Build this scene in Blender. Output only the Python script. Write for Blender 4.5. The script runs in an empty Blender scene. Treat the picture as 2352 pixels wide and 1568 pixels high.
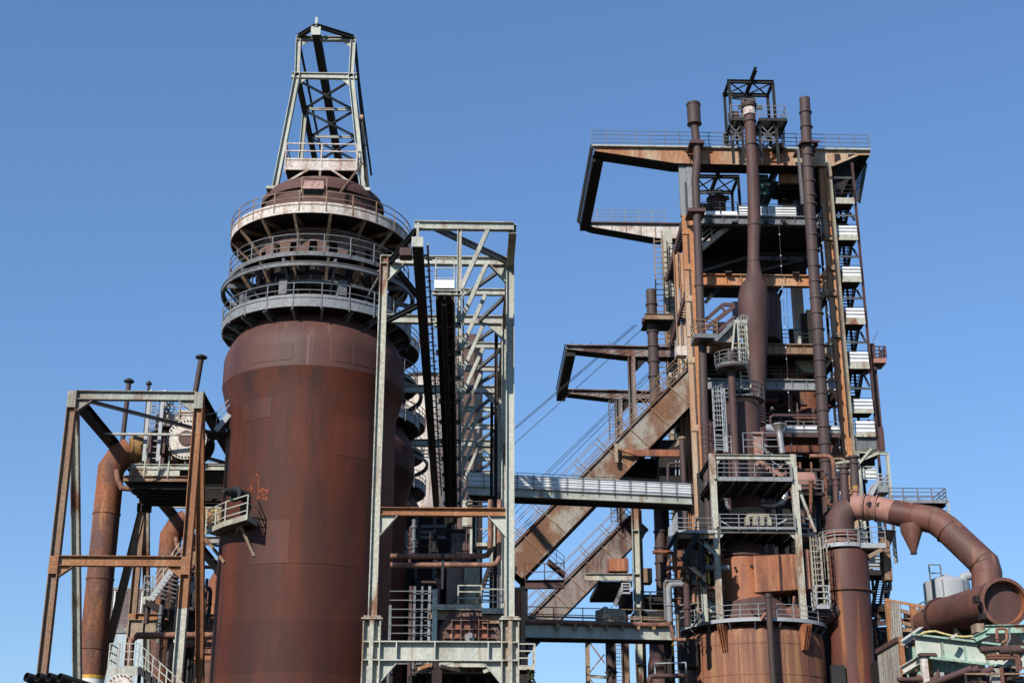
import bpy, bmesh, math, random
from math import sin, cos, tan, pi, radians as R
from mathutils import Vector as V, Matrix
random.seed(7)
SC = bpy.context.scene
COL = SC.collection
Z = V((0, 0, 1)); X = V((1, 0, 0)); Y = V((0, 1, 0))

# ---------------------------------------------------------------- camera model (2352 x 1568 measuring grid)
CAM = V((0, 0, 1.7)); PITCH = R(20); YAW = R(1.9); FL = 3266.7
fw = V((sin(YAW)*cos(PITCH), cos(YAW)*cos(PITCH), sin(PITCH)))
rt = V((cos(YAW), -sin(YAW), 0)); up = rt.cross(fw)

def ray(u, v): return fw*FL + rt*(u-1176) + up*(784-v)
def Q(u, v, y):
    d = ray(u, v); return CAM + d*(y/d.y)
def QX(u, v, x):
    d = ray(u, v); return CAM + d*(x/d.x)
def QZ(u, v, z):
    d = ray(u, v); return CAM + d*((z-CAM.z)/d.z)
def pv(p):
    d = p-CAM; w = d.dot(fw); return (1176+FL*d.dot(rt)/w, 784-FL*d.dot(up)/w)
def depth_at(p, v):
    """depth at which the line through p along the plant's long axis reaches picture row v"""
    lo, hi = p.y, p.y+200
    for _ in range(50):
        m = (lo+hi)/2
        if pv(V((p.x, m, p.z)))[1] < v: lo = m
        else: hi = m
    return lo

class Crop:
    def __init__(s, u0, v0, k): s.u0, s.v0, s.k = u0/1.0884, v0/1.0884, k/1.0884
    def uv(s, px, py): return (s.u0+px*s.k, s.v0+py*s.k)
    def __call__(s, px, py, y): return Q(*s.uv(px, py), y)
KA = Crop(500, 0, .27234); KB = Crop(500, 400, .27234); KC = Crop(60, 880, .27234); KD = Crop(60, 1280, .27234)
KE = Crop(880, 500, .20408); KF = Crop(880, 800, .20408); KG = Crop(880, 1100, .20408); KH = Crop(880, 1387, .20408)
R1 = Crop(1380, 150, .27234); R2 = Crop(1680, 180, .2381); R3 = Crop(1640, 500, .2551); R4 = Crop(1640, 780, .2551)
R5 = Crop(1640, 1080, .2551); R6 = Crop(1640, 1307, .2551); R7 = Crop(2060, 1200, .21259); R8 = Crop(2060, 1374, .21259)
M1 = Crop(1280, 850, .20408); M2 = Crop(1280, 1120, .20408); M3 = Crop(1280, 1387, .20408); M4 = Crop(1380, 680, .20408)
T1 = Crop(2040, 340, .28061); T2 = Crop(2040, 760, .28061)
X2 = Crop(360, 960, .14031); X3 = Crop(340, 1360, .22133); X4 = Crop(1020, 1480, .14477); X5 = Crop(2280, 1480, .14478)

# ---------------------------------------------------------------- mesh collector
def frame(d, upv):
    d = d.normalized(); s = d.cross(upv)
    if s.length < 1e-4: s = d.cross(X if abs(d.x) < .9 else Y)
    s.normalize(); return d, s, s.cross(d)

class MB:
    def __init__(s): s.v = []; s.f = []; s.sm = []
    def add(s, vs, fs, smooth=False):
        n = len(s.v); s.v += [tuple(p) for p in vs]
        for f in fs: s.f.append([n+i for i in f]); s.sm.append(smooth)
        return s
    def box(s, x0, x1, y0, y1, z0, z1):
        vs = [(x, y, z) for x in (x0, x1) for y in (y0, y1) for z in (z0, z1)]
        return s.add(vs, [(0, 1, 3, 2), (4, 6, 7, 5), (0, 4, 5, 1), (2, 3, 7, 6), (0, 2, 6, 4), (1, 5, 7, 3)])
    def prof(s, p, q, pts, upv=Z):
        """extrude a closed 2-D outline (side, up) from p to q"""
        p, q = V(p), V(q)
        d, sd, u = frame(q-p, V(upv)); n = len(pts)
        vs = [o+sd*a+u*b for o in (p, q) for a, b in pts]
        fs = [(i, (i+1) % n, n+(i+1) % n, n+i) for i in range(n)]
        return s.add(vs, fs+[tuple(range(n))[::-1], tuple(range(n, 2*n))])
    def bar(s, p, q, w=.1, h=.1, upv=Z):
        a, b = w/2, h/2
        return s.prof(p, q, [(-a, -b), (a, -b), (a, b), (-a, b)], upv)
    def ib(s, p, q, b=.3, h=.4, upv=Z, t=.04):
        b /= 2; h /= 2; k = h-t; w = max(t*.5, .015)
        return s.prof(p, q, [(-b, -h), (b, -h), (b, -k), (w, -k), (w, k), (b, k), (b, h), (-b, h), (-b, k), (-w, k), (-w, -k), (-b, -k)], upv)
    def tube(s, pts, r, n=12, cap=True, smooth=True):
        pts = [V(p) for p in pts]; m = len(pts); rs = r if isinstance(r, (list, tuple)) else [r]*m
        dirs = [(pts[i+1]-pts[i]).normalized() for i in range(m-1)]
        vs = []; fs = []; ref = None
        for i in range(m):
            d0 = dirs[max(i-1, 0)]; d1 = dirs[min(i, m-2)]
            t = (d0+d1)
            t = t.normalized() if t.length > 1e-5 else d1
            if ref is None: _, a, b = frame(d1, Z if abs(d1.z) < .95 else Y)
            else:
                a = ref-t*ref.dot(t); a.normalize(); b = a.cross(t)
            ref = a
            k = 1/max(.35, t.dot(d1))
            bend = d1-d0*d1.dot(d0)
            bend = bend.normalized() if bend.length > 1e-4 else None
            for j in range(n):
                w = 2*pi*j/n; o = a*cos(w)+b*sin(w)
                if bend is not None:
                    bb = bend-t*bend.dot(t)
                    if bb.length > 1e-5: bb.normalize(); o = o+bb*(o.dot(bb)*(k-1))
                vs.append(pts[i]+o*rs[i])
        for i in range(m-1):
            for j in range(n):
                fs.append((i*n+j, i*n+(j+1) % n, (i+1)*n+(j+1) % n, (i+1)*n+j))
        s.add(vs, fs, smooth)
        if cap: s.add(vs[:n], [tuple(range(n))[::-1]]); s.add(vs[-n:], [tuple(range(n))])
        return s
    def lathe(s, c, prof, n=48, a0=0, a1=2*pi, smooth=True, loop=False):
        c = V(c); full = abs(a1-a0-2*pi) < 1e-6; k = n if full else n+1; m = len(prof)
        vs = [(c.x+r*cos(a0+(a1-a0)*j/n), c.y+r*sin(a0+(a1-a0)*j/n), c.z+z) for r, z in prof for j in range(k)]
        fs = []
        for i in range(m if loop else m-1):
            i2 = (i+1) % m
            for j in range(n):
                j2 = (j+1) % k
                fs.append((i*k+j, i*k+j2, i2*k+j2, i2*k+j))
        s.add(vs, fs, smooth)
        if loop and not full:
            s.add([vs[i*k] for i in range(m)], [tuple(range(m))]); s.add([vs[i*k+k-1] for i in range(m)], [tuple(range(m))[::-1]])
        return s
    def ring(s, c, r0, r1, z0, z1, n=64, a0=0, a1=2*pi):
        return s.lathe((c[0], c[1], 0), [(r0, z0), (r1, z0), (r1, z1), (r0, z1)], n, a0, a1, False, True)
    def prism(s, pts, vec):
        pts = [V(p) for p in pts]; n = len(pts); vec = V(vec)
        return s.add(pts+[p+vec for p in pts], [tuple(range(n))[::-1], tuple(range(n, 2*n))]+[(i, (i+1) % n, n+(i+1) % n, n+i) for i in range(n)])
    def disc(s, c, nrm, r, th, n=32, r_in=0):
        c, nrm = V(c), V(nrm).normalized(); return s.tube([c, c+nrm*th], r, n, True, False)
    def rail(s, pts, h=1.1, mids=2, gap=1.5, r=.028, ends=True, drop=0):
        pts = [V(p) for p in pts]
        for k in range(mids+1):
            z = Z*(h*(mids+1-k)/(mids+1)) if k else Z*h
            for a, b in zip(pts, pts[1:]): s.bar(a+z, b+z, 2*r, 2*r)
        for a, b in zip(pts, pts[1:]):
            L = (b-a).length; n = max(1, round(L/gap))
            for i in range(n+1):
                if i == n and b is not pts[-1]: continue
                p = a.lerp(b, i/n); s.bar(p-Z*drop, p+Z*h, 2.4*r, 2.4*r, Y)
        return s
    def ringrail(s, c, rad, z, h=1.1, mids=2, n=26, r=.028, a0=0, a1=2*pi, drop=0, sub=3):
        full = abs(a1-a0-2*pi) < 1e-6
        P = lambda k, z: V((c[0]+rad*cos(a0+(a1-a0)*k/(n*sub)), c[1]+rad*sin(a0+(a1-a0)*k/(n*sub)), z))
        for m in range(mids+1):
            zz = z+h*(mids+1-m)/(mids+1)
            for k in range(n*sub): s.bar(P(k, zz), P(k+1, zz), 2*r, 2*r)
        for k in range(n if full else n+1): s.bar(P(k*sub, z-drop), P(k*sub, z+h), 2.6*r, 2.6*r, Y)
        return s
    def stairs(s, p, q, w, n=None, t=.05, sh=.26, solid=False):
        """flight from p (foot) to q (head) on the near stringer; w = vector across"""
        p, q, w = V(p), V(q), V(w)
        for o in (V((0, 0, 0)), w): s.bar(p+o, q+o, t, sh)
        n = n or max(4, int(abs(q.z-p.z)/.21)); d = (q-p); d.z = 0; d = d.normalized() if d.length > 1e-4 else Y
        for i in range(1, n):
            c = p.lerp(q, i/n)+w/2; s.bar(c-w/2, c+w/2, .24, .035)
        return s
    def ladder(s, p, q, side, w=.45, step=.3, r=.02, cage=0, face=None):
        p, q = V(p), V(q); side = V(side).normalized()*w/2
        for o in (-side, side): s.bar(p+o, q+o, 2.4*r, 2.4*r, Y)
        n = int((q-p).length/step)
        for i in range(n): c = p.lerp(q, (i+.5)/n); s.bar(c-side, c+side, 1.6*r, 1.6*r)
        if cage:
            face = V(face).normalized(); d = (q-p).normalized(); m = max(2, int((q-p).length/1.0)); rad = cage
            arc = lambda c: [c+side.normalized()*rad*cos(pi*j/6)*.9+face*(rad*1.7*sin(pi*j/6)) for j in range(7)]
            st = 0 if (q-p).length < 3 else 2.0/(q-p).length
            for i in range(m+1):
                a = arc(p.lerp(q, st+(1-st)*i/m))
                for k in range(6): s.bar(a[k], a[k+1], .05, .012, d)
            a = arc(p.lerp(q, st)); b = arc(q)
            for k in (1, 2, 3, 4, 5): s.bar(a[k], b[k], .03, .03, Y)
        return s
    def build(s, name, mat, parent=None, label=None, cat=None, group=None, kind=None, bevel=0):
        me = bpy.data.meshes.new(name)
        me.from_pydata(s.v, [], s.f)
        me.polygons.foreach_set('use_smooth', s.sm)
        bm = bmesh.new(); bm.from_mesh(me); bmesh.ops.recalc_face_normals(bm, faces=bm.faces); bm.to_mesh(me); bm.free()
        if any(s.sm):
            try: me.set_sharp_from_angle(angle=R(38))
            except Exception: pass
        me.materials.append(mat)
        o = bpy.data.objects.new(name, me); COL.objects.link(o)
        if parent is not None: o.parent = parent
        else:
            xs = [p[0] for p in s.v]; ys = [p[1] for p in s.v]; zs = [p[2] for p in s.v]
            b = V(((min(xs)+max(xs))/2, (min(ys)+max(ys))/2, min(zs)))
            me.transform(Matrix.Translation(-b)); o.location = b
        tag(o, label, cat, group, kind)
        return o

def tag(o, label=None, cat=None, group=None, kind=None):
    if label: o['label'] = label
    if cat: o['category'] = cat
    if group: o['group'] = group
    if kind: o['kind'] = kind
    return o
THINGS = []
def thing(name, label, cat, group=None):
    e = bpy.data.objects.new(name, None); COL.objects.link(e); e.empty_display_size = .5
    tag(e, label, cat, group); THINGS.append(e); return e
def fin(e):
    """put the Empty at the base of what it carries"""
    if e.get('_f'): return e
    e['_f'] = 1
    pts = []
    def walk(o):
        for c in o.children:
            if c.type == 'MESH':
                b = c.bound_box; pts.extend([V(k) for k in b])
            walk(c)
    walk(e)
    xs = [p.x for p in pts]; ys = [p.y for p in pts]; zs = [p.z for p in pts]
    b = V(((min(xs)+max(xs))/2, (min(ys)+max(ys))/2, min(zs)))
    e.location = b
    for c in e.children: c.matrix_parent_inverse = Matrix.Translation(-b)
    return e
def dup(e, off, label=None):
    fin(e)
    r = e.copy(); COL.objects.link(r); r.location = e.location+V(off)
    if label: r['label'] = label
    def cp(src, dst):
        for c in list(src.children):
            k = c.copy(); COL.objects.link(k); k.parent = dst; k.matrix_parent_inverse = c.matrix_parent_inverse.copy(); cp(c, k)
    cp(e, r); THINGS.append(r)
    return r

# ---------------------------------------------------------------- materials
def M(name, c1, c2, amt=.5, sc=.5, streak=.3, rough=.8, con=.12, c3=None, amt3=.35, bump=.25, fine=.35, metal=0, seam=None, spec=.3, seed=0):
    """weathered steel: c1 broken by patches of c2 and vertical runs of c3"""
    m = bpy.data.materials.new(name); m.use_nodes = True; nt = m.node_tree; N = nt.nodes; L = nt.links
    bs = N['Principled BSDF']; bs.inputs['Roughness'].default_value = rough; bs.inputs['Metallic'].default_value = metal
    bs.inputs['Specular IOR Level'].default_value = spec
    g = N.new('ShaderNodeNewGeometry')
    def noise(s, st, det=8, ro=.62, off=0):
        mp = N.new('ShaderNodeMapping'); mp.inputs['Scale'].default_value = (s, s, s*st); mp.inputs['Location'].default_value = (off+seed*7.3, seed*3.1, off*2)
        L.new(g.outputs['Position'], mp.inputs['Vector'])
        n = N.new('ShaderNodeTexNoise'); n.inputs['Scale'].default_value = 1; n.inputs['Detail'].default_value = det; n.inputs['Roughness'].default_value = ro
        L.new(mp.outputs[0], n.inputs['Vector']); return n.outputs['Fac']
    def ramp(src, a, b):
        r = N.new('ShaderNodeMapRange'); r.interpolation_type = 'SMOOTHSTEP'
        r.inputs['From Min'].default_value = a; r.inputs['From Max'].default_value = b; L.new(src, r.inputs['Value']); return r.outputs[0]
    def mix(f, a, b, mode='MIX'):
        x = N.new('ShaderNodeMix'); x.data_type = 'RGBA'; x.blend_type = mode
        if isinstance(f, float): x.inputs[0].default_value = f
        else: L.new(f, x.inputs[0])
        for i, k in ((6, a), (7, b)):
            if isinstance(k, tuple): x.inputs[i].default_value = (*k, 1)
            else: L.new(k, x.inputs[i])
        return x.outputs[2]
    t = .5+(.5-amt)*.55
    col = mix(ramp(noise(sc, streak), t-con, t+con), c1, c2)
    if c3:
        t3 = .5+(.5-amt3)*.55
        col = mix(ramp(noise(sc*3.2, streak*.22, 6, .6, 11), t3-.08, t3+.14), col, c3)
    fn = noise(7, .8, 5, .7, 3)
    f2 = ramp(fn, .3, .72)
    gr = N.new('ShaderNodeMapRange'); gr.inputs['To Min'].default_value = 1-fine; gr.inputs['To Max'].default_value = 1+fine*.55; L.new(f2, gr.inputs['Value'])
    cc = N.new('ShaderNodeCombineColor'); [L.new(gr.outputs[0], cc.inputs[i]) for i in range(3)]
    col = mix(1.0, col, cc.outputs[0], 'MULTIPLY')
    if seam:   # plate courses: each course of plates weathered a little differently, a thin dark weld line between them
        zc, amp = seam
        sx = N.new('ShaderNodeSeparateXYZ'); L.new(g.outputs['Position'], sx.inputs[0])
        dv = N.new('ShaderNodeMath'); dv.operation = 'DIVIDE'; dv.inputs[1].default_value = zc; L.new(sx.outputs['Z'], dv.inputs[0])
        fl = N.new('ShaderNodeMath'); fl.operation = 'FLOOR'; L.new(dv.outputs[0], fl.inputs[0])
        wn = N.new('ShaderNodeTexWhiteNoise'); wn.noise_dimensions = '1D'; L.new(fl.outputs[0], wn.inputs['W'])
        mr = N.new('ShaderNodeMapRange'); mr.inputs['To Min'].default_value = 1-amp; mr.inputs['To Max'].default_value = 1+amp*.6; L.new(wn.outputs['Value'], mr.inputs['Value'])
        fr = N.new('ShaderNodeMath'); fr.operation = 'FRACT'; L.new(dv.outputs[0], fr.inputs[0])
        gt = N.new('ShaderNodeMath'); gt.operation = 'LESS_THAN'; gt.inputs[1].default_value = .025; L.new(fr.outputs[0], gt.inputs[0])
        sb = N.new('ShaderNodeMath'); sb.operation = 'MULTIPLY_ADD'; sb.inputs[1].default_value = -.07; L.new(gt.outputs[0], sb.inputs[0]); L.new(mr.outputs[0], sb.inputs[2])
        c2n = N.new('ShaderNodeCombineColor'); [L.new(sb.outputs[0], c2n.inputs[i]) for i in range(3)]
        col = mix(1.0, col, c2n.outputs[0], 'MULTIPLY')
    L.new(col, bs.inputs['Base Color'])
    if bump:
        b = N.new('ShaderNodeBump'); b.inputs['Strength'].default_value = bump; b.inputs['Distance'].default_value = .02
        L.new(fn, b.inputs['Height']); L.new(b.outputs[0], bs.inputs['Normal'])
    return m

def brick(name, c1, c2, mortar, sc=1.0, w=.25, h=.075, ms=.012):
    m = bpy.data.materials.new(name); m.use_nodes = True; nt = m.node_tree; N = nt.nodes; L = nt.links
    bs = N['Principled BSDF']; bs.inputs['Roughness'].default_value = .9
    g = N.new('ShaderNodeNewGeometry'); sx = N.new('ShaderNodeSeparateXYZ'); L.new(g.outputs['Position'], sx.inputs[0])
    ad = N.new('ShaderNodeMath'); ad.operation = 'ADD'; L.new(sx.outputs['X'], ad.inputs[0]); L.new(sx.outputs['Y'], ad.inputs[1])
    cb = N.new('ShaderNodeCombineXYZ'); L.new(ad.outputs[0], cb.inputs[0]); L.new(sx.outputs['Z'], cb.inputs[1])
    b = N.new('ShaderNodeTexBrick'); L.new(cb.outputs[0], b.inputs['Vector'])
    b.inputs['Scale'].default_value = sc; b.inputs['Brick Width'].default_value = w; b.inputs['Row Height'].default_value = h; b.inputs['Mortar Size'].default_value = ms
    b.inputs['Color1'].default_value = (*c1, 1); b.inputs['Color2'].default_value = (*c2, 1); b.inputs['Mortar'].default_value = (*mortar, 1)
    n = N.new('ShaderNodeTexNoise'); n.inputs['Scale'].default_value = .8; n.inputs['Detail'].default_value = 6; L.new(g.outputs['Position'], n.inputs['Vector'])
    mr = N.new('ShaderNodeMapRange'); mr.inputs['To Min'].default_value = .55; mr.inputs['To Max'].default_value = 1.4; L.new(n.outputs['Fac'], mr.inputs['Value'])
    cc = N.new('ShaderNodeCombineColor'); [L.new(mr.outputs[0], cc.inputs[i]) for i in range(3)]
    x = N.new('ShaderNodeMix'); x.data_type = 'RGBA'; x.blend_type = 'MULTIPLY'; x.inputs[0].default_value = 1
    L.new(b.outputs['Color'], x.inputs[6]); L.new(cc.outputs[0], x.inputs[7]); L.new(x.outputs[2], bs.inputs['Base Color'])
    return m

RUSTD = (.055, .02, .013); RUSTB = (.10, .042, .026); RUSTR = (.16, .045, .02); RUSTO = (.30, .11, .035); PALE = (.46, .47, .39); TAN = (.40, .30, .18)
m_stove = M('stove_rust', (.118, .029, .013), (.06, .02, .013), .5, .3, .3, .62, .16, (.045, .02, .015), .34, seam=(2.7, .17), fine=.13, bump=.06)
m_shoulder = M('shoulder_rust', (.125, .052, .039), (.072, .032, .026), .5, .5, .1, .6, .22, (.2, .11, .09), .25, fine=.12, bump=.05)
m_dome = M('dome_rust', (.115, .058, .047), (.085, .038, .032), .5, .3, .5, .75, seam=(1.7, .1), fine=.15, bump=.08)
m_collar = M('collar_rust', (.2, .125, .105), (.13, .07, .052), .5, .5, .3, .8, .14, (.22, .15, .13), .3)
m_dark = M('shade_black_steel', (.022, .018, .017), (.036, .024, .02), .4, .6, .6, .8, fine=.4)  # near-black steel; its tone also stands in for shade beneath and inside things
m_dkgreen = M('dark_steel', (.024, .026, .026), (.04, .033, .029), .4, .5, .5, .7)
m_grey = M('grey_painted_steel', (.25, .26, .265), (.17, .16, .15), .35, .4, .3, .55, .14, (.17, .12, .09), .2)
m_grey2 = M('slate_steel', (.16, .165, .17), (.11, .105, .10), .4, .5, .4, .6, c3=(.12, .07, .05), amt3=.2)
m_pale = M('pale_green_paint', (.46, .47, .40), (.33, .32, .26), .42, .6, .3, .6, .14, (.24, .125, .07), .32, fine=.22)
m_pale2 = M('grey_green_paint_worn', (.34, .35, .30), (.24, .2, .16), .42, .5, .25, .65, .12, (.17, .09, .05), .34)
m_palerust = M('pale_paint_flaking_to_rust', (.45, .44, .36), (.22, .10, .055), .36, .5, .35, .7, .05, (.27, .17, .10), .35)
m_white_rust = M('white_paint_stained', (.62, .56, .49), (.27, .13, .085), .34, .8, .5, .7, .16, (.34, .2, .14), .34)
m_brownbeam = M('brown_rusted_paint', (.24, .14, .085), (.34, .27, .19), .42, .5, .18, .75, .14, (.15, .07, .04), .35)
m_orange = M('orange_rust', (.34, .15, .065), (.23, .10, .05), .4, .4, .2, .75, .14, (.48, .34, .2), .3)
m_tan = M('tan_column_rust', (.48, .37, .26), (.42, .19, .085), .54, .22, .35, .7, .12, (.34, .15, .07), .3)
m_tanor = M('ochre_column_rust', (.47, .20, .085), (.44, .33, .22), .3, .22, .3, .7, .14, (.28, .1, .05), .3)
m_duct = M('duct_rust', (.25, .085, .035), (.12, .06, .045), .5, .55, .55, .75, .16, (.36, .15, .055), .3, seam=(3.3, .12))
m_pipe = M('pipe_brown_rust', (.078, .05, .044), (.056, .038, .036), .5, .6, .3, .62, c3=(.1, .05, .035), amt3=.25, fine=.12, bump=.05)
m_pipe2 = M('bottle_rust', (.095, .05, .044), (.07, .037, .034), .5, .6, .4, .66, c3=(.12, .055, .038), amt3=.25, fine=.12, bump=.05)
m_piporange = M('pipe_flaking_rust', (.30, .14, .09), (.16, .075, .05), .5, 1.2, .8, .65, .12, (.42, .27, .2), .25)
m_vessel = M('vessel_rust', (.26, .105, .055), (.15, .066, .046), .5, .5, .16, .7, .14, (.33, .17, .085), .42, seam=(3.4, .08), fine=.15, bump=.08)
m_vessel2 = M('vessel_dark_rust', (.145, .046, .028), (.09, .04, .034), .5, .45, .25, .55, .15, (.32, .13, .045), .3, fine=.13, bump=.06)
m_copper = M('copper_orange_rust', (.34, .12, .055), (.15, .06, .036), .5, .45, .3, .5, .12, (.5, .24, .11), .34, fine=.15, bump=.08)
m_elbow = M('elbow_brown_rust', (.16, .068, .048), (.095, .046, .037), .5, .45, .4, .6, .16, (.22, .11, .075), .3, fine=.13, bump=.06)
m_primer = M('pink_primer', (.34, .175, .135), (.25, .12, .09), .4, .7, .5, .7, fine=.15)
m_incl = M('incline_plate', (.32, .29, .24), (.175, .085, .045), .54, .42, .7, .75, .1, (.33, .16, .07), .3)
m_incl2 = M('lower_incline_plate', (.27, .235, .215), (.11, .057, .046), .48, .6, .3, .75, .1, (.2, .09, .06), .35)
m_beamtop = M('crane_beam_rust', (.48, .40, .28), (.36, .16, .075), .55, .35, .35, .75, .12, (.3, .11, .06), .34)
m_white = M('white_cladding', (.80, .81, .80), (.70, .70, .68), .4, .5, .4, .5, fine=.1, bump=0, c3=(.5, .45, .39), amt3=.2)
m_galv = M('galvanised_steel', (.36, .375, .385), (.29, .30, .305), .4, .5, .4, .5, fine=.12, bump=.05)
m_mint = M('mint_green_paint', (.27, .39, .31), (.52, .49, .44), .58, .35, .7, .6, .2, (.2, .13, .09), .12, fine=.15)
m_mintd = M('mint_green_flaking', (.28, .42, .33), (.2, .1, .065), .35, 1.0, .7, .65, .06)
m_crane = M('dark_green_paint', (.03, .10, .075), (.05, .07, .05), .4, .8, .5, .5)
m_ochre = M('ochre_rust', (.36, .2, .065), (.2, .12, .05), .4, .8, 1, .65)
m_pinkw = M('worn_white_rust', (.62, .55, .5), (.36, .24, .2), .4, 1.2, .8, .65)
m_sheet = M('weathered_sheet', (.36, .34, .29), (.2, .17, .14), .45, .7, .12, .7, .15, (.13, .08, .06), .3)
m_yellow = M('yellow_paint', (.62, .38, .06), (.4, .2, .06), .3, 1, .5, .6)
m_hose = M('yellow_hose', (.62, .5, .22), (.5, .38, .18), .3, 2, 1, .5)
m_chrome = M('foil_lagging', (.42, .40, .38), (.42, .34, .3), .4, 2.2, .6, .32, metal=.6, fine=.2, bump=.5)
m_lamp = M('lamp_housing', (.42, .27, .22), (.22, .13, .1), .45, 2, .6, .6)
m_glass = M('lamp_glass', (.03, .035, .04), (.05, .05, .05), .3, 2, 1, .15, fine=.05, bump=0, spec=.6)
m_rope = M('steel_rope', (.05, .05, .06), (.07, .06, .06), .4, 2, 1, .6)
m_bulb = M('bulb_white', (.85, .86, .85), (.8, .8, .8), .3, 2, 1, .3, fine=.05, bump=0)
m_graf = M('orange_spray_paint', (.38, .08, .03), (.16, .04, .02), .35, 5, 1, .7)
m_brick = brick('dark_brick', (.17, .125, .115), (.24, .18, .165), (.055, .045, .045), 1, .5, .17, .03)
m_brick2 = brick('chimney_brick', (.16, .09, .07), (.085, .055, .045), (.07, .05, .045), 1, .5, .16, .02)
m_brick3 = brick('pink_brick', (.36, .23, .18), (.30, .19, .15), (.22, .16, .13), 1, .5, .16, .02)
m_clad = M('pale_blue_cladding', (.42, .5, .53), (.36, .43, .46), .4, .5, .1, .5, fine=.08, bump=0)
m_conc = M('concrete', (.28, .27, .25), (.2, .19, .18), .45, .6, .5, .9)
m_stone = M('weathered_box', (.36, .34, .26), (.25, .2, .14), .4, .8, .5, .85, .15, (.3, .16, .11), .2)
m_ground = M('gravel_ground', (.06, .055, .045), (.04, .045, .025), .5, .25, 1, .95, fine=.4)
# ================================================================ LEFT: hot blast stoves
YS = 80.0; SP = 19.0
S0 = Q(716, 1000, YS); SX = S0.x
def zs(v): return Q(716, v, YS).z
def zf(v, r): return Q(728, v, YS-r).z
C0 = (SX, YS, 0)
RB, RF = 4.85, 5.30
SHELL = [(RB, 0), (RB, zs(968)), (RF, zs(905))]
SHOULDER = [(RF, zs(905)), (RF, zs(850)), (5.24, zs(838)), (5.05, zs(820)), (4.79, zs(803)), (4.52, zs(786)), (4.24, zs(770)), (3.95, zs(752)), (3.7, zs(738)), (3.5, zs(725))]
z4 = zf(700, 5.6); z3 = zf(612, 5.75); z2 = zf(584, 5.35); z1 = zf(486, 5.42)
zd = zs(478)
def bracket(mb, c, a, r1, z, r0, dz, w=.14):
    p = V((c[0]+r1*cos(a), c[1]+r1*sin(a), z)); i = V((c[0]+r0*cos(a), c[1]+r0*sin(a), z)); d = V((c[0]+r0*cos(a), c[1]+r0*sin(a), z-dz))
    mb.bar(i, p, w, .22); mb.bar(d, p, w, .16)
def stove(c, full=True):
    e = thing('blast_stove', 'rust brown blast stove tower with bulging shoulder and stacked ring galleries' if full else 'further rust brown stove mostly hidden behind the foremost stove', 'blast stove')
    sh = MB().lathe(c, SHELL, 96).build('shell', m_stove, e); MB().lathe(c, SHOULDER, 96).build('shoulder', m_shoulder, e)
    if full:
        # stiffening plates and manhole seams on the shoulder
        for a0 in (-2.2, -1.25): MB().ring(c, RF-.02, RF+.02, zs(893), zs(856), 20, a0, a0+.5).build('patch_plate', m_shoulder, sh)
        sk = MB()
        sk.ring(c, RB-.03, RB+.02, zs(1330)-.02, zs(1330)+.02, 96, -2.2, -.9)
        sk.build('weld_band', m_stove, sh)
        for z, a0 in ((zs(1330), -2.1), (zs(1090), -1.2), (zs(1010), -2.4)): MB().ring(c, RB-.02, RB+.012, z, z+2.3, 16, a0, a0+.45).build('patch_plate', m_stove, sh)
    MB().lathe(c, [(3.5, zs(725)), (3.5, z3), (3.75, z3), (3.75, z2+1.9), (3.6, z2+2.3), (3.6, zd)], 64).build('neck', m_dome, e)
    # notched skirt over the neck
    zt = z2+2.05; zb = z2-.5; zn = z2+1.4; ro = 4.05; nn = 22; vs = []; col = MB()
    for k in range(nn):
        a = 2*pi*k/nn; st = 2*pi/nn
        P = lambda f, z: (c[0]+ro*cos(a+f*st), c[1]+ro*sin(a+f*st), z)
        col.add([P(0, zb), P(.16, zb), P(.32, zn), P(.68, zn), P(.84, zb), P(1, zb), P(1, zt), P(.5, zt), P(0, zt)],
                [(0, 1, 2, 8), (2, 3, 7, 8), (3, 4, 5, 6), (3, 6, 7)])
    col.ring(c, 3.6, ro+.12, zt, zt+.14, 64); col.build('skirt', m_collar, e)
    if full: MB().lathe(c, [(3.77, z2-.6), (3.77, z2+1.3)], 64).build('shade_drum', m_dark, e)  # dark drum added behind the notches so they read as shaded holes
    # dome
    dz = zs(430)-zd
    MB().lathe(c, [(3.75, zd-.35), (3.75, zd)]+[(3.75*cos(t*pi/20)**1.15*(1-.04*t*(10-t)/25), zd+dz*sin(t*pi/20)**1.05) for t in range(1, 10)]+[(.05, zd+dz)], 64).build('dome', m_dome, e)
    # ring galleries
    def gallery(z, ro, ri, fascia, mat, nb, dzb, up_f=True, railr=.022, h=1.15, drop=0, np=22, rr=None):
        g = MB().ring(c, ri, ro, z, z+.07, 72); p = g.build('ring_gallery', m_dark, e)  # deck coloured near-black to paint the shade under the gallery
        f = MB().ring(c, ro-.05, ro+.02, z-.06, z+fascia, 72); f.build('kick_plate', mat, p)
        MB().ringrail(c, (rr or ro)+.03, z+.05, h, 2, np, railr, drop=drop).build('railing', m_grey2 if mat is not m_white_rust else m_brownbeam, p)
        if full:
            for k in range(nb):
                a = 2*pi*(k+.5)/nb
                if -pi*1.05 < math.atan2(sin(a), cos(a)) < pi*.12 or sin(a) < .25:
                    b = MB(); bracket(b, c, a, ro-.1, z-.1, ri+.02, dzb); b.build('bracket', m_grey2 if mat is m_grey else m_brownbeam, p)
        return p
    gallery(z1, 5.42, 3.6, .62, m_white_rust, 16, 1.7, h=1.25)
    gallery(z2, 5.35, 4.2, .2, m_grey2, 16, 1.2, h=1.2)
    gallery(z4, 5.55, 3.6, .66, m_grey, 20, .9, h=1.3, drop=.25)
    h = MB().ring(c, 5.66, 5.76, z3+.08, z3+.3, 80); h.ring(c, 5.52, 5.8, z3+.3, z3+.34, 80); hp = h.build('hoist_rail_ring', m_grey2, e)
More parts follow.
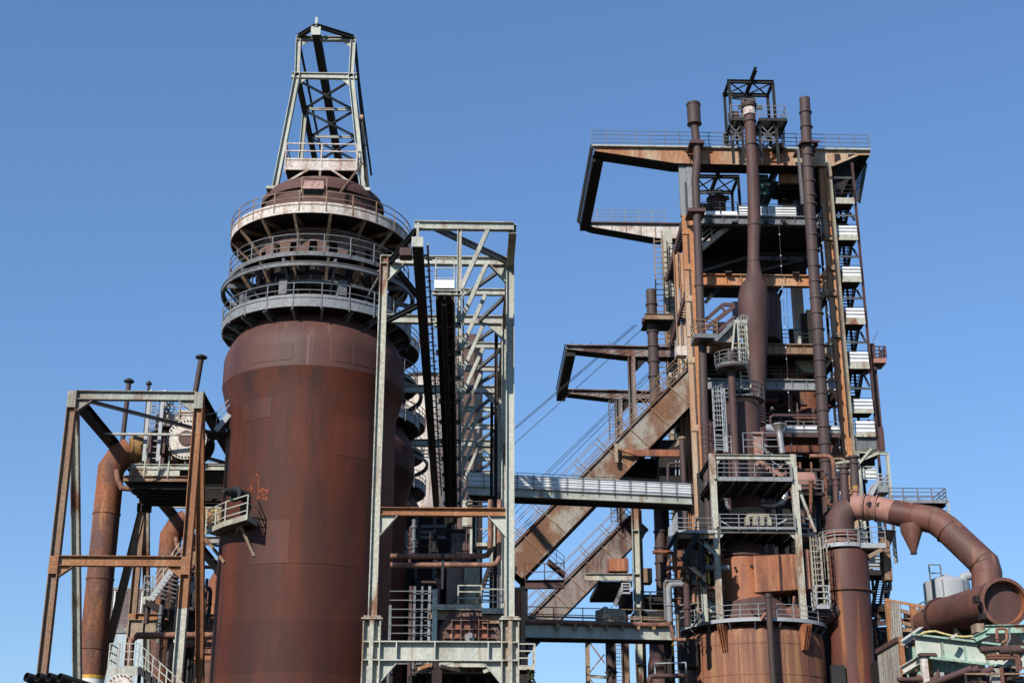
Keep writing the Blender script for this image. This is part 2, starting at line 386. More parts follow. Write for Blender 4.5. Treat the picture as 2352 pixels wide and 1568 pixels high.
    if full:
        for k in range(12):
            a = 2*pi*(k+.5)/12; b = MB()
            q0 = V((c[0]+3.7*cos(a), c[1]+3.7*sin(a), z3+.7)); q1 = V((c[0]+5.7*cos(a), c[1]+5.7*sin(a), z3+.45))
            b.bar(q0, q1, .14, .26); b.bar(V((q0.x, q0.y, z3-1.6)), q1, .12, .12); b.build('bracket', m_grey2, hp)
        fn = MB()
        for k in range(40):
            a = 2*pi*k/40; d = V((cos(a), sin(a), 0)); p = V((c[0], c[1], 0))
            fn.bar(p+d*4.05+Z*(z4+.1), p+d*4.05+Z*z3, .9, .05, V((-sin(a), cos(a), 0)))
        fn.build('fin_plates', m_dark, e)
        MB().ring(c, 3.6, 4.9, z4+.75, z4+.95, 64).ring(c, 3.6, 4.7, z3-.5, z3-.35, 64).build('shelf_ring', m_grey2, e)
        for k in range(9):
            a = 2*pi*(k+.3)/9; d = V((cos(a), sin(a), 0)); p = V((c[0], c[1], 0))+d*4.7
            MB().bar(p+Z*(z4+1.0), p+Z*(z4+1.9), .5, .5, d).build('junction_box', m_grey2, e)
    # cantilever under the lowest gallery
    return e
st1 = stove(C0)
# spray paint on the shell
gr = MB()
def onshell(u, v, off=.03):
    d = ray(u, v); ox, oy = CAM.x-SX, CAM.y-YS; rr = RB+off
    a = d.x**2+d.y**2; b = 2*(ox*d.x+oy*d.y); cc = ox*ox+oy*oy-rr*rr
    t = (-b-math.sqrt(b*b-4*a*cc))/(2*a); return CAM+d*t
GX = lambda px, py: onshell((600+px*.07653)/1.0884, (1160+py*.07653)/1.0884)
strokes = [[(320, 800), (330, 720), (450, 560), (550, 300), (590, 430), (605, 700), (615, 950)], [(280, 820), (330, 790), (450, 790)], [(380, 640), (380, 900)],
 [(670, 910), (660, 830), (700, 780), (750, 790), (720, 850), (670, 850), (740, 910)], [(770, 790), (780, 890), (800, 820), (830, 880), (850, 800)],
 [(860, 820), (940, 860), (860, 900), (930, 940)], [(840, 890), (900, 970)], [(670, 940), (670, 1010)], [(665, 975), (720, 970)], [(725, 940), (720, 1010)],
 [(745, 1050), (750, 960), (800, 970), (790, 1010), (755, 1015), (830, 1040)], [(560, 1060), (620, 1040), (640, 1090), (570, 1130), (540, 1100)],
 [(660, 1060), (660, 1130)], [(730, 1160), (760, 1070), (800, 1160)], [(740, 1125), (790, 1125)], [(890, 1060), (840, 1070), (850, 1110), (890, 1130), (860, 1170), (825, 1150)]]
for s in strokes:
    P = [GX(*p) for p in s]
    for a, b in zip(P, P[1:]): gr.bar(a, b, .034, .012, Y)
gr.build('graffiti', m_graf, st1)
nz = MB(); p = KC(1985, 1310, YS-4.3); dr = V((p.x-SX, p.y-YS, 0)).normalized()
nz.tube([p-dr*.5, p+dr*.35], .3, 16).tube([p+dr*.3, p+dr*.42], .45, 20).tube([p+dr*.4, p+dr*.95], .22, 16)
nz.tube([p+dr*.95, p+dr*1.25], [.2, .12], 14); nz.build('blast_nozzle', m_dkgreen, st1)

for k, lab in ((1, 'dark second stove seen just right of the foremost stove'), (2, 'third stove, small and dark, deep behind the pale gantry')):
    s = stove((SX, YS+SP*k, 0), False); s['label'] = lab

# balcony on the flank of the stove
e = thing('access_balcony', 'small railed balcony on brackets halfway up the foremost stove', 'balcony')
zb = KD(2045, 52, YS-5.9).z
def pz(px, py, cr=KD, z=None): return QZ(*cr.uv(px, py), z)
fr = [pz(1665, 190, z=zb), pz(1840, 112, z=zb), pz(2045, 52, z=zb), pz(2165, 128, z=zb)]
bk = [V((SX-4.4, YS-1.6, zb)), V((SX-2.6, YS-4, zb))]
dk = MB().prism(fr+[fr[-1]+V((.0, 1.2, 0)), V((SX-3.2, YS-3.5, zb)), V((SX-4.6, YS-1.0, zb))], Z*.08).build('deck', m_grey2, e)
kp = MB()
for a, b in zip(fr, fr[1:]): kp.bar(a+Z*.05, b+Z*.05, .06, .3)
kp.build('kick_plate', m_stone, e)
MB().rail([V((SX-4.8, YS-1.5, zb))]+fr+[fr[-1]+V((-.2, 1.5, 0))], 1.25, 2, 1.5, .026, drop=.1).build('railing', m_pale, e)
for px, py, qx, qy in ((1985, 120, 2110, 400), (1665, 240, 1840, 460)):
    MB().bar(pz(px, py, z=zb-.1), onshell(*KD.uv(qx, qy)), .13, .13).build('bracket', m_brownbeam, e)
MB().bar(pz(1990, 130, z=zb-.15), V((SX-3.4, YS-3.4, zb-.15)), .2, .25).build('bracket', m_brownbeam, e)

# floodlight on the top gallery
def floodlight(p, label, w=.62, parentgroup='floodlights'):
    e = thing('floodlight', label, 'floodlight', parentgroup)
    p = V(p)
    MB().prism([p+V((-w, -.3, -.15)), p+V((w, -.3, -.15)), p+V((w*.85, -.1, .45)), p+V((-w*.85, -.1, .45))], V((0, .55, 0))).build('housing', m_lamp, e)
    MB().prism([p+V((-w*.9, -.31, -.16)), p+V((w*.9, -.31, -.16)), p+V((w*.9, -.02, -.42)), p+V((-w*.9, -.02, -.42))], V((0, .2, .08))).build('lens', m_glass, e)
    MB().bar(p+V((-w-.1, .1, .75)), p+V((-w-.1, .1, -.9)), .06, .06).bar(p+V((w+.1, .1, .75)), p+V((w+.1, .1, -.9)), .06, .06).bar(p+V((-w-.1, .1, .75)), p+V((w+.1, .1, .75)), .08, .06).bar(p+V((-w-.1, .1, -.5)), p+V((w+.1, .1, -.5)), .1, .1).build('bracket', m_brownbeam, e)
    return e
floodlight(KB(1045, 262, YS-5.35), 'boxy floodlight on the railing of the foremost stove')

# ---------------------------------------------------------------- trestle carrying the monorail over the stoves
YT = 78.5
e = thing('monorail_trestle', 'pale steel trestle with pitched head standing on the foremost stove dome', 'trestle')
jl = KA(893, 700, YT); jr = KA(1388, 700, YT); zj = (jl.z+jr.z)/2; jl.z = jr.z = zj
tl = KA(905, 355, YT); tr = KA(1408, 362, YT); zt = (tl.z+tr.z)/2; tl.z = tr.z = zt
fl = KB(684, 285, YT-.5); fr_ = KB(1497, 300, YT-.5)
for a, b in ((fl, jl), (fr_, jr)):
    l = MB().ib(a, b, .42, .36, X); l.bar(a-Z*.05, a+Z*.15, .9, .9, Y); l.build('leg', m_pale, e)
for a, b in ((jl, tl), (jr, tr)): MB().ib(a, b, .34, .32, X).build('post', m_pale, e)
MB().ib(jl-X*.35, jr+X*.35, .26, .38).build('cross_beam', m_pale, e)
MB().ib(tl-X*.15, tr+X*.15, .26, .3).build('cross_beam', m_pale, e)
gs = MB()
for p, sx in ((jl, 1), (jr, -1), (tl, 1), (tr, -1)):
    gs.prism([p+V((0, -.03, -.1)), p+V((sx*.75, -.03, -.1)), p+V((0, -.03, -.75))], V((0, .05, 0)))
gs.build('gusset', m_pale, e)
tip = KA(1063, 285, YT-1.05)
for p in (tl, tr): MB().ib(V((p.x, p.y-.1, zt+.1)), tip+V((0, 0, .38)), .24, .24).build('brace', m_dkgreen, e)
mono = MB().ib(tip, V((tip.x, YS+26, tip.z)), .46, .6, Z, .08); mono.build('monorail_beam', m_dkgreen, e)
MB().box(tip.x-.3, tip.x+.3, tip.y-.05, tip.y, tip.z-.3, tip.z+.3).bar(tip+V((0, .1, .2)), tip+V((0, .1, 1.0)), .16, .2, Y).build('end_plate', m_pale, e)
# rafters carried back over the stove: two long beams, cross members, plan bracing
YE = YT+SP
for p, t in ((jl, .42), (jr, .42)): MB().ib(p+V((0, .2, 0)), V((p.x, YE, p.z)), .3, t).build('long_beam', m_dkgreen, e)
for p in (tl, tr): MB().bar(p+V((0, .2, 0)), V((p.x, YE, p.z)), .13, .16).build('long_beam', m_dkgreen, e)
nb = 5; dy = SP/nb
for k in range(nb+1):
    y = YT+.4+k*dy
    if k: MB().ib(V((jl.x, y, zj)), V((jr.x, y, zj)), .12, .17).build('cross_beam', m_pale, e)
    if k < nb:
        for s in (0, 1):
            a, b = (jl, jr) if s else (jr, jl)
            MB().ib(V((a.x, y, zj-.1*s)), V((b.x, y+dy, zj-.1*s)), .1, .14).build('brace', m_grey if s else m_dkgreen, e)
# splayed back legs
MB().ib(V((jl.x, YT+4.6, zj)), V((fl.x+.6, YS+3.2, fl.z-1)), .3, .3, X).build('leg', m_pale, e)
MB().ib(V((jr.x, YT+4.6, zj)), V((fr_.x-.1, YS+3.2, fr_.z-1)), .3, .3, X).build('leg', m_pale, e)
MB().bar(tr+V((.1, .3, -.1)), V((fr_.x+.25, YT+2.5, fr_.z)), .14, .18, X).build('back_stay', m_dkgreen, e)
# hanging chain with hook on the right side of the trestle
e = thing('chain_hoist', 'hanging chain hoist with small rusty block on the trestle side', 'hoist')
p = KA(1468, 1085, YT); q = KA(1495, 1330, YT)
MB().tube([p-V((.2, 0, 0)), p+V((.2, 0, 0))], .22, 14).build('pulley', m_lamp, e)
MB().bar(p, q, .05, .05, Y).bar(p+X*.12, q+X*.1, .05, .05, Y).build('chain', m_rope, e)
MB().bar(q, KB(1510, 60, YT), .16, .2, Y).bar(q-X*.15, q+X*.2, .12, .1).build('rope_guide', m_dkgreen, e)

# stained plate platform between the trestle legs
e = thing('hoist_platform', 'rust stained white platform box between the trestle legs', 'platform')
yp = YT-.75
a = KA(785, 1452, yp); b = KA(1440, 1462, yp); c = KB(1440, 98, yp); zz0, zz1 = c.z, (a.z+b.z)/2
MB().box(a.x, b.x, yp, yp+.08, zz0, zz1).box(a.x-.03, b.x+.03, yp-.05, yp+.05, zz0-.02, zz0+.14).box(a.x-.03, b.x+.03, yp-.04, yp+.06, zz1-.12, zz1).build('front_panel', m_white_rust, e)
MB().box(a.x, b.x, yp+.1, yp+6.5, zz0+.05, zz0+.15).build('deck', m_dark, e)
MB().rail([V((a.x, yp+4, zz1)), V((a.x, yp, zz1)), V((b.x, yp, zz1))], 1.0, 1, 2.2, .035, drop=1.0).build('railing', m_white_rust, e)
for s, x0, x1 in ((0, KB(1020, 75, yp), KB(770, 220, yp)), (1, KB(1190, 80, yp), KB(1440, 250, yp))): MB().bar(x0, x1, .12, .12).build('brace', m_white_rust, e)
MB().bar(KB(1100, 100, yp), KB(1100, 175, yp), .12, .12, Y).build('prop', m_brownbeam, e)
MB().box(a.x+.4, b.x-.1, yp+1.2, yp+5.5, zz0-1.5, zz0-.4).build('hoist_housing', m_dark, e)
MB().bar(KB(1500, 20, YT-.9), KB(1285, 300, YT-2.2), .1, .1).build('raking_pole', m_brownbeam, e)

# ================================================================ portal frames on the left
YF = 76.0
xl = KC(450, 420, YF).x; xr = KC(1610, 440, YF).x; ztop = (KC(900, 398, YF).z+KC(1560, 410, YF).z)/2; zlow = (KD(400, 440, YF).z+KD(1300, 458, YF).z)/2
e = thing('portal_frame', 'foremost rust streaked portal frame with pale head beam at far left', 'steel frame', 'portal frames left of the stoves')
def hcol(x, y, z0, z1, w, d, mat, name='column', t=.045): return MB().ib(V((x, y, z0)), V((x, y, z1)), d, w, X, t).build(name, mat, e)
hcol(xl, YF, 0, ztop+.26, .50, .45, m_brownbeam); zsw = KD(1430, 880, YF).z; hcol(xr, YF, zsw, ztop+.26, .50, .47, m_orange); hcol(xr, YF, 0, zsw-.003, .50, .47, m_palerust)
MB().ib(V((xl+.2, YF, ztop)), V((xr-.2, YF, ztop)), .38, .52).build('head_beam', m_pale2, e)
MB().ib(V((xl+.2, YF, zlow)), V((xr-.2, YF, zlow)), .4, .55).build('cross_beam', m_orange, e)
for z, d in ((ztop-.3, .65), (zlow-.27, .6)):
    for x, s in ((xl+.25, 1), (xr-.25, -1)):
        MB().prism([V((x, YF-.02, z)), V((x+s*d*1.3, YF-.02, z)), V((x, YF-.02, z-d))], V((0, .04, 0))).bar(V((x+s*d*1.3, YF, z)), V((x, YF, z-d)), .3, .04, X).build('gusset', m_pale2 if z > zlow else m_orange, e)
    for x in (xl, xr):
        pl = MB().box(x-.24, x+.24, YF-.25, YF-.21, z-.45, z+.5)
        for i in range(5):
            for j in (-.12, .12): pl.box(x+j-.02, x+j+.02, YF-.27, YF-.25, z-.35+i*.18, z-.31+i*.18)
        pl.build('splice_plate', m_pale2 if z > zlow else m_orange, e)
pL = QX(*KD.uv(490, 1568), xl); pR = QX(*KD.uv(1615, 1568), xr)
def to_ground(a, b): d = b-a; return a+d*(a.z/(a.z-b.z))
MB().ib(V((xl, YF+.4, ztop-.3)), to_ground(V((xl, YF+.4, ztop-.3)), V((xl, pL.y, pL.z))), .43, .45, X).build('raking_leg', m_palerust, e)
MB().ib(V((xr, YF+.4, ztop-.3)), to_ground(V((xr, YF+.4, ztop-.3)), V((xr, pR.y, pR.z))), .43, .45, X).build('raking_leg', m_orange, e)
for x in (xl, xr): MB().ib(V((x, YF+.2, ztop-.05)), V((x, YF+SP, ztop-.05)), .5, .6).build('long_beam', m_dark, e)
yb1 = depth_at(V((xr, YF, ztop)), 995); yb2 = depth_at(V((xl, YF, ztop)), 1066)
for a, b in (((xl, YF), (xr, yb1)), ((xl, yb2), (xr, yb1)), ((xr, yb2), (xl+1.6, yb1+.6))): MB().ib(V((a[0], a[1], ztop-.1)), V((b[0], b[1], ztop-.1)), .16, .2).build('plan_brace', m_grey2, e)
MB().bar(V((xl, yb1, ztop-.1)), V((xr, yb1, ztop-.1)), .2, .12).build('cross_tie', m_palerust, e)
MB().ib(V((xl, yb2+.3, ztop)), V((xr, yb2+.3, ztop)), .3, .42).build('cross_tie', m_pale, e)
fin(e)
EP = e
e2 = dup(e, (0, SP, 0), 'second portal frame, dark and partly hidden behind the foremost one')
e3 = dup(e, (0, 2*SP, 0), 'third portal frame left of the stoves, farthest back and mostly hidden')
# lit inclined leg seen behind the rust pipe
e = thing('inclined_strut', 'long brown inclined strut crossing in front of the dark column', 'strut')
a = KD(1090, -40, 86.5); b = KD(690, 1560, 86.5); MB().ib(a, to_ground(a, b), .4, .43, X).build('flange_beam', m_brownbeam, e)
MB().bar(a-V((.3, 0, 0)), a+V((.5, 0, 0)), .5, .5).build('head_plate', m_dark, e)

# gas pipes with mitred elbow
def gas_pipe(full=True):
    e = thing('gas_pipe', 'thick orange rusted pipe with mitred elbow and yellow base band', 'pipe', 'gas pipes beside the stoves')
    y = 85; b = KD(210, 1546, y); x = KD(730, 300, y).x
    zk = KC(790, 1075, y).z; zy0, zy1 = KD(600, 1533, y).z, KD(600, 1500, y).z
    P = [V((x, y, 0)), V((x, y, zk)), V((x+.45, y+.1, zk+.9)), V((x+1.05, y+.2, zk+1.28))]
    MB().tube(P, .79, 28).build('riser', m_duct, e)
    MB().tube([P[-1], P[-1]+V((.5, .15, .12)), P[-1]+V((3.1, .9, .16))], .81, 28).build('duct_end', m_ochre, e)
    f = MB()
    for k in (0, .7, 1.25): q = P[-1]+V((3.1, .9, .16))*k/1.3; f.tube([q-V((.05, .016, 0)), q+V((.05, .016, 0))], .87, 28)
    f.build('flange', m_ochre, e)
    MB().lathe((x, y, 0), [(.80, zy0), (.82, zy0+.01), (.82, zy1-.01), (.80, zy1)], 28).build('band', m_yellow, e)
    MB().lathe((x, y, 0), [(.80, zy0-1.4), (.81, zy0-1.39), (.81, zy0)], 28).build('base_coat', m_white, e)
    for v in (1180, 1330, 1490): z = Q(230, v, y).z; MB().ring((x, y), .74, .83, z-.05, z+.05, 28).build('joint_ring', m_duct, e)
    # small bent drain pipe
    q = KC(850, 1080, y-.95); MB().tube([q, q+V((.12, 0, -.6)), q+V((.42, 0, -1.12)), q+V((1.12, 0, -1.18))], .17, 12).tube([q+V((1.06, 0, -1.18)), q+V((1.25, 0, -1.18))], .3, 12).build('drain', m_piporange, e)
    return e
g1 = gas_pipe(); dup(g1, (0, SP, 0), 'second gas pipe with elbow, behind the stair flight'); dup(g1, (.4, 2*SP, 0), 'third gas pipe far back, seen between leg and foremost stove')
# vent pipes
for i, (c, px, py, qx, qy, r, lab) in enumerate(((KC, 964, 275, 895, 900, .155, 'capped vent pipe, leftmost of the three above the portal'), (KC, 1146, 298, 1098, 850, .09, 'thinnest capped vent pipe, middle of the three'), (KC, 1628, 55, 1535, 590, .18, 'tall leaning vent pipe beside the foremost stove'))):
    e = thing('vent_pipe', lab, 'vent pipe', 'capped vent pipes')
    a = c(px, py, 86.7); b = c(qx, qy, 86.7); MB().tube([b, a], r, 14).build('pipe', m_pipe, e)
    MB().tube([a, a+Z*.09, a+Z*.24], [r*2.1, r*2.1, r*.7], 16).build('cap', m_dkgreen, e)
    MB().tube([b, b+Z*.14], r*1.7, 14).tube([b+Z*.3, b+Z*.42], r*1.5, 14).build('flange', m_dark, e)
# big white valve
e = thing('gate_valve', 'big white bolted valve disc with rusty centre inside the portal', 'valve')
c = X2(770, 985, 84.3); nv = V((-.12, -1, -.05)).normalized()
MB().disc(c, nv, 1.26, .14, 48).build('valve_disc', m_white_rust, e)
b = MB(); _, s1, s2 = frame(nv, Z)
for k in range(36):
    a = 2*pi*k/36; p = c+nv*.1+(s1*cos(a)+s2*sin(a))*1.14; b.tube([p, p+nv*.1], .055, 6)
b.build('bolts', m_dark, e)
p = c+s2*.06+s1*.02
MB().disc(p, nv, .47, .22, 32).build('cover', m_pipe2, e)
MB().tube([c-nv*.02, c-nv*1.9], 1.18, 40).build('body', m_dark, e)
q = X2(615, 650, 84.6); MB().box(q.x-1.37, q.x+1.43, q.y, q.y+.6, q.z-.33, q.z+.43).box(q.x-.06, q.x+1.43, q.y-.07, q.y, q.z+.36, q.z+.69).build('bonnet', m_white_rust, e)
MB().box(q.x-1.3, q.x-.12, q.y+.3, q.y+.7, q.z-1.3, q.z-.3).build('side_panel', m_dark, e)
MB().prism([X2(430, 1290, 85), X2(620, 1270, 85), X2(600, 1370, 85), X2(520, 1370, 85)], V((0, .6, 0))).build('foot', m_brownbeam, e)
# valve deck behind the frame
yd = 83.4; zdk = KC(1250, 1040, yd).z
e = thing('valve_deck', 'railed steel deck hung under the valve inside the portal', 'platform')
xa, xb = KC(985, 1040, yd).x, KC(1845, 1040, yd).x
MB().box(xa, xb, yd, yd+5, zdk-.35, zdk-.25).build('deck', m_dark, e)
MB().ib(V((xa, yd, zdk-.1)), V((xb, yd, zdk-.1)), .24, .34).build('edge_beam', m_pale, e)
y2 = 81.5; z2_ = KC(1200, 1140, y2).z; xc, xd = KC(915, 1140, y2).x, KC(1505, 1150, y2).x
MB().box(xc, xd, y2, y2+4.5, z2_-.3, z2_-.2).build('deck', m_dark, e)
MB().box(xc+.3, xd-.5, y2-.03, y2+.03, z2_+.02, z2_+.36).box(xc+.2, xd-.55, y2-.02, y2+.04, z2_+.46, z2_+.53).build('kick_plate', m_palerust, e)
MB().ib(V((xc, y2, z2_-.15)), V((xd, y2, z2_-.15)), .3, .34).build('edge_beam', m_brownbeam, e)
for px in (1100, 1235, 1320): q = KC(px, 1150, y2); MB().bar(V((q.x, y2-.06, z2_-.1)), V((q.x, y2-.06, z2_+1.25)), .08, .08, Y).build('post', m_pale, e)
un = MB()
for k in range(7): un.ib(V((xc+.3, y2+.7*k+.3, z2_-.55)), V((xd+2.2, y2+.7*k+.3, z2_-.55)), .18, .3)
un.build('joist', m_dark, e)
# service tower in pale steel
e = thing('ladder_tower', 'slim pale steel tower with caged ladder and rusty machine box', 'ladder tower')
for (a, b, c, d) in ((1158, 370, 1108, 1000), (1275, 450, 1243, 1000)):
    q = KC(c, d, 83.8); t = KC(a, b, 83.8); MB().bar(V((t.x, 83.8, q.z)), V((t.x, 83.8, t.z)), .2, .2, Y).build('post', m_galv, e)
p0 = KC(1190, 1000, 84.2); p1 = KC(1215, 470, 84.2)
MB().ladder(V((p1.x, 84.2, p0.z)), V((p1.x, 84.2, p1.z)), X, .6, .34, .025, .36, V((0, -1, 0))).build('ladder', m_palerust, e)
q = KC(1210, 880, 84.5); MB().box(q.x-.55, q.x+.55, 84.5, 85.5, q.z-1.2, q.z+1.1).box(q.x-.3, q.x+.3, 84.4, 84.6, q.z+.3, q.z+.9).tube([V((q.x, 85, q.z+1.1)), V((q.x, 85, q.z+1.9))], .3, 14).build('machine_box', m_pipe2, e)
q0 = KC(1285, 605, 84.5); q1 = KC(1560, 605, 84.5)
MB().box(q0.x, q1.x, 84.5, 85.8, q0.z-.12, q0.z).build('upper_deck', m_palerust, e)
MB().rail([V((q0.x, 85.7, q0.z)), V((q0.x, 84.5, q0.z)), V((q1.x, 84.5, q0.z))], 1.15, 2, .9, .03).build('railing', m_palerust, e)
MB().ladder(V((q0.x-.5, 84.7, q0.z-.6)), V((q0.x+.6, 84.7, q0.z+1.6)), Y, .5, .3, .03).build('raking_ladder', m_dkgreen, e)
for px, py in ((1165, 368), (1293, 368)):
    q = KC(px, py, 83.8); MB().lathe((q.x, 83.8, q.z), [(.01, -.06), (.13, 0), (.13, .08), (.01, .16)], 12).build('lamp_globe', m_bulb, e)
q = KC(1335, 520, 84.2)
w = MB()
for k in range(16):
    a, b = 2*pi*k/16, 2*pi*(k+1)/16; w.bar(q+V((.32*cos(a), 0, .32*sin(a))), q+V((.32*cos(b), 0, .32*sin(b))), .05, .05, Y)
w.bar(q-Z*.32, q+Z*.32, .04, .04, Y).bar(q-X*.32, q+X*.32, .04, .04); w.build('handwheel', m_dkgreen, e)
# walkway bridging to the stove behind the right leg
e = thing('bridge_stair', 'grey stair with railing climbing to the stove shoulder behind the leg', 'stair')
a = KC(1760, 720, 78); b = KC(1885, 570, 78); MB().stairs(a, b, V((0, 1, 0)), 8, .06, .3).build('flight', m_galv, e)
MB().bar(a+Z*1.1, b+Z*1.1+V((.5, 0, .5)), .05, .05).bar(a+Z*.6, b+Z*.6, .05, .05).bar(a, a+Z*1.1, .05, .05, Y).bar(a-X*.7, a-X*.7+Z*.9, .05, .05, Y).bar(a-X*.7+Z*.9, a+Z*1.1, .05, .05).build('railing', m_grey, e)
MB().box(a.x-.6, a.x+1.4, 78, 79.5, a.z-.12, a.z).build('landing', m_dark, e)

# stair flights behind the portal
e = thing('zigzag_stair', 'pale zigzag stair with dark lower flight behind the orange column', 'stair')
yy = 91.5
a = D0 = KD(1165, 800, yy); b = KD(1375, 505, yy)
MB().stairs(a, b, V((1.6, .6, -.4)), None, .08, .4).build('flight', m_galv, e)
rl = MB()
for k in (1, .6): rl.bar(a+Z*1.2*k, b+V((.5, 0, .8))+Z*1.2*k, .05, .05)
for f in (0, .5, .9): rl.bar(a.lerp(b, f), a.lerp(b, f)+Z*1.2, .06, .06, Y)
rl.build('railing', m_palerust, e)
z0 = KD(1130, 770, yy).z
MB().box(KD(1092, 770, yy).x, KD(1165, 770, yy).x, yy, yy+1.4, z0-.5, z0).build('landing', m_palerust, e)
q0 = KD(1095, 750, yy); MB().rail([V((q0.x, yy+1.4, z0)), V((q0.x, yy, z0)), V((D0.x, yy, z0))], 1.3, 2, 1, .03).build('railing', m_grey, e)
a = KD(1110, 845, yy-.3); b = KD(1560, 1110, yy-.3)
MB().prism([a, b, b+V((0, 0, .9)), a+V((0, 0, .35))], V((0, 1.4, 0))).build('lower_flight', m_dark, e)
rl = MB(); a2 = KD(1300, 790, yy); b2 = KD(1590, 1080, yy)
for k in (0, .45, .9): rl.bar(a2+Z*k-Z*.5, b2+Z*k-Z*.5, .05, .05)
for f in (0, .25, .5, .75, 1): rl.bar(a2.lerp(b2, f)-Z*.7, a2.lerp(b2, f)+Z*.42, .06, .06, Y)
rl.build('railing', m_dkgreen, e)
e = thing('cross_girder', 'brown plate girder with stiffeners above the bent pipes', 'girder')
a = KD(960, 1070, 93.8); b = KD(1750, 1078, 93.8); g = MB().ib(a, b, .45, 1.2)
for k in range(7): p = a.lerp(b, k/6); g.box(p.x-.03, p.x+.03, p.y-.2, p.y+.2, p.z-.57, p.z+.57)
g.build('girder', m_brownbeam, e)
for k, px in enumerate((1545, 1500)):
    q = KD(px, 900, 95+k*3.5); MB().ib(V((q.x, 95+k*3.5, 0)), V((q.x, 95+k*3.5, KD(px, 480 if k == 0 else 1200, 95).z)), .6, .6, X).build('column', m_dkgreen, e)
# bent pipes
for lab, pts, r, y in (('long pale brown pipe bending down at its left end behind the portal', [(975, 1500), (975, 1230), (990, 1165), (1045, 1128), (1750, 1126)], .2, 89), ('shorter lower pipe bending down near the orange column', [(1350, 1700), (1350, 1265), (1365, 1220), (1400, 1212), (1740, 1212)], .155, 89.6)):
    e = thing('bent_pipe', lab, 'pipe', 'bent pipes left of the foremost stove')
    P = [KD(*p, y) for p in pts]
    if pts[0][1] > 1600: P[0].z = 0
    MB().tube(P, r, 14).build('pipe', m_piporange, e)
    for t in (.35, .75): q = P[-2].lerp(P[-1], t); MB().tube([q-X*.05, q+X*.05], r*1.25, 14).build('joint_ring', m_piporange, e)
# brick building with cladding
e = thing('brick_building', 'distant brick building with pale blue cladding below', 'building')
yb = 133; a = KD(735, 710, yb); b = KD(1760, 720, yb); zc = KD(800, 1055, yb).z; zc2 = KD(800, 1105, yb).z; ztp = a.z
MB().box(a.x-1, b.x+6, yb, yb+14, zc, ztp).build('wall', m_brick, e)
MB().box(a.x-1.05, b.x+6.05, yb-.05, yb+14.05, ztp, ztp+.22).build('roof', m_conc, e)
MB().box(a.x-1.02, b.x+6.02, yb-.08, yb+14, zc2, zc).build('concrete_band', m_conc, e)
cl = MB().box(a.x-1, b.x+6, yb+.05, yb+13.9, 0, zc2)
x = a.x-1
while x < b.x+6: cl.box(x, x+.05, yb+.02, yb+.05, 0, zc2); x += .62
cl.build('cladding', m_clad, e)
for px in (822, 1075): q = KD(px, 900, yb-.1); MB().tube([V((q.x, yb-.12, zc-.5)), V((q.x, yb-.12, ztp-.1))], .08, 8).build('downpipe', m_white, e)
# lower left stair with flange below
e = thing('landing_stair', 'stair landing with railing at the bottom left above a bolted flange', 'stair')
y0 = 72; z0 = KD(900, 1420, y0).z; xa, xb = KD(770, 1430, y0).x, KD(1045, 1430, y0).x
MB().box(xa, xb, y0, y0+1.6, z0-.06, z0).build('landing', m_dark, e)
MB().box(xa, xb, y0-.05, y0, z0-.36, z0+.06).box(xa-.05, xb+.05, y0-.08, y0, z0-.42, z0-.36).build('kick_plate', m_pale, e)
MB().rail([V((xa, y0+1.6, z0)), V((xa, y0, z0)), V((xb, y0, z0))], 1.15, 2, .55, .022).build('railing', m_pale, e)
q = KD(1570, 1900, y0); p0_ = V((xb, y0, z0-.05)); MB().stairs(p0_, q, V((0, 1.2, 0)), None, .06, .3).build('flight', m_dkgreen, e)
rl = MB(); dd = q-p0_
for k in (.35, .75, 1.15): rl.bar(p0_+Z*k, q+Z*k, .045, .045)
for f in (.12, .24, .36, .48, .6, .75): rl.bar(p0_+dd*f-Z*.1, p0_+dd*f+Z*1.15, .06, .06, Y)
rl.build('railing', m_pale, e)
for f in (0, 1): MB().bar(V((xa+.2+f*(xb-xa-.4), y0+1.4, 0)), V((xa+.2+f*(xb-xa-.4), y0+1.4, z0)), .16, .16, Y).build('post', m_dkgreen, e)
e = thing('pipe_flange', 'round bolted flange peeping up at the bottom edge under the landing', 'flange')
c = KD(885, 1610, y0-.9); MB().disc(c, V((0, -1, .1)), .67, .14, 36).build('flange_disc', m_pinkw, e)
b = MB()
for k in range(20): a = 2*pi*k/20; p = c+V((.58*cos(a), -.1, .58*sin(a))); b.tube([p, p-Y*.09], .032, 6)
b.build('bolts', m_dark, e); MB().tube([c+Y*.1, c+Y*1.6, V((c.x, c.y+1.6, 0))], .5, 20).build('pipe', m_pinkw, e)
# four black pipes lying side by side
for i, (px, py) in enumerate(((20, 1508), (125, 1508), (225, 1510), (325, 1514))):
    y = 52; c = KD(px, py, y); r = .165; d = V((.62, .75, -.16)).normalized()
    o = MB().tube([c, c+d*3.4], r, 20, False).lathe((0, 0, 0), [(0, 0)], 3)
    o = MB().tube([c, c+d*3.4], r, 20, False); o.tube([c+d*3.4, c+d*.0], r*.86, 20, False)
    _, s1, s2 = frame(d, Z)
    ri = [c+(s1*cos(2*pi*k/20)+s2*sin(2*pi*k/20))*q for q in (r, r*.86) for k in range(20)]
    o.add(ri, [(k, (k+1) % 20, 20+(k+1) % 20, 20+k) for k in range(20)])
    o.build('open_pipe', m_dark, None, ('leftmost', 'second from left', 'third from left', 'rightmost')[i]+' of the four black open pipes at bottom left corner', 'pipe', 'black open pipes on a rack')
e = thing('pipe_rack', 'low thin steel rack under the four black pipes', 'rack')
a = KD(-40, 1560, 52.4); b = KD(480, 1566, 52.4); MB().bar(a-Z*.06, b-Z*.06, .3, .1).build('beam', m_pale, e)
for f in (.1, .9): p = a.lerp(b, f); MB().bar(V((p.x, p.y, 0)), p-Z*.1, .2, .2, Y).build('post', m_dkgreen, e)
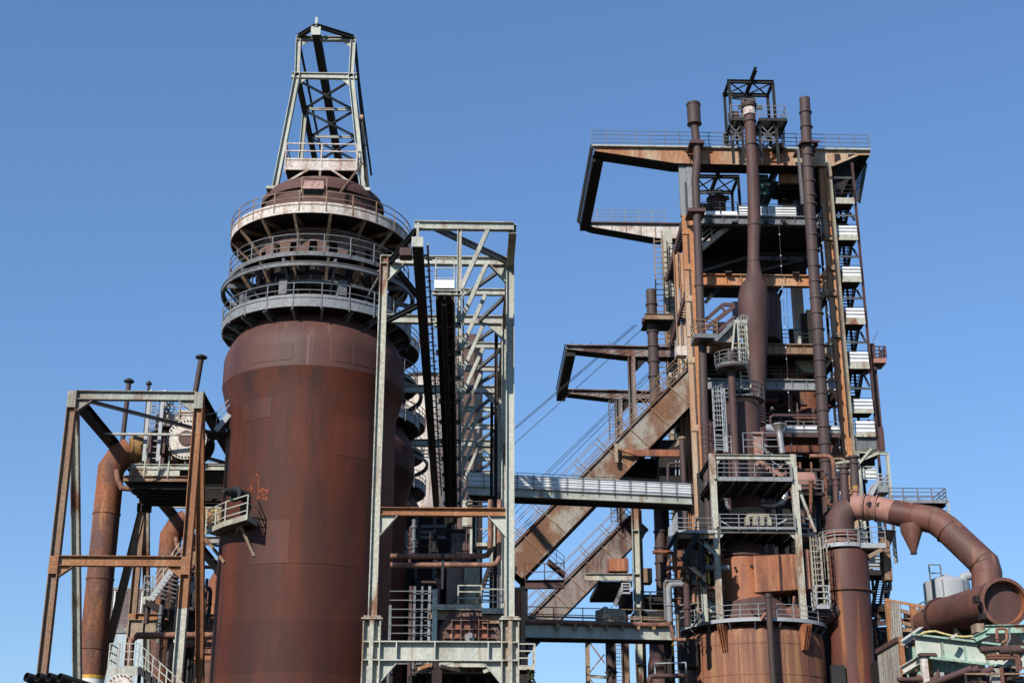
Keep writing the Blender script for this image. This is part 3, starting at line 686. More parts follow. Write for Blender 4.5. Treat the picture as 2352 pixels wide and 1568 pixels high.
# ================================================================ SERVICE GANTRY right of the stoves
YG = 68.0
zb = KE(1000, 745, YG).z; gx0 = KE(390, 900, YG).x; gx1 = KG(1935, 500, YG).x
def solve_depth(c, px, py, z):
    lo, hi = 20, 300
    for _ in range(50):
        m = (lo+hi)/2
        if c(px, py, m).z > z: hi = m
        else: lo = m
    return lo
YU = solve_depth(KE, 1370, 320, zb)
e = thing('service_gantry', 'pale green steel gantry portal tunnel beside the foremost stove', 'gantry')
def part(mb, name, mat, par=None): return mb.build(name, mat, par or e)
zped = KH(260, 795, YG).z; zlow = KH(1100, 1180, YG).z; zmid = KG(1100, 880, YG).z
for x in (gx0, gx1):
    part(MB().ib(V((x, YG, zped)), V((x, YG, zb+.2)), .4, .42, X, .05), 'column', m_palerust if x == gx0 else m_pale)
    p = MB().ib(V((x, YG, 0)), V((x, YG, zped)), .6, .85, X, .06); p.box(x-.1, x+.1, YG-.34, YG-.2, 0, zped).box(x-.5, x+.5, YG-.4, YG+.4, zped, zped+.08)
    for z in (zlow-1.6, zlow-.42, zlow+.42, zlow+1.6): p.box(x-.42, x+.42, YG-.31, YG+.31, z-.03, z+.03)
    part(p, 'pedestal', m_palerust)
part(MB().ib(V((gx0-.2, YG, zb)), V((gx1+.2, YG, zb)), .36, .46), 'head_beam', m_pale)
part(MB().ib(V((gx0+.21, YG, zmid)), V((gx1-.21, YG, zmid)), .36, .4), 'cross_beam', m_orange)
lb = MB().ib(V((gx0+.43, YG, zlow)), V((gx1-.43, YG, zlow)), .6, .92, Z, .06)
for px in (545, 1015, 1668): x = KH(px, 1180, YG).x; lb.box(x-.03, x+.03, YG-.3, YG-.015, zlow-.4, zlow+.4)
part(lb, 'plate_girder', m_pale)
for z, d, ww in ((zb-.23, .95, .21), (zmid-.2, 1.0, .21), (zlow-.46, 1.0, .43)):
    for x, s in ((gx0+ww, 1), (gx1-ww, -1)):
        part(MB().prism([V((x, YG-.02, z)), V((x+s*d*.85, YG-.02, z)), V((x, YG-.02, z-d))], V((0, .04, 0))).bar(V((x+s*d*.85, YG, z)), V((x, YG, z-d)), .34, .04, X), 'gusset', m_pale)
# cantilevered head with monorail
ux0, ux1 = KE(765, 318, YU).x, KE(1982, 322, YU).x
part(MB().ib(V((ux0, YU, zb)), V((ux1, YU, zb)), .3, .42), 'head_beam', m_pale)
mz = KE(800, 535, YU-.2).z; mx = KE(803, 535, YU-.2).x
part(MB().ib(V((mx, YU-.4, mz)), V((mx, YG+50, mz)), .5, .56, Z, .08), 'monorail_beam', m_dkgreen)
part(MB().box(mx-.28, mx+.28, YU-.45, YU-.4, mz-.26, mz+.26).bar(V((mx, YU-.3, mz)), V((mx, YU-.3, zb)), .12, .12, Y), 'end_plate', m_pale)
part(MB().box(mx-.9, mx-.3, YU+.5, YU+1.2, mz-.3, mz+.1), 'stop_buffer', m_pipe2)
part(MB().ib(V((ux0+.2, YU, zb-.1)), V((gx0+.3, YG, zb-.1)), .22, .26), 'brace', m_dkgreen)
part(MB().ib(V((gx0+.5, YG, zb-.3)), V((mx, YG+5.2, zb-.3)), .22, .26), 'brace', m_dkgreen)
part(MB().ib(V((mx, YG+5.2, zb-.3)), V((mx-3.2, YG+9.5, zb-.3)), .22, .26), 'brace', m_dkgreen)
part(MB().ib(V((gx1, YU, zb-.1)), V((gx1, YG+48, zb-.1)), .36, .5), 'long_beam', m_palerust)
part(MB().ib(V((ux0+.9, YU, zb-.05)), V((gx1, YG, zb-.05)), .2, .3), 'brace', m_grey2)
# rail and rungs of the catwalk beside the monorail
lx = KE(955, 720, YG).x; cw = MB().bar(V((lx, YU-.2, mz)), V((lx, YG+46, mz)), .1, .12); y = YU+1.2
while y < YG+44: cw.bar(V((mx+.2, y, mz)), V((lx+.05, y, mz)), .07, .07); cw.bar(V((lx-.12, y+.6, mz+.02)), V((lx+.2, y+.6, mz+.02)), .06, .06); y += 1.4
part(cw, 'catwalk_ladder', m_grey)
# hanger frames one behind the other
hx = KE(1313, 700, YU).x; hz = KE(1200, 1140, YU).z; dx = KE(1662, 350, YU).x; sx = KE(988, 1140, YU).x
NB = 12; PITCHY = 4.3
for k in range(NB):
    y = YU+PITCHY*k; big = k in (1, 3, 6, 9)
    if k > 0:
        x0 = mx-3.0 if big and k > 1 else hx
        if k != 1: part(MB().ib(V((x0, y, zb)), V((gx1, y, zb)), .36 if big else .26, .5 if big else .36), 'cross_beam', m_pale)
        if big and k > 1:
            part(MB().ib(V((gx1, y, 0)), V((gx1, y, zb)), .4, .42, X, .05), 'column', m_palerust)
            part(MB().prism([V((gx1-.21, y-.02, zb-.25)), V((gx1-1.1, y-.02, zb-.25)), V((gx1-.21, y-.02, zb-1.2))], V((0, .04, 0))), 'gusset', m_pale)
    part(MB().ib(V((hx, y, hz-.15)), V((hx, y, zb-.2)), .2, .22, X), 'hanger', m_pale)
    part(MB().ib(V((dx, y, zb-.2)), V((hx+.1, y, hz+.2)), .2, .26, Y), 'diagonal', m_pale)
    part(MB().ib(V((sx, y, hz)), V((hx+.12, y, hz)), .26, .24), 'bearer', m_palerust)
    if k: part(MB().bar(V((gx1, y, zb-.1)), V((hx+.4 if k % 2 else dx-.3, y+PITCHY, zb-.1)), .16, .2), 'plan_brace', m_grey2)
for k in (3, 6): part(MB().ib(V((gx1-.5, YU+PITCHY*k+.9, 0)), V((gx1-.5, YU+PITCHY*k+.9, zb-.5)), .2, .2, X), 'column', m_dark)

# suspended gallery
e = thing('suspended_gallery', 'dark narrow gallery hung inside the gantry, white end panel in front', 'gallery')
q0, q1 = KE(1020, 1140, YU).x, KE(1248, 1140, YU).x; yE = YG+46
part(MB().box(q0, q1, YU-.1, yE, hz+.14, hz+.24), 'floor', m_dark)
part(MB().box(q0+.02, q0+.12, YU-.05, yE, hz-.35, hz+.13).box(q1-.12, q1-.02, YU-.05, yE, hz-.35, hz+.13).box((q0+q1)/2-.05, (q0+q1)/2+.05, YU, yE, hz-.3, hz+.13), 'floor_beam', m_dark)
y = YU+.7
while y < yE: part(MB().box(q0+.13, q1-.13, y, y+.09, hz-.2, hz+.13), 'floor_rib', m_brownbeam); y += 1.43
part(MB().box(q0-.05, q1+.02, YU-.16, YU-.1, hz+.2, hz+.62).box(q0-.07, q1+.04, YU-.17, YU-.1, hz+.4, hz+.43), 'end_panel', m_white)
part(MB().rail([V((q0, yE, hz+.24)), V((q0, YU-.05, hz+.24)), V((q1, YU-.05, hz+.24)), V((q1, yE, hz+.24))], 1.55, 2, 1.9, .022), 'railing', m_palerust)
part(MB().tube([V((q0+.35, YU+.3, hz-.45)), V((q0+.35, yE, hz-.45))], .09, 8).tube([V((q1-.4, YU+.3, hz-.45)), V((q1-.4, yE, hz-.45))], .07, 8), 'cable_tray', m_dark)
part(MB().rail([V((q1+.45, YU+1, hz+.1)), V((q1+.45, yE, hz+.1))], 1.2, 2, 2.15, .03), 'handrail', m_palerust)

# two bent pipes low in the gantry
for lab, P, r, y in (('upper of two rust pink pipes bending upward low in the gantry', [(470, 1420), (1600, 1418), (1660, 1405), (1695, 1340), (1697, 730)], .135, 70.2),
                     ('lower of two rust pink pipes bending upward low in the gantry', [(470, 1528), (1700, 1526), (1770, 1508), (1803, 1440), (1808, 730)], .13, 69.9)):
    e = thing('bent_pipe', lab, 'pipe', 'bent pipes low in the gantry')
    part(MB().tube([KG(px, py, y) for px, py in P], r, 14), 'pipe', m_piporange)
    a = KG(1110, P[0][1], y); part(MB().tube([a-X*.06, a+X*.06], r*1.3, 14).bar(a-Y*.1, V((a.x, a.y-.1, a.z-1.2)), .12, .1, Y), 'hanger', m_dkgreen)
# control cabinet with looping conduit
e = thing('control_cabinet', 'tall pale flaking control cabinet under the cross beam', 'cabinet')
a = KG(1355, 735, 71.5); b = KG(1472, 1052, 71.5)
part(MB().box(a.x, b.x, 71.5, 72.1, b.z, a.z), 'cabinet_body', m_palerust)
part(MB().box(a.x+.03, b.x-.03, 71.47, 71.5, b.z+.05, (a.z+b.z)/2-.05).box(a.x+.03, b.x-.03, 71.47, 71.5, (a.z+b.z)/2+.05, a.z-.05), 'door', m_palerust)
part(MB().tube([KG(1660, 752, 71.3), KG(1420, 752, 71.3), KG(1400, 772, 71.3), KG(1410, 800, 71.3), KG(1470, 808, 71.3), KG(1660, 806, 71.3)], .05, 8), 'conduit', m_dkgreen)
part(MB().bar(V((b.x-.05, 71.7, KG(1480, 1390, 71.5).z)), V((b.x-.05, 71.7, b.z)), .12, .12, Y), 'post', m_pale)
e = thing('access_ladder', 'short railed ladder bay between cabinet and gantry column', 'ladder')
a = KG(1505, 1275, 72.2); b = KG(1755, 1275, 72.2); t = KG(1505, 900, 72.2).z
part(MB().box(a.x, b.x, 72, 73, a.z-.12, a.z+.06), 'deck', m_palerust)
part(MB().ladder(V(((a.x+b.x)/2, 72.2, a.z)), V(((a.x+b.x)/2, 72.2, t)), X, b.x-a.x-.1, .85, .035), 'ladder', m_pale)
for x in (a.x+.2, b.x-.2): part(MB().ib(V((x, 72.4, a.z-.9)), V((x, 72.4, a.z-.12)), .14, .14, X), 'hanger_post', m_pale)
e = thing('pump_set', 'small rusty valve cluster with upright rods beside the cabinet', 'valve cluster')
a = KG(1420, 1385, 72.5)
pm = MB()
for i, (px, py) in enumerate(((1405, 1090), (1440, 1140), (1378, 1240))): q = KG(px, py, 72.5); part(MB().tube([V((q.x, 72.5, a.z)), q], .04, 8).tube([V((q.x, 72.5, a.z+.15)), V((q.x, 72.5, a.z+.5))], .1, 10), 'valve_stem', m_pipe2)
pass; part(MB().box(a.x-.6, a.x+.5, 72.2, 73, a.z-.12, a.z), 'base', m_dark)
# platforms with railings above the round flange
for lab, x0, x1, zr, zk0, zk1, y in (('railed pale platform right above the round bolted flange', 960, 1585, 370, 602, 668, 72.6), ('shorter lower railed platform beside the gantry column', 1592, 1850, 418, 648, 715, 72.3)):
    e = thing('maintenance_platform', lab, 'platform', 'platforms low in the gantry')
    a = KH(x0, zk1, y); b = KH(x1, zk1, y); t = KH(x0, zk0, y).z; h = KH(x0+100, zr, y).z-t
    part(MB().box(a.x, b.x, y, y+2.4, a.z+.02, a.z+.1), 'deck', m_dark)
    part(MB().box(a.x, b.x, y-.05, y, a.z, t).box(a.x, b.x, y-.07, y-.05, (a.z+t)/2-.015, (a.z+t)/2+.015), 'kick_plate', m_palerust)
    part(MB().rail([V((a.x+(1.4 if x0 < 1000 else 0), y-.04, t)), V((b.x, y-.04, t))], h, 2, 1.25, .03, drop=(t-a.z)*.9), 'railing', m_pale)
    part(MB().ib(V((a.x, y+.3, a.z-.25)), V((b.x, y+.3, a.z-.25)), .25, .4), 'edge_beam', m_brownbeam)
    for x in (a.x+.3, b.x-.3): part(MB().ib(V((x, y+2.2, 0)), V((x, y+2.2, a.z)), .2, .2, X), 'post', m_dkgreen)
e = thing('guard_screen', 'tall screen of grey horizontal rails between stove and bolted flange', 'guard screen')
y = 73.2; sc = MB()
for py in (440, 550, 660, 760, 857, 955, 1055): part(MB().bar(KH(462, py, y), KH(1010, py, y), .045, .045), 'rail', m_grey2)
for py in (470, 690, 800, 890, 940, 985): part(MB().bar(KH(735, py, y+.9), KH(1000, py, y+.9), .04, .04), 'rear_rail', m_grey2)
for px, w, m in ((470, .14, m_grey2), (722, .16, m_pipe2), (770, .12, m_grey2), (862, .1, m_grey2), (952, .14, m_grey)): a = KH(px, 380 if px > 500 else 610, y+.2); part(MB().bar(V((a.x, a.y, 0)), a, w, w, Y), 'post', m)
a = KH(1018, 418, y-.5); part(MB().bar(V((a.x, a.y, zlow)), a, .26, .2, Y), 'post', m_pale)
q = KH(1060, 450, y); part(MB().tube([V((q.x, y, zlow)), V((q.x, y, KH(1060, 310, y).z))], .08, 10).tube([V((q.x, y, q.z+.4)), V((q.x, y, q.z+.7))], .2, 10).tube([q-X*.9-Z*.0+Z*.5, q+Z*.5], .06, 8), 'standpipe', m_pipe2)
# round blind flange
e = thing('blind_flange', 'big round bolted blind flange with grid of ribs above the plate girder', 'flange')
c = X4(1066, 800, 72.8); r = 1.52
part(MB().disc(c, V((0, -1, 0)), r, .1, 56), 'plate', m_collar)
b = MB()
for k in range(40):
    a = 2*pi*k/40; p = c+V((1.41*cos(a), -.1, 1.41*sin(a))); b.tube([p, p-Y*.08], .036, 6)
part(b, 'bolts', m_dark)
rb = MB()
for dx_ in (-.9, -.45, 0, .45, .9):
    h = math.sqrt(1.3**2-dx_**2)-.02; rb.box(c.x+dx_-.02, c.x+dx_+.02, c.y-.36, c.y-.1, c.z-h, c.z+h)
for dz_ in (-.45, 0, .43, .88):
    h = math.sqrt(1.3**2-dz_**2); rb.box(c.x-h, c.x+h, c.y-.34, c.y-.1, c.z+dz_-.02, c.z+dz_+.02)
part(rb, 'ribs', m_collar)
part(MB().disc(c-Y*.1, V((0, -1, 0)), 1.0, .015, 40), 'rust_stain', m_copper)
part(MB().disc(c-Y*.1, V((0, -1, 0)), .25, .34, 28).tube([c-Y*.44, c-Y*.62], .07, 10), 'hub', m_grey)
part(MB().tube([c+Y*.02, c+Y*5], r-.1, 48).tube([c+Y*.02, c+Y*.16], r+.12, 48), 'shell', m_pipe2)
for s in (-.35, .35): part(MB().box(c.x+s-.12, c.x+s+.12, c.y-.15, c.y+.05, c.z+1.42, c.z+1.6), 'lug', m_pale)
for f in (1.2, 4): part(MB().box(c.x-1.2, c.x+1.2, c.y+f-.2, c.y+f+.2, 0, c.z-.6), 'saddle', m_dark)
# lower deck below the girder
e = thing('lower_deck', 'shaded deck with pale edge beams seen under the plate girder', 'platform')
y = 71.5; a = X4(400, 1230, y); b = X4(1480, 1230, y); z2p = X4(700, 1305, y).z
part(MB().ib(V((a.x-.2, y, a.z)), V((b.x, y, a.z)), .3, .34), 'edge_beam', m_pale)
lb = MB().ib(V((a.x-.8, y+.4, z2p)), V((b.x+.3, y+.4, z2p)), .3, .42)
for k in range(7): x = a.x+(b.x-a.x)*k/6; lb.box(x-.05, x+.05, y+.23, y+.4, z2p-.2, z2p+.2)
part(lb, 'edge_beam', m_brownbeam)
part(MB().box(a.x-1, b.x+.5, y+.6, y+7, z2p-.3, z2p-.18), 'deck', m_dark)
for px, py, qx, qy, m in ((70, 1355, 405, 1240, m_orange), (540, 1250, 850, 1170, m_pale), (560, 1270, 900, 1350, m_dark), (1300, 1370, 1480, 1300, m_pale)): part(MB().bar(X4(px, py, y-.6), X4(qx, qy, y-.6), .14, .16), 'brace', m)
a = X4(505, 1160, y-.3); part(MB().bar(V((a.x, a.y, 0)), a, .5, .4, Y), 'column', m_dark)
part(MB().rail([KH(480, 1450, y+2), KH(930, 1450, y+2)], 1.0, 1, 1, .035), 'railing', m_grey2)
jn = MB()
for k in range(6): x = KH(500+k*230, 1500, y+3).x; jn.box(x-.1, x+.1, y+.7, y+6.9, z2p-.8, z2p-.3)
part(jn, 'joists', m_dark)
# dim plant block behind
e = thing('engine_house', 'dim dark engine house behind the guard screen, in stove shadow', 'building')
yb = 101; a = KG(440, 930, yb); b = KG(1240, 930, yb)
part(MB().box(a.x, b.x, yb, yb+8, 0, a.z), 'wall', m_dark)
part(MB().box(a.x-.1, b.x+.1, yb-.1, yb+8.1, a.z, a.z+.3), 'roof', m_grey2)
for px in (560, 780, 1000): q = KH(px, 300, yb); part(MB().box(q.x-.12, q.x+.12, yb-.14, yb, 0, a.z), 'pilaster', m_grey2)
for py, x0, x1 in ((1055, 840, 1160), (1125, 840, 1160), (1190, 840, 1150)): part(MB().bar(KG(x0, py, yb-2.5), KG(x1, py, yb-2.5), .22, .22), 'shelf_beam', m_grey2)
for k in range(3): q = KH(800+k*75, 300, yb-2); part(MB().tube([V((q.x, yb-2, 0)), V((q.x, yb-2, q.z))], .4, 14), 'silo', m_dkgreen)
e = thing('brick_annex', 'pinkish brick wall piece glimpsed behind the platform railing', 'building')
yb = 97.5; a = KH(1160, 150, yb); b = KH(1372, 600, yb)
part(MB().box(a.x, b.x, yb, yb+3, 0, a.z), 'wall', m_brick3)
part(MB().box(b.x, b.x+1.05, yb-.4, yb+3, 0, a.z+.2), 'pier', m_stone)
part(MB().stairs(KH(1180, 610, yb-1.8), KH(1380, 330, yb-1.8), V((0, 1, 0)), None, .08, .3), 'stair', m_grey2)
e = thing('dark_stair', 'dim stair flight behind the platform railing near the gantry column', 'stair')
part(MB().stairs(KH(1520, 590, 80), KH(1700, 120, 80), V((1.4, .3, 0)), None, .07, .3), 'flight', m_dkgreen)
for px in (1740, 1775, 1815): q = KH(px, 260, 79.5); part(MB().bar(V((q.x, 79.5, 0)), q, .1, .1, Y), 'post', m_grey2)
# chimneys behind the gantry
e = thing('brick_chimney', 'octagonal dark brick chimney standing behind the gantry lattice', 'chimney')
yc = 134; a = KF(1425, 250, yc); zt_ = a.z; a = V((a.x, yc, 0))
def octo(r0, r1, z0, z1, n=8):
    vs = [V((a.x+r*cos(2*pi*(k+.5)/n), yc+r*sin(2*pi*(k+.5)/n), z)) for r, z in ((r0, z0), (r1, z1)) for k in range(n)]
    return MB().add(vs, [(k, (k+1) % n, n+(k+1) % n, n+k) for k in range(n)]+[tuple(range(n, 2*n))])
part(octo(1.85, 1.55, 0, zt_), 'shaft', m_brick2); part(octo(1.68, 1.68, zt_-.7, zt_+.15), 'cap', m_brick2)
e = thing('white_tower', 'white painted weathered round tower behind the stove galleries', 'tower')
yt = 146; q = KF(905, 765, yt)
part(MB().lathe((q.x, yt, 0), [(2.75, 0), (2.75, q.z)], 40), 'shell', m_white_rust)
part(MB().lathe((q.x, yt, 0), [(2.75, q.z), (2.95, q.z), (2.95, q.z+.25), (.05, q.z+.8)], 40), 'rim', m_dkgreen)
for py in (985, 1290): z = KF(905, py, yt).z; part(MB().ring((q.x, yt), 2.7, 2.82, z-.1, z+.1, 40), 'band', m_white_rust)
part(MB().rail([V((q.x-2, yt-3.1, KG(900, 300, yt).z)), V((q.x+3, yt-3.1, KG(960, 300, yt).z))], 1.1, 2, 1.2, .04), 'railing', m_pipe2)

# ================================================================ MIDDLE
e = thing('conveyor_bridge', 'white clad footbridge conveyor sloping right between gantry and furnace', 'bridge')
def Yb(u): return 98+(u-1085)/500*5
def on(c, px, py): u, v = c.uv(px, py); return Q(u, v, Yb(u))
L0 = Q(1078, 1092-6, Yb(1078)); 
a0 = on(M2, 20, 482); a1 = on(M2, 2080, 578); d = (a1-a0); A0 = a0-d*.26; A1 = a1+d*.06
W = V((0.25, 1.9, 0))
part(MB().prism([A0, A1, A1+Z*.95, A0+Z*.95], W*.05), 'cladding', m_white)
part(MB().prism([A0+W*.95, A1+W*.95, A1+W*.95+Z*.95, A0+W*.95+Z*.95], W*.05), 'cladding', m_white)
sl = MB()
for k in (.1, .9): sl.bar(A0+Z*k-W*.02, A1+Z*k-W*.02, .03, .02)
part(sl, 'sheet_seams', m_galv)
part(MB().ib(A0-Z*.36, A1-Z*.36, .3, .62), 'girder', m_pale); part(MB().ib(A0-Z*.36+W, A1-Z*.36+W, .3, .62), 'girder', m_dkgreen)
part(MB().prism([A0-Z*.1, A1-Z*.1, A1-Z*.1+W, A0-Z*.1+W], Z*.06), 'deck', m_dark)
part(MB().prism([A0-Z*.6+W*.1, A1-Z*.6+W*.1, A1-Z*.6+W*.9, A0-Z*.6+W*.9], Z*.06), 'shade_soffit', m_dark)  # underside sheet of the bridge, shade put into its dark colour
part(MB().rail([A0-W*.09-Z*.05, A1-W*.09-Z*.05], 1.12, 2, 1.27, .017, drop=.22), 'railing', m_dkgreen)
part(MB().ib(V((A0.x+.5, A0.y+1, 0)), A0+V((.5, 1, -.6)), .5, .5, X), 'support', m_dkgreen)

def incline(name, label, group, u0, v0, u1, v1, y, hpl, wid, mat, npan, rail_off):
    """skip hoist incline: (u0,v0)-(u1,v1) is the top edge of the near side plate"""
    global e
    e = thing(name, label, 'skip incline', group)
    p = Q(u0, v0, y); q = Q(u1, v1, y); d = (q-p).normalized(); n = V((d.z, 0, -d.x)); n = n if n.z < 0 else -n
    B = lambda t, k, w=0: p+(q-p)*t+n*k+Y*w
    pl = MB().prism([B(0, 0), B(1, 0), B(1, hpl), B(0, hpl)], Y*.08); part(pl, 'side_plate', mat)
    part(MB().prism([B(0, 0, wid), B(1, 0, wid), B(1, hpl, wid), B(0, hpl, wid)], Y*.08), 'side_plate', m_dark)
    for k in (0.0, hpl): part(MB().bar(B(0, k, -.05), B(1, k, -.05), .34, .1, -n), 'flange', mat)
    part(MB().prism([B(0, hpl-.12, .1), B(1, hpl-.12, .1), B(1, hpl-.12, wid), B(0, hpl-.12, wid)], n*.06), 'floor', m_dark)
    for k in range(npan+1): part(MB().bar(B(k/npan, .06, -.06), B(k/npan, hpl-.06, -.06), .1, .14, Y), 'stiffener', m_brownbeam)
    r = MB(); L = (q-p).length; m = int(L/2.6)
    for o in (0, wid*.5):
        for k in (.35, .75, 1.5): r.bar(B(0, -k, o), B(1, -k, o), .07 if k < 1.4 else .055, .07, Y)
        for k in range(m+1): r.bar(B(k/m, 0, o), B(k/m, -1.5, o), .07, .07, Y)
    part(r, 'rail_track', m_brownbeam)
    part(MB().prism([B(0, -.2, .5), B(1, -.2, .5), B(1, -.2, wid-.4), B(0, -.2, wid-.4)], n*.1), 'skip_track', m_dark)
    return B
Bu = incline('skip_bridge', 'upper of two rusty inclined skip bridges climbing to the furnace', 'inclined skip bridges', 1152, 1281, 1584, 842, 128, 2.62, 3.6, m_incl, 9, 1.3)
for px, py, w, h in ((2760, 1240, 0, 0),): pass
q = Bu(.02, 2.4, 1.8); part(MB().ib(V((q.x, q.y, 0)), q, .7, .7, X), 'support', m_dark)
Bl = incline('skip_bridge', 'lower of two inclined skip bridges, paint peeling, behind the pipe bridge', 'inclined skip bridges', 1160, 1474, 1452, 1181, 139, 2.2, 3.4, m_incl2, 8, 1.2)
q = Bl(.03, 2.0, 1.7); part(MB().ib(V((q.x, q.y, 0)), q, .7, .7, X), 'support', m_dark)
# bracket shelf and dim hopper house under the upper skip bridge
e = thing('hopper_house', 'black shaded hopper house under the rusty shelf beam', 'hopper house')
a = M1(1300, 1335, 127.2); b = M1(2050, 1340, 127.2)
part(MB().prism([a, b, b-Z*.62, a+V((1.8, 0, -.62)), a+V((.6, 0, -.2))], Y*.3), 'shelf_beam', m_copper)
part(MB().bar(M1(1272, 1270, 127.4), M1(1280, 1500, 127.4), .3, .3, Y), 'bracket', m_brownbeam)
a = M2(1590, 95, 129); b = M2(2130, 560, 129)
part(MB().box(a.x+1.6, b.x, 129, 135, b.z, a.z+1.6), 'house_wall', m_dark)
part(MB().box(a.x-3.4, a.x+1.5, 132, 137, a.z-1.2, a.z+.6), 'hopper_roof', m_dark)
for px in (2005, 2050): q = M2(px, 150, 121.6); part(MB().bar(q, M2(px, 330, 121.6), .08, .08, Y), 'pole', m_galv)
part(MB().tube([M2(1910, 420, 121.2), M2(1910, 230, 121.2), M2(1925, 195, 121.2), M2(1960, 187, 121.2), M2(2075, 187, 121.2)], .13, 12), 'bent_pipe', m_pipe)
for f in (.3, .9): part(MB().ib(V((a.x+1.6+f*4, 134, 0)), V((a.x+1.6+f*4, 134, b.z)), .5, .5, X), 'column', m_dark)
e = thing('bleed_pipe', 'slim brown pipe rising from the pipe deck in front of the hopper house', 'pipe')
a = M1(2082, 1200, 116); b = M2(2112, 860, 116); part(MB().tube([V((a.x, 116, 0)), V((a.x, 116, a.z))], .24, 16), 'pipe', m_pipe); part(MB().tube([a-Z*.1, a+Z*.1], .3, 16).prism([M1(1990, 1310, 116.4), M1(2050, 1180, 116.4), M1(2120, 1180, 116.4), M1(2120, 1230, 116.4)], Y*.4), 'hood', m_brownbeam)
q = M2(2110, 495, 115.6); part(MB().box(q.x-.1, q.x+.75, 115.5, 116.3, q.z-.5, q.z+.45), 'box', m_pipe2)

# lower crane runway
def taper_arm(c, tip_top, tip_bot, knee_top, knee_bot, end_top, end_bot, y, mat, thick, name, npan):
    pts = [c(*tip_top, y), c(*knee_top, y), c(*end_top, y), c(*end_bot, y), c(*knee_bot, y), c(*tip_bot, y)]
    pl = part(MB().prism(pts, Y*.12), name, mat)
    MB().prism([p+V((0, .14, .03)) for p in pts], Y*(thick+.2)).build('shade_soffit', m_dark, pl)  # body behind the web, coloured near-black for the shade underneath
    s = MB()
    for k in range(1, npan):
        t = k/npan; a = pts[0].lerp(pts[2], t)
        b = pts[5].lerp(pts[4], t/.75) if t < .75 else pts[4].lerp(pts[3], (t-.75)/.25)
        s.bar(a-Y*.02, b-Y*.02, .06, .06, Y)
    if npan > 1: s.build('stiffeners', mat, pl)
    f = MB().bar(pts[0]+Z*.05-Y*.1, pts[2]+Z*.05-Y*.1, .5, .1); f.build('top_flange', mat, pl)
    return pts
e = thing('crane_runway', 'lower cantilever crane runway frame left of the furnace tower', 'crane runway')
n1 = taper_arm(M1, (665, 72), (665, 108), (1480, 92), (1480, 200), (2130, 100), (2130, 205), 139, m_incl2, 1.4, 'near_girder', 10)
yf2 = depth_at(n1[0], 893)
n2 = taper_arm(M1, (600, 612), (600, 640), (1260, 612), (1260, 718), (1900, 640), (1900, 712), yf2, m_incl2, 1.4, 'far_girder', 9)
a = n1[0]; part(MB().box(a.x-.05, a.x+.95, a.y+.3, n2[0].y+1.4, a.z-1.0, a.z+.02), 'end_beam', m_dark)
part(MB().box(a.x-.15, a.x-.05, a.y, n2[0].y+1, a.z+.2, a.z+.3), 'cable_rack', m_rope)
for (px, y, lo) in ((1452, 139.4, 0), (1300, yf2+.4, 0)):
    q = M1(px, 205 if y < 140 else 725, y); w = 1.0
    part(MB().ib(V((q.x-.12, y, 0)), V((q.x-.12, y, q.z)), .9, .34, X), 'column', m_incl2); part(MB().bar(V((q.x+.25, y-.3, 0)), V((q.x+.25, y-.3, q.z)), .34, .3, Y), 'column', m_incl2)
    part(MB().prism([V((q.x+.45, y, q.z)), V((q.x+1.9, y, q.z)), V((q.x+.45, y, q.z-1.6))], Y*.5), 'gusset', m_dark)
for k in range(4): q = M1(740+k*230, 68, 139.5); part(MB().bar(q, q+Z*.5, .06, .06, Y), 'stanchion', m_pipe2)
# hoist ropes
for i, (P0, P1, y0, y1) in enumerate((((10, 1090), (1285, -2), 150, 140), ((10, 1112), (1312, 0), 150, 140), ((10, 1285), (1440, 0), 150, 140), ((-150, 2170), (1690, 385), 158, 150), ((-110, 2180), (1690, 410), 158, 150), ((-50, 2210), (1690, 455), 158, 150))):
    a = M1(*P0, y0); b = M1(*P1, y1); d = b-a
    MB().tube([a-d*.6, b+d*.16], .035, 6).build('hoist_rope', m_rope, None, ('topmost of the hoist ropes slanting above the crane runway', 'second highest hoist rope, close under the topmost one', 'third hoist rope crossing the crane runway, single', 'fourth hoist rope, upper of the lower rope set', 'fifth hoist rope, middle of the lower rope set', 'lowest hoist rope just above the upper skip bridge')[i], 'rope', 'hoist ropes to the furnace top')
# stacks
def stack(lab, c, px0, px1, py, y, mat, rings, plat=None):
    global e
    e = thing('flue_stack', lab, 'stack', 'brown riveted flue stacks')
    a = c(px0, py, y); b = c(px1, py, y); r = (b.x-a.x)/2; x = (a.x+b.x)/2; zt = a.z
    part(MB().tube([V((x, y, 0)), V((x, y, zt))], r, 24), 'flue', mat)
    part(MB().tube([V((x, y, zt-.05)), V((x, y, zt+.02))], r*.86, 24), 'mouth', m_dark)
    for z in rings: part(MB().ring((x, y), r-.02, r+.1, z-.09, z+.06, 24), 'joint_ring', mat)
    return x, r, zt
x, r, zt = stack('short thick flue stack left of the furnace tower behind the skip bridge', M4, 1150, 1276, 222, 134, m_pipe, [M4(1210, py, 134).z for py in (398, 735, 912, 1100, 1280)]+[M2(1800, py, 134).z for py in (1020, 1215, 1405)]+[M3(1820, py, 134).z for py in (300, 490, 700)])
zc = M4(1300, 540, 134).z
xa_, xb_ = M4(1135, 540, 132.6).x, M4(1488, 540, 132.6).x; zc = M4(1300, 575, 132.6).z; part(MB().box(xa_, xb_, 132.6, 136, zc-.05, zc+.06), 'collar_platform', m_dark); part(MB().ib(V((xa_, 132.6, zc+.25)), V((xb_, 132.6, zc+.25)), .3, .62), 'platform_beam', m_brownbeam); part(MB().ring((x, 134), r, r+.55, zc+.1, zc+.5, 24), 'collar', m_pipe2)
x, r, zt = stack('dark flue stack below the pipe bridge beside the lattice pylon', M3, 1135, 1262, 700, 138, m_pipe, [M3(1200, py, 138).z for py in (1430, 1060)])
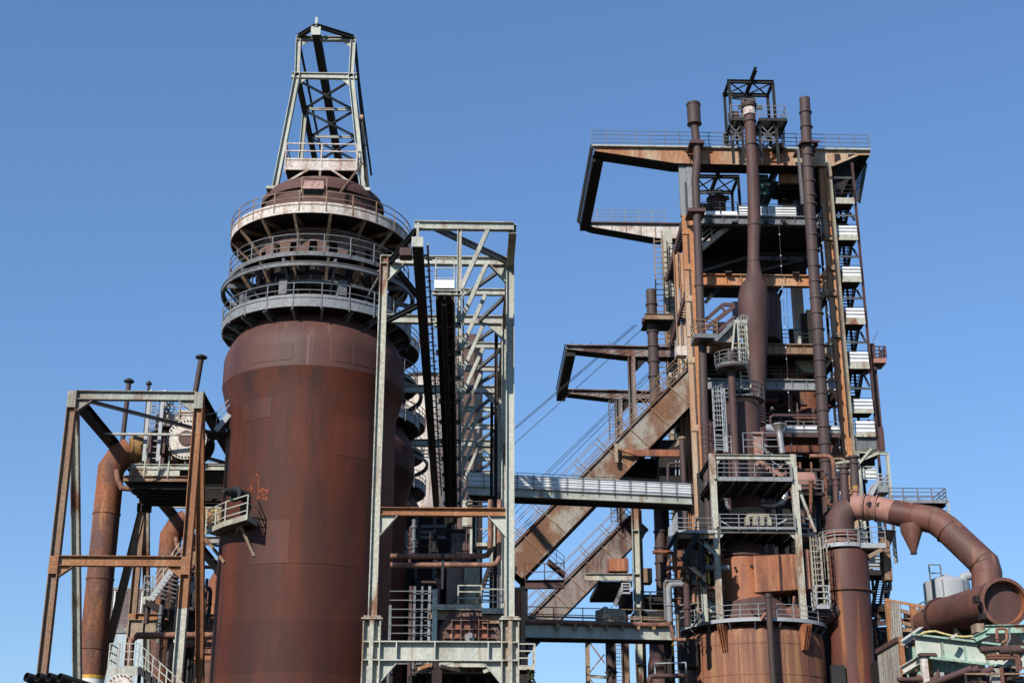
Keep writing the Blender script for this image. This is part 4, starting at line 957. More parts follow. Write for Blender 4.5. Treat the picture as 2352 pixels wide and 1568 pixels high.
# pylon
e = thing('lattice_pylon', 'thin crossed lattice pylon below the pipe bridge', 'pylon')
a = M3(922, 1020, 136); b = M3(1140, 1480, 136); part(MB().bar(V((a.x, 136, 0)), a, .4, .4, Y), 'post', m_brownbeam)
part(MB().bar(M3(930, 1040, 136), M3(1135, 1320, 136), .12, .12).bar(M3(940, 1450, 136), M3(1130, 1215, 136), .12, .12).bar(M3(940, 1490, 136), M3(1150, 1800, 136), .12, .12), 'brace', m_brownbeam)
part(MB().bar(M3(940, 1478, 136), M3(1150, 1495, 136), .3, .25), 'cross_bar', m_palerust)
# columns behind the pipe bridge
for lab, px, pt, c, y, w, mt in (('pale rust column pair crossing the lower skip bridge', 1500, 690, M2, 128, .62, m_palerust), ('thin brown column beside the pale rust column pair', 1560, 690, M2, 128.6, .3, m_brownbeam), ('brown column between caged ladder and pipe stack below the pipe bridge', 1380, 900, M3, 133, .55, m_brownbeam)):
    e = thing('support_column', lab, 'column', 'columns behind the pipe bridge')
    q = c(px, pt, y); part(MB().ib(V((q.x, y, 0)), V((q.x, y, q.z)), .6, w, X), 'shaft', mt)
    s = MB(); z = 2
    while z < q.z: s.box(q.x-w*.48, q.x+w*.48, y-.31, y+.31, z-.04, z+.04); z += 4
    part(s, 'stiffeners', mt)
for lab, c, px, p0, p1, y in (('caged ladder beside the column under the far crane girder', M1, 1222, 750, 1215, 139, ), ('caged ladder dropping below the pipe bridge', M3, 1300, 1035, 1600, 137), ('caged ladder under the white bridge left of the pale columns', M2, 1248, 690, 910, 138)):
    e = thing('caged_ladder', lab, 'ladder', 'caged ladders in the middle')
    a = c(px, p1, y); b = c(px, p0, y); part(MB().ladder(V((b.x, y, a.z)), b, X, .6, .35, .03), 'ladder', m_pipe2)
    k = MB(); ld = MB().ladder(V((b.x, y-.1, a.z)), b, X, .7, 99, .02, .42, (0, -1, 0)); part(ld, 'cage', m_grey2)
# lower pipe bridge
e = thing('pipe_bridge', 'long pale green pipe bridge with railing low in the middle', 'bridge')
def Yp(u): return 104+(u-1190)/400*3
def op(px, py): u, v = M3.uv(px, py); return Q(u, v, Yp(u))
a = op(40, 915); b = op(2000, 955); part(MB().ib(a, b, .4, 1.05), 'girder', m_pale); part(MB().ib(a+Y*2, b+Y*2, .4, 1.05), 'girder', m_dkgreen)
part(MB().prism([a-Z*.5+Y*.2, b-Z*.5+Y*.2, b-Z*.5+Y*1.8, a-Z*.5+Y*1.8], Z*.1), 'shade_soffit', m_dark)  # dark sheet painting the shade below the pipe bridge
part(MB().prism([a+Z*.4+Y*.2, b+Z*.4+Y*.2, b+Z*.4+Y*1.8, a+Z*.4+Y*1.8], Z*.08), 'deck', m_dark)
part(MB().tube([op(40, 812)-Y*.25, op(1700, 862)-Y*.25, op(1900, 860)-Y*.25], .19, 12), 'pipe', m_piporange)
for px in (560, 770, 962, 1152, 1350, 1540, 1730): q = op(px, 880); part(MB().box(q.x-.12, q.x+.12, q.y-.4, q.y-.2, q.z-.25, q.z+.2), 'bracket', m_brownbeam)
a2 = op(150, 805); b2 = op(1920, 850); part(MB().rail([a2, b2], 1.05, 1, 2.1, .03).bar(a2+Z*.35-Y*.05, b2+Z*.35-Y*.05, .12, .12), 'railing', m_brownbeam)
part(MB().ib(V((b.x-.5, b.y+1, 0)), V((b.x-.5, b.y+1, b.z-.5)), .5, .5, X), 'support', m_dark)
e = thing('head_tank', 'small weathered box tank standing on the pipe bridge', 'tank')
y = 108; a = M3(1035, 820, y); m_ = M3(1120, 820, y); b = M3(1405, 820, y); z1_ = M3(1220, 655, y).z
part(MB().prism([V((a.x, y+.9, a.z-.2)), V((m_.x, y, a.z-.2)), V((b.x, y+.5, a.z-.2)), V((b.x-.3, y+2, a.z-.2)), V((a.x+.5, y+2.3, a.z-.2))], Z*(z1_-a.z+.2)), 'body', m_stone)
q = M3(1145, 640, y+.5); part(MB().lathe((q.x, y+.7, z1_), [(.3, 0), (.3, .12), (.18, .25), (.02, .3)], 16).bar(V((q.x+.5, y+.8, z1_)), V((q.x+.5, y+.8, z1_+.35)), .06, .06, Y), 'lid', m_galv)
e = thing('steel_ladder', 'orange rusty ladder frame beside the gantry column', 'ladder')
y = 92
for px in (60, 128): part(MB().bar(M3(px, 980 if px > 100 else 790, y), M3(px, 435, y), .1, .1, Y), 'stile', m_copper)
for py in (440, 665, 690, 735): part(MB().bar(M3(20, py, y), M3(140, py, y), .12, .1), 'rung', m_copper)
e = thing('rust_column', 'broad rusty plate column behind the orange ladder frame', 'column')
a = M3(18, 400, 97); b = M3(155, 790, 97); part(MB().box(a.x, b.x, 97, 98, 0, a.z), 'plate', m_duct); part(MB().box(b.x-.25, b.x+.05, 96.9, 98.1, 0, a.z+.1).box(a.x, b.x, 96.95, 97, b.z+2, b.z+2.2), 'edge_flange', m_brownbeam)
e = thing('tie_beam', 'brown tie beam with handrail between the two skip bridges', 'beam')
a = M3(160, 360, 126); b = M3(640, 355, 126); part(MB().ib(a, b, .5, .75), 'girder', m_pipe2); part(MB().rail([a+Z*.38, b+Z*.38], 1.5, 1, 2, .035), 'railing', m_pipe2)
e = thing('link_stair', 'thin stair with railing linking the two skip bridges', 'stair')
a = M2(650, 1545, 126.5); b = M2(440, 1370, 126.5); part(MB().stairs(a, b, V((0, 1.2, 0)), None, .1, .35), 'flight', m_pipe2)
k = MB()
for h in (.6, 1.1, 1.6): k.bar(a+Z*h, b+Z*h, .045, .045)
for f in (.05, .5, .95): k.bar(a.lerp(b, f), a.lerp(b, f)+Z*1.6, .05, .05, Y)
part(k, 'railing', m_pipe2)
# platform house beneath the lower skip head
e = thing('skip_platform', 'black underside platform with pale edge beam right of the lower skip bridge', 'platform')
y = 126; a = M3(890, 270, y); b = M3(1475, 270, y); part(MB().ib(a, b, .4, .62), 'edge_beam', m_palerust)
part(MB().box(a.x+1.2, b.x, y+.3, y+9, a.z-.7, a.z-.3), 'deck', m_dark)
q = M2(1190, 1500, 127); q2 = M2(1425, 1350, 127); part(MB().box(q.x, q2.x, 127, 129, q.z, q2.z), 'cabin', m_copper)
q = M3(1345, 345, y-.3); q2 = M3(1450, 450, y-.3); part(MB().box(q.x, q2.x, y-.3, y+.5, q2.z-.15, q2.z).rail([V((q.x, y-.3, q2.z)), V((q2.x, y-.3, q2.z))], q.z-q2.z, 2, .8, .05), 'balcony', m_galv)
part(MB().stairs(M3(1260, 620, y+.5), M3(1350, 400, y), V((1, 2, 0)), None, .12, .4), 'flight', m_grey2)
part(MB().box(M3(1330, 450, y+2).x, M3(1480, 450, y+2).x, y+2, y+4, M3(1330, 680, y+2).z, M3(1330, 440, y+2).z), 'stair_house', m_dark)
part(MB().ib(V((b.x-.4, y+4, 0)), V((b.x-.4, y+4, a.z-.7)), .6, .6, X), 'support', m_brownbeam)
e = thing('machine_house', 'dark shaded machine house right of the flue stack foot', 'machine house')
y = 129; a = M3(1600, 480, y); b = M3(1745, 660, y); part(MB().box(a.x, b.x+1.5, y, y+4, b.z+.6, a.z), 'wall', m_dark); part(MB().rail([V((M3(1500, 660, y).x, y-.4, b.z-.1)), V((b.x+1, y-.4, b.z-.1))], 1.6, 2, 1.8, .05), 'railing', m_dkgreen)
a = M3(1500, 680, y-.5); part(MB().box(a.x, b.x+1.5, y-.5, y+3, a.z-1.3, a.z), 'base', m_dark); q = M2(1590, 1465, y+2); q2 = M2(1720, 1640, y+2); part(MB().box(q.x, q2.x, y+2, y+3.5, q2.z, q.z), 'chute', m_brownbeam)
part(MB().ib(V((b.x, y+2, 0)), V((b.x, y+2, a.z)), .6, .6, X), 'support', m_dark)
# small railed platform with ivy at the bottom
e = thing('overgrown_platform', 'small railed platform with ivy hanging from it beside the gantry foot', 'platform')
y = 88; a = M3(78, 1400, y); b = M3(280, 1400, y); z = M3(100, 1345, y).z
part(MB().box(a.x-.5, b.x, y, y+2.5, a.z, z), 'deck', m_palerust)
part(MB().rail([V((a.x-.5, y, z)), V((b.x, y, z)), V((b.x, y+2.4, z))], M3(100, 1085, y).z-z, 2, 1.1, .035), 'railing', m_pale)
part(MB().box(a.x-.3, b.x-.3, y+.3, y+2.2, 0, a.z), 'pier', m_dark)
iv = MB()
for k in range(900):
    px = random.uniform(.0, 1); h = random.random()**1.3*4.2; rr = random.uniform(-.28, .28)
    p = V((b.x-.28+rr*.7+(.1 if px > .5 else 0), y+random.uniform(-.1, 2.3), a.z+.1-h)); s = random.uniform(.05, .12); t = V((random.uniform(-1, 1), random.uniform(-1, 1), random.uniform(-1, 1))).normalized(); _, u1, u2 = frame(t, Z)
    iv.add([p-u1*s, p+u2*s*.7, p+u1*s, p-u2*s*.7], [(0, 1, 2, 3)])
m_leaf = M('ivy_leaf', (.05, .07, .025), (.07, .06, .03), .4, 3, 1, .7)
iv.build('ivy', m_leaf, e, kind=None)
# ================================================================ FURNACE TOWER
YA = 126.0
e = thing('furnace_tower', 'tall ochre and grey steel furnace tower with crane deck on top', 'tower')
lA = R3(262, 300, YA); lB = R3(322, 300, YA); lC = R3(382, 300, YA); rA = R4(1775, 700, YA); rB = R4(1898, 700, YA)
ztopb = R2(1200, 980, YA).z; zgrey = R3(300, 150, YA).z
YB = 140.5
part(MB().box(lA.x, lB.x, YA, YA+.5, 0, zgrey), 'column', m_tan); part(MB().box(lB.x+.02, lC.x, YA-.08, YA+.9, 0, zgrey), 'column', m_tanor)
part(MB().box(lA.x-.1, lB.x, YA, YA+.5, zgrey, ztopb), 'column', m_grey); part(MB().box(lB.x+.02, lC.x, YA-.08, YA+.9, zgrey, ztopb), 'column', m_grey)
part(MB().box(rA.x, rA.x+.42, YA, YA+.6, 0, ztopb), 'column', m_tan); part(MB().box(rA.x+.44, rB.x, YA-.08, YA+.9, 0, ztopb), 'column', m_tanor)
LV = [(150, 236, R3, m_grey2, 440), (726, 836, R3, m_tanor, 466), (1402, 1502, R3, m_brownbeam, 490), (652, 756, R4, m_grey, 500), (1232, 1385, R4, m_vessel2, 600)]
ZL = []
def gus(x, s, z, up_, r, mat, y):
    """quarter round haunch where a beam meets a column; s = direction along x"""
    pts = [V((x, y, z))]
    for k in range(7):
        a = pi/2*k/6; pts.append(V((x+s*r*(1-sin(a)), y, z+up_*r*(1-cos(a)))))
    return MB().prism(pts, Y*.3)
for (p0, p1, c, m, pl) in LV:
    z1, z0 = c(1000, p0, YA).z, c(1000, p1, YA).z; ZL.append((z0, z1))
    x0 = lC.x+.02; x1 = rA.x-.02
    b = MB().box(x0, x1, YA+.25, YA+.3, z0, z1).box(x0, x1, YA, YA+.6, z1-.1, z1).box(x0, x1, YA, YA+.6, z0, z0+.1)
    for k in range(1, 9): x = x0+(x1-x0)*k/9; b.box(x-.025, x+.025, YA+.08, YA+.25, z0+.1, z1-.1)
    part(b, 'cross_girder', m)
    part(gus(rA.x-.02, -1, z1, 1, 1.3, m if c is R3 and p0 < 200 else m_tan, YA+.1), 'haunch', m_grey2 if p0 == 150 else m_tan)
    part(gus(rA.x-.02, -1, z0, -1, 1.3, m, YA+.1), 'haunch', m_grey2 if p0 == 150 else m_tan)
# rear frame and tie beams
for x0, x1, m in ((lA.x+.1, lC.x, m_palerust), (rA.x, rB.x-.1, m_tan)):
    part(MB().box(x0, x1, YB, YB+.9, 0, ztopb-.5), 'column', m)
for i, (z0, z1) in enumerate(ZL):
    if i not in (1, 2): part(MB().box(lC.x+.02, rA.x-.02, YB+.2, YB+.5, z0, z1), 'rear_girder', m_dark)
for (z0, z1) in ZL:
    part(MB().box(lB.x, lC.x-.2, YA+.92, YB-.02, z0+.1, z1-.05), 'side_beam', m_dark); part(MB().box(rA.x+.3, rB.x-.3, YA+.92, YB-.02, z0+.1, z1-.05), 'side_beam', m_dark)
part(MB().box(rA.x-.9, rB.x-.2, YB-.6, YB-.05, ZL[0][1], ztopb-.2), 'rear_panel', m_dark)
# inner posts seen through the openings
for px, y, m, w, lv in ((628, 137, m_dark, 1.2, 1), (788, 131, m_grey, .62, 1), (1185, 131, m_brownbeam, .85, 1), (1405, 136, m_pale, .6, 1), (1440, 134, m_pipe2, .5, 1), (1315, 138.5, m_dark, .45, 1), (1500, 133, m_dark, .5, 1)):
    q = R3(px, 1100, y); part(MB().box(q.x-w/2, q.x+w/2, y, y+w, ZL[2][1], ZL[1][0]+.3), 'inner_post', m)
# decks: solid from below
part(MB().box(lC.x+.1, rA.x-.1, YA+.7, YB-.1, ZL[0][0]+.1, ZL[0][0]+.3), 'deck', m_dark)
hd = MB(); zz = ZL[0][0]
hd.box(lC.x+.6, rA.x-2.6, YA+7.5, YA+12, zz-3.0, zz-.05); part(hd, 'shade_box', m_dark)  # near-black box added inside to give the opening its deep shade
zr_ = Q(1700, 668, YB).z; part(MB().box(lC.x+.3, rA.x-3.4, YB-2.2, YB-.3, zr_, zz-.1), 'shade_panel', m_dark)  # near-black panels added behind, standing in for the shaded tower interior
part(MB().box(lC.x+.3, lC.x+7.4, YA+9, YA+9.2, Q(1650, 640, YA+9).z, zz-.3), 'shade_panel', m_dark)
part(MB().box(rA.x-2.2, rA.x-.4, YA+6.5, YA+9, ZL[1][1]+2.3, zz), 'shade_panel', m_dark)
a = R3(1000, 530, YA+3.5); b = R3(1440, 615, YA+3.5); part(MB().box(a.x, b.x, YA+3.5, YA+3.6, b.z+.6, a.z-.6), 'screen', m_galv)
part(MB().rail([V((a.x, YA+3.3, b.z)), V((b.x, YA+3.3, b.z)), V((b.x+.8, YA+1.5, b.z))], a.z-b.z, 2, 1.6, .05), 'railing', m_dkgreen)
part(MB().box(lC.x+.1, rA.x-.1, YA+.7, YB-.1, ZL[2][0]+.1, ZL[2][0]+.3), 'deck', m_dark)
part(MB().box(lC.x+.1, rA.x-.1, YA+4, YB-.1, ZL[3][0]+.3, ZL[2][0]+.05), 'shade_wall', m_dark)  # dark filler wall, interior shade put into its colour
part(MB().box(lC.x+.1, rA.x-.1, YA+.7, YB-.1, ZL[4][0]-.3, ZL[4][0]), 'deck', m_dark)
part(MB().box(lC.x+.1, lC.x+6, YA+5, YB-.1, ZL[4][0], ZL[3][0]), 'shade_wall', m_dark)  # second dark filler, painting shade behind the lower opening
part(MB().box(lC.x-1, rA.x+.3, YA+5, YB-.1, 0, ZL[4][0]-.35), 'casing', m_dark)  # dark box added to fill the lower tower with shade
# stair and rail details on the tower
part(MB().bar(R3(455, 468, YA+1.5), R3(705, 262, YA+1.5), .5, .5), 'stair_stringer', m_white_rust)
part(MB().rail([R3(455, 440, YA+1.3), R3(640, 285, YA+1.3)], 1.6, 2, 1.4, .05), 'railing', m_palerust)
for px, py in ((770, 225), (705, 712), (1365, 722)): q = R3(px, py, YA-.1); part(MB().box(q.x-.3, q.x+.3, q.y-.4, q.y, q.z-.12, q.z+.05).bar(q-X*.15, q-X*.15-Z*.3, .05, .05, Y).bar(q+X*.15, q+X*.15-Z*.3, .05, .05, Y), 'lamp_bracket', m_dkgreen)
for px, py in ((1690, 378), (1718, 670), (1735, 922), (1766, 1330)): q = R3(px, py, YA-.1); part(MB().box(q.x-.35, q.x+.35, q.y-.25, q.y, q.z-.22, q.z+.2), 'bracket_box', m_brownbeam)
for (c, px, py) in ((R3, 292, 310), (R3, 300, 655), (R3, 318, 965), (R3, 328, 1310), (R4, 340, 470), (R4, 365, 1135)): q = c(px, py, YA); part(MB().box(lA.x-.04, lB.x, YA-.1, YA-.01, q.z-.3, q.z+.3), 'splice_plate', m_tan)
# white panels on the deck above the grey girder
for x0, x1, y0, y1, mid in ((R2(325, 1450, YA+.2).x, R2(690, 1450, YA+.2).x, 1452, 1488, 1), (R2(692, 1450, YA+.2).x, R2(1310, 1450, YA+.2).x, 1390, 1492, 3)):
    zt_, z0_ = R2(800, y0, YA+.2).z, R2(800, y1, YA+.2).z; part(MB().box(x0, x1, YA+.5, YA+.56, z0_, zt_), 'panel', m_white)
    part(MB().rail([V((x0, YA+.3, z0_)), V((x1, YA+.3, z0_))], zt_-z0_+(.1 if mid == 3 else .9), mid, 2.4 if mid == 3 else 2.2, .026), 'railing', m_dkgreen)

# crane deck girders
e = thing('crane_deck', 'rust streaked cantilever crane girders and walkway crowning the furnace tower', 'crane runway')
tip = R1(395, 800, YA-.4); yg = YA-.4
pts = [R1(395, 800, yg), R2(2080, 832, yg), R2(2080, 872, yg), R2(1968, 872, yg), R2(1690, 988, yg), R2(200, 962, yg), R1(1130, 946, yg), R1(395, 834, yg)]
gm_ = part(MB().prism(pts, Y*.12), 'near_girder', m_beamtop); MB().prism([p+V((0, .14, .03)) for p in pts], Y*1.9).build('shade_soffit', m_dark, gm_)  # block behind the web painted dark to carry the underside shade
MB().bar(pts[0]+V((-.3, -.05, .06)), pts[1]+V((0, -.05, .06)), .55, .14).build('top_flange', m_pale, gm_)
for poly in ([(1705, 858), (1765, 862), (1772, 918), (1708, 950)], [(1848, 862), (1928, 862), (1850, 896)]): MB().prism([R2(*p, yg-.03) for p in poly], Y*.02).build('opening', m_dark, gm_)
part(MB().rail([pts[0]+V((-.3, 0, .1)), R2(2075, 828, yg)], 1.75, 3, 1.5, .028), 'railing', m_grey2)
part(MB().rail([pts[0]+V((-.3, 2.2, .1)), R2(2075, 828, yg)+V((0, 2.2, 0))], 1.2, 2, 1.5, .028), 'railing', m_grey2)
part(MB().box(pts[0].x, pts[1].x, yg+1.52, yg+2.4, pts[0].z-.1, pts[0].z+.02), 'walkway', m_dark)
yf = depth_at(pts[0], 511)
fp = [V((tip.x+.3, yf, R1(372, 1502, yf).z)), R3(900, 252, yf), R3(900, 382, yf), R3(10, 372, yf), R1(372, 1530, yf)]
x9 = fp[1].x; fg = part(MB().prism([fp[0], V((x9, yf, fp[0].z)), V((x9, yf, R3(10, 372, yf).z)), R3(10, 372, yf), R1(372, 1530, yf)], Y*.12), 'far_girder', m_white_rust); MB().prism([p+V((0, .14, .03)) for p in (fp[0], V((x9, yf, fp[0].z)), V((x9, yf, R3(10, 372, yf).z)), R3(10, 372, yf), R1(372, 1530, yf))], Y*1.7).build('shade_soffit', m_dark, fg)  # far girder's rear block, black in place of underside shade
for k in range(8): q = R1(415+k*133, 1510, yf-.03); MB().bar(q, q-Z*(.5+.25*k), .07, .07, Y).build('stiffener', m_brownbeam, fg)
MB().bar(fp[0]+V((-.5, 0, .06)), V((x9, yf, fp[0].z+.06)), .6, .14).build('top_flange', m_pipe2, fg)
part(MB().rail([fp[0]+Z*.1, V((lA.x+1, yf, fp[0].z+.1))], 1.6, 3, 1.5, .028), 'railing', m_grey)
part(MB().box(tip.x-.1, tip.x+.95, tip.y+1.55, yf+.5, tip.z-.8, tip.z-.05), 'end_beam', m_dark)
k = MB(); y = tip.y+.5
while y < yf: k.box(tip.x-.45, tip.x-.12, y, y+.1, tip.z-.1, tip.z+.25); y += .55
k.bar(V((tip.x-.42, tip.y, tip.z+.25)), V((tip.x-.42, yf, tip.z+.25)), .08, .08); part(k, 'cable_rack', m_dkgreen)
part(MB().box(rB.x-2, R2(2080, 840, yg).x, yg+1.6, yf, pts[1].z-.5, pts[1].z-.2), 'side_walkway', m_dark)
part(MB().prism([V((rB.x+.2, YA+1, pts[4].z)), V((R2(1965, 880, yg).x, YA+1, pts[3].z-.4)), V((rB.x+.2, YA+1, pts[4].z-4.2))], Y*.7), 'knee_bracket', m_dark)
q = V((rB.x-.3, YA+8, pts[4].z)); part(MB().ib(q, V((q.x+3.2, YA+3, q.z-6)), .5, .7), 'strut', m_dark)
part(MB().box(rA.x-1.2, rA.x-.2, YA+2, YA+12, ZL[0][1]+.1, ztopb-.8), 'rail_support', m_dark)

e = thing('overhead_crane', 'dark green overhead travelling crane slung under the crane deck', 'crane')
zc = R2(1060, 1062, YA+1.5).z
for px in (1075, 1420): x = R2(px, 1062, YA+1.5).x; part(MB().ib(V((x, YA+1.2, zc-.55)), V((x, yf, zc-.55)), .75, 1.1), 'bridge_beam', m_crane)
x0, x1 = R2(1090, 1062, YA+3).x, R2(1340, 1062, YA+3).x
part(MB().box(x0, x1, YA+1.6, YA+2.0, zc-1.0, zc+.1), 'end_carriage', m_beamtop)
part(MB().box(x0-.1, x1+.4, YA+2.6, YA+5, zc-1.25, zc-.7), 'trolley', m_dark)
q = R2(940, 1120, YA+2); part(MB().tube([q-X*.8, q+X*.6], .42, 16).box(q.x-.6, q.x+.6, q.y-.3, q.y+.5, q.z-1.9, q.z-.5).tube([q+V((-.3, -.4, -1.1)), q+V((.1, -.4, -1.1))], .4, 14), 'hoist_motor', m_crane)
q = R2(940, 1195, YA+1.8); part(MB().box(q.x-.8, q.x+.8, q.y-.4, q.y+.5, q.z-.15, q.z+.1), 'footplate', m_grey)
e = thing('hook_block', 'yellow and black crane hook block hanging on ropes', 'hook block')
q = R2(1168, 1320, YA+5); w = MB()
for dx_ in (-.35, -.12, .12, .35): w.bar(q+V((dx_, 0, .5)), V((q.x+dx_, q.y, zc-1.7)), .05, .05, Y)
part(w, 'ropes', m_rope)
part(MB().box(q.x-.55, q.x+.55, q.y-.3, q.y+.3, q.z-.75, q.z+.65), 'block_frame', m_dkgreen); part(MB().disc(q-Y*.32, V((0, -1, 0)), .36, .04, 20), 'sheave', m_yellow)
part(MB().tube([q-Z*.75, q-Z*1.15, q+V((.3, 0, -1.45)), q+V((.25, 0, -1.8)), q+V((-.1, 0, -1.9)), q+V((-.32, 0, -1.65))], .12, 10), 'hook', m_dark)

# hoist frames on top
def hoist_frame(lab, c, P, y, dp, mat, full):
    global e
    e = thing('hoist_tower', lab, 'hoist tower', 'steel hoist towers on the furnace top')
    tl_, tr_, tlo, foot = P
    a = c(*tl_, y); b = c(*tr_, y); zt = a.z; zf = c(*foot, y).z
    for y_ in (y, y+dp):
        part(MB().ib(V((a.x-.2, y_, zt)), V((b.x+.1, y_, zt)), .3, .34), 'top_beam', mat)
    for x in (a.x, b.x):
        part(MB().ib(V((x, y, zt)), V((x, y+dp, zt)), .25, .3), 'side_beam', mat)
        for y_ in (y, y+dp): part(MB().ib(V((x, y_, zf if y_ == y else zf+(1.5 if full else 0))), V((x, y_, zt-.17)), .26, .26, X), 'leg', mat)
        part(MB().bar(V((x, y, zt-3)), V((x, y+dp, zt-6)), .1, .1), 'brace', mat)
    xm = (a.x+b.x)/2
    for p, q in (((a.x, y), (xm, y+dp)), ((xm, y), (a.x, y+dp)), ((xm, y), (b.x, y+dp)), ((b.x, y), (xm, y+dp))): part(MB().bar(V((p[0], p[1], zt-.05)), V((q[0], q[1], zt-.05)), .11, .11), 'plan_brace', mat)
    part(MB().ib(V((xm+.1, y-2.1, zt+.25)), V((xm+.1, y+dp+1.6, zt+.25)), .3, .42), 'monorail', m_dkgreen)
    return a, b, zt, zf, xm
yh = YA-2.2; dp = 2.6
a, b, zt, zf, xm = hoist_frame('dark steel hoist frame on the crane deck edge, tallest of the two', R2, ((598, 100), (1058, 105), None, (590, 962)), yh, dp, m_dkgreen, True)
zpl = R2(900, 520, yh).z
lx_ = [R2(p, 700, yh).x for p in (612, 742, 925, 1090)]
for i, x in enumerate(lx_):
    if i in (1, 2): part(MB().ib(V((x, yh, zf)), V((x, yh, zpl)), .22, .22, X), 'leg', m_dkgreen)
    part(MB().ib(V((x, yh+dp, zf+3.4)), V((x, yh+dp, zpl)), .22, .22, X), 'leg', m_dkgreen)
zm = R2(700, 715, yh).z
for (x0, x1) in ((lx_[0], lx_[1]), (lx_[2], lx_[3])):
    for y_ in (yh, yh+dp):
        part(MB().bar(V((x0, y_, zm)), V((x1, y_, zm)), .14, .14), 'tie', m_grey2)
        for z0, z1 in ((zm, zpl-.3), (zf+3.6, zm)):
            for s in (0, 1): part(MB().bar(V((x0 if s else x1, y_, z0)), V((x1 if s else x0, y_, z1)), .1, .1), 'cross_brace', m_grey2 if y_ == yh else m_dkgreen)
for x0, x1 in ((R2(612, 500, yh).x, R2(770, 500, yh).x), (R2(900, 500, yh).x, R2(1192, 500, yh).x)):
    pl_ = part(MB().box(x0, x1, yh-.5, yh+dp+.4, zpl-.02, zpl+.06), 'platform', m_galv)
    g = MB().box(x0-.02, x1+.02, yh-.56, yh-.5, zpl-.2, zpl+.12)
    n = max(2, int((x1-x0)/1.1))
    for k in range(n+1): x = x0+(x1-x0)*k/n; g.bar(V((x, yh-.48, zpl-.15)), V((x, yh+dp+.4, zpl-.15)), .14, .22)
    g.bar(V((x0, yh+1.4, zpl-.18)), V((x1, yh+1.4, zpl-.18)), .14, .24); g.build('platform_frame', m_dkgreen, pl_)
    MB().rail([V((x0, yh-.5, zpl)), V((x1, yh-.5, zpl)), V((x1, yh+dp+.3, zpl))], 1.5, 2, 1.6, .03).build('railing', m_grey, pl_)
part(MB().ladder(R2(1135, 770, yh+1.2), R2(1130, 590, yh+1.2), X, .9, .45, .035), 'ladder', m_grey)
q = R2(1175, 700, yh+1); part(MB().bar(R2(1170, 790, yh+1), R2(1160, 585, yh+1), .12, .12, Y), 'post', m_dkgreen)
part(MB().box(R2(1060, 800, yh+1).x, R2(1170, 800, yh+1).x, yh+.6, yh+2, R2(1060, 810, yh+1).z, R2(1060, 765, yh+1).z), 'base_box', m_dark)
def winch(c, P, y, m=m_grey2):
    (ax, ay), (bx, by), (cx_, cy_), (dx_, dy_), (ex, ey), (fx, fy) = P
    part(MB().ib(c(ax, ay, y), c(bx, by, y), .25, .3), 'winch_beam', m); part(MB().ib(c(cx_, cy_, y-.3), c(dx_, dy_, y-.3), .3, .4), 'winch_beam', m)
    for (x, t, bo) in ((ex, ey, fy), (fx, ey+12, fy)): part(MB().ib(c(x, bo, y), c(x, t, y), .28, .28, X), 'winch_post', m)
winch(R2, ((598, 262), (872, 290), (695, 370), (948, 372), (738, 275), (865, 480)), yh+1.2)
q = R2(655, 450, yh); part(MB().box(q.x-.5, q.x+.5, q.y, q.y+.7, q.z-.4, q.z+.4), 'winch_motor', m_pipe2)
yh2 = YA+4.5
a, b, zt, zf2, xm = hoist_frame('dark steel hoist frame sheltered under the crane deck, smaller looking', R2, ((240, 1095), (695, 1100), None, (600, 1485)), yh2, 3.6, m_dkgreen, False)
winch(R2, ((290, 1265), (530, 1250), (368, 1345), (600, 1320), (408, 1255), (528, 1440)), yh2+.5)
q = R2(472, 1400, yh2); part(MB().lathe((q.x, q.y, q.z), [(.9, -1.6), (.9, .5), (1.05, .55), (1.05, .75), (.9, .8), (.02, 1.0)], 24), 'bleeder_valve', m_pipe2)
q = R2(338, 1415, yh2-1); part(MB().box(q.x-.5, q.x+.5, q.y, q.y+.7, q.z-.4, q.z+.4), 'winch_motor', m_pipe2)

# ---------------------------------------------------------------- vertical pipes in front of the tower
e = thing('bleeder_pipe', 'thin brown pipe with wide capped head, leftmost on the furnace tower', 'pipe', 'tall pipes on the furnace tower')
y = 123.6
P = [R1(1306, 585, y), R1(1330, 800, y), R1(1336, 905, y), R1(1322, 1040, y), R1(1316, 1130, y), R3(396, 40, y), R3(424, 800, y), R3(438, 1200, y), R4(455, 260, y), R4(462, 640, y), R4(475, 1075, y)]
P.append(V((P[-1].x, y, 10)))
part(MB().tube(P, .40, 20), 'pipe', m_pipe)
q = P[0]; h = R1(1304, 400, y); part(MB().lathe((q.x, y, 0), [(.40, q.z-.3), (.66, q.z-.1), (.66, h.z), (.58, h.z), (.58, q.z+.3)], 24), 'cap', m_pipe); part(MB().ring((q.x, y), .64, .72, h.z-.25, h.z-.15, 24), 'rim', m_pipe); part(MB().ring((q.x, y), .64, .72, q.z-.1, q.z+.02, 24), 'rim', m_pipe)
for c, px, py, w in ((R1, 1325, 772, 1.3), (R1, 1325, 1395, 1.5)):
    q = c(px, py, y); part(MB().box(q.x-w*.55, q.x+w*.55, y-.6, y+1.8, q.z-.1, q.z+.1).box(q.x-w*.55, q.x+w*.55, y-.62, y-.56, q.z-.2, q.z+.16), 'guide_collar', m_pipe2)
q = R1(1325, 772, y); part(MB().bar(q, R1(1212, 825, YA-.5), .08, .08).bar(q, R1(1405, 825, YA-.5), .08, .08).bar(q-X*.4, R1(1270, 945, YA-.5), .08, .08), 'stay', m_dkgreen)
for c, px, py in ((R3, 424, 840), (R3, 440, 1185), (R3, 445, 1255)): q = c(px, py, y); part(MB().ring((q.x, y), .38, .47, q.z-.08, q.z+.08, 20), 'joint_ring', m_pipe)
e = thing('bottle_vessel', 'bottle shaped dark rust pipe swelling midway, centre of the furnace tower', 'pipe', 'tall pipes on the furnace tower')
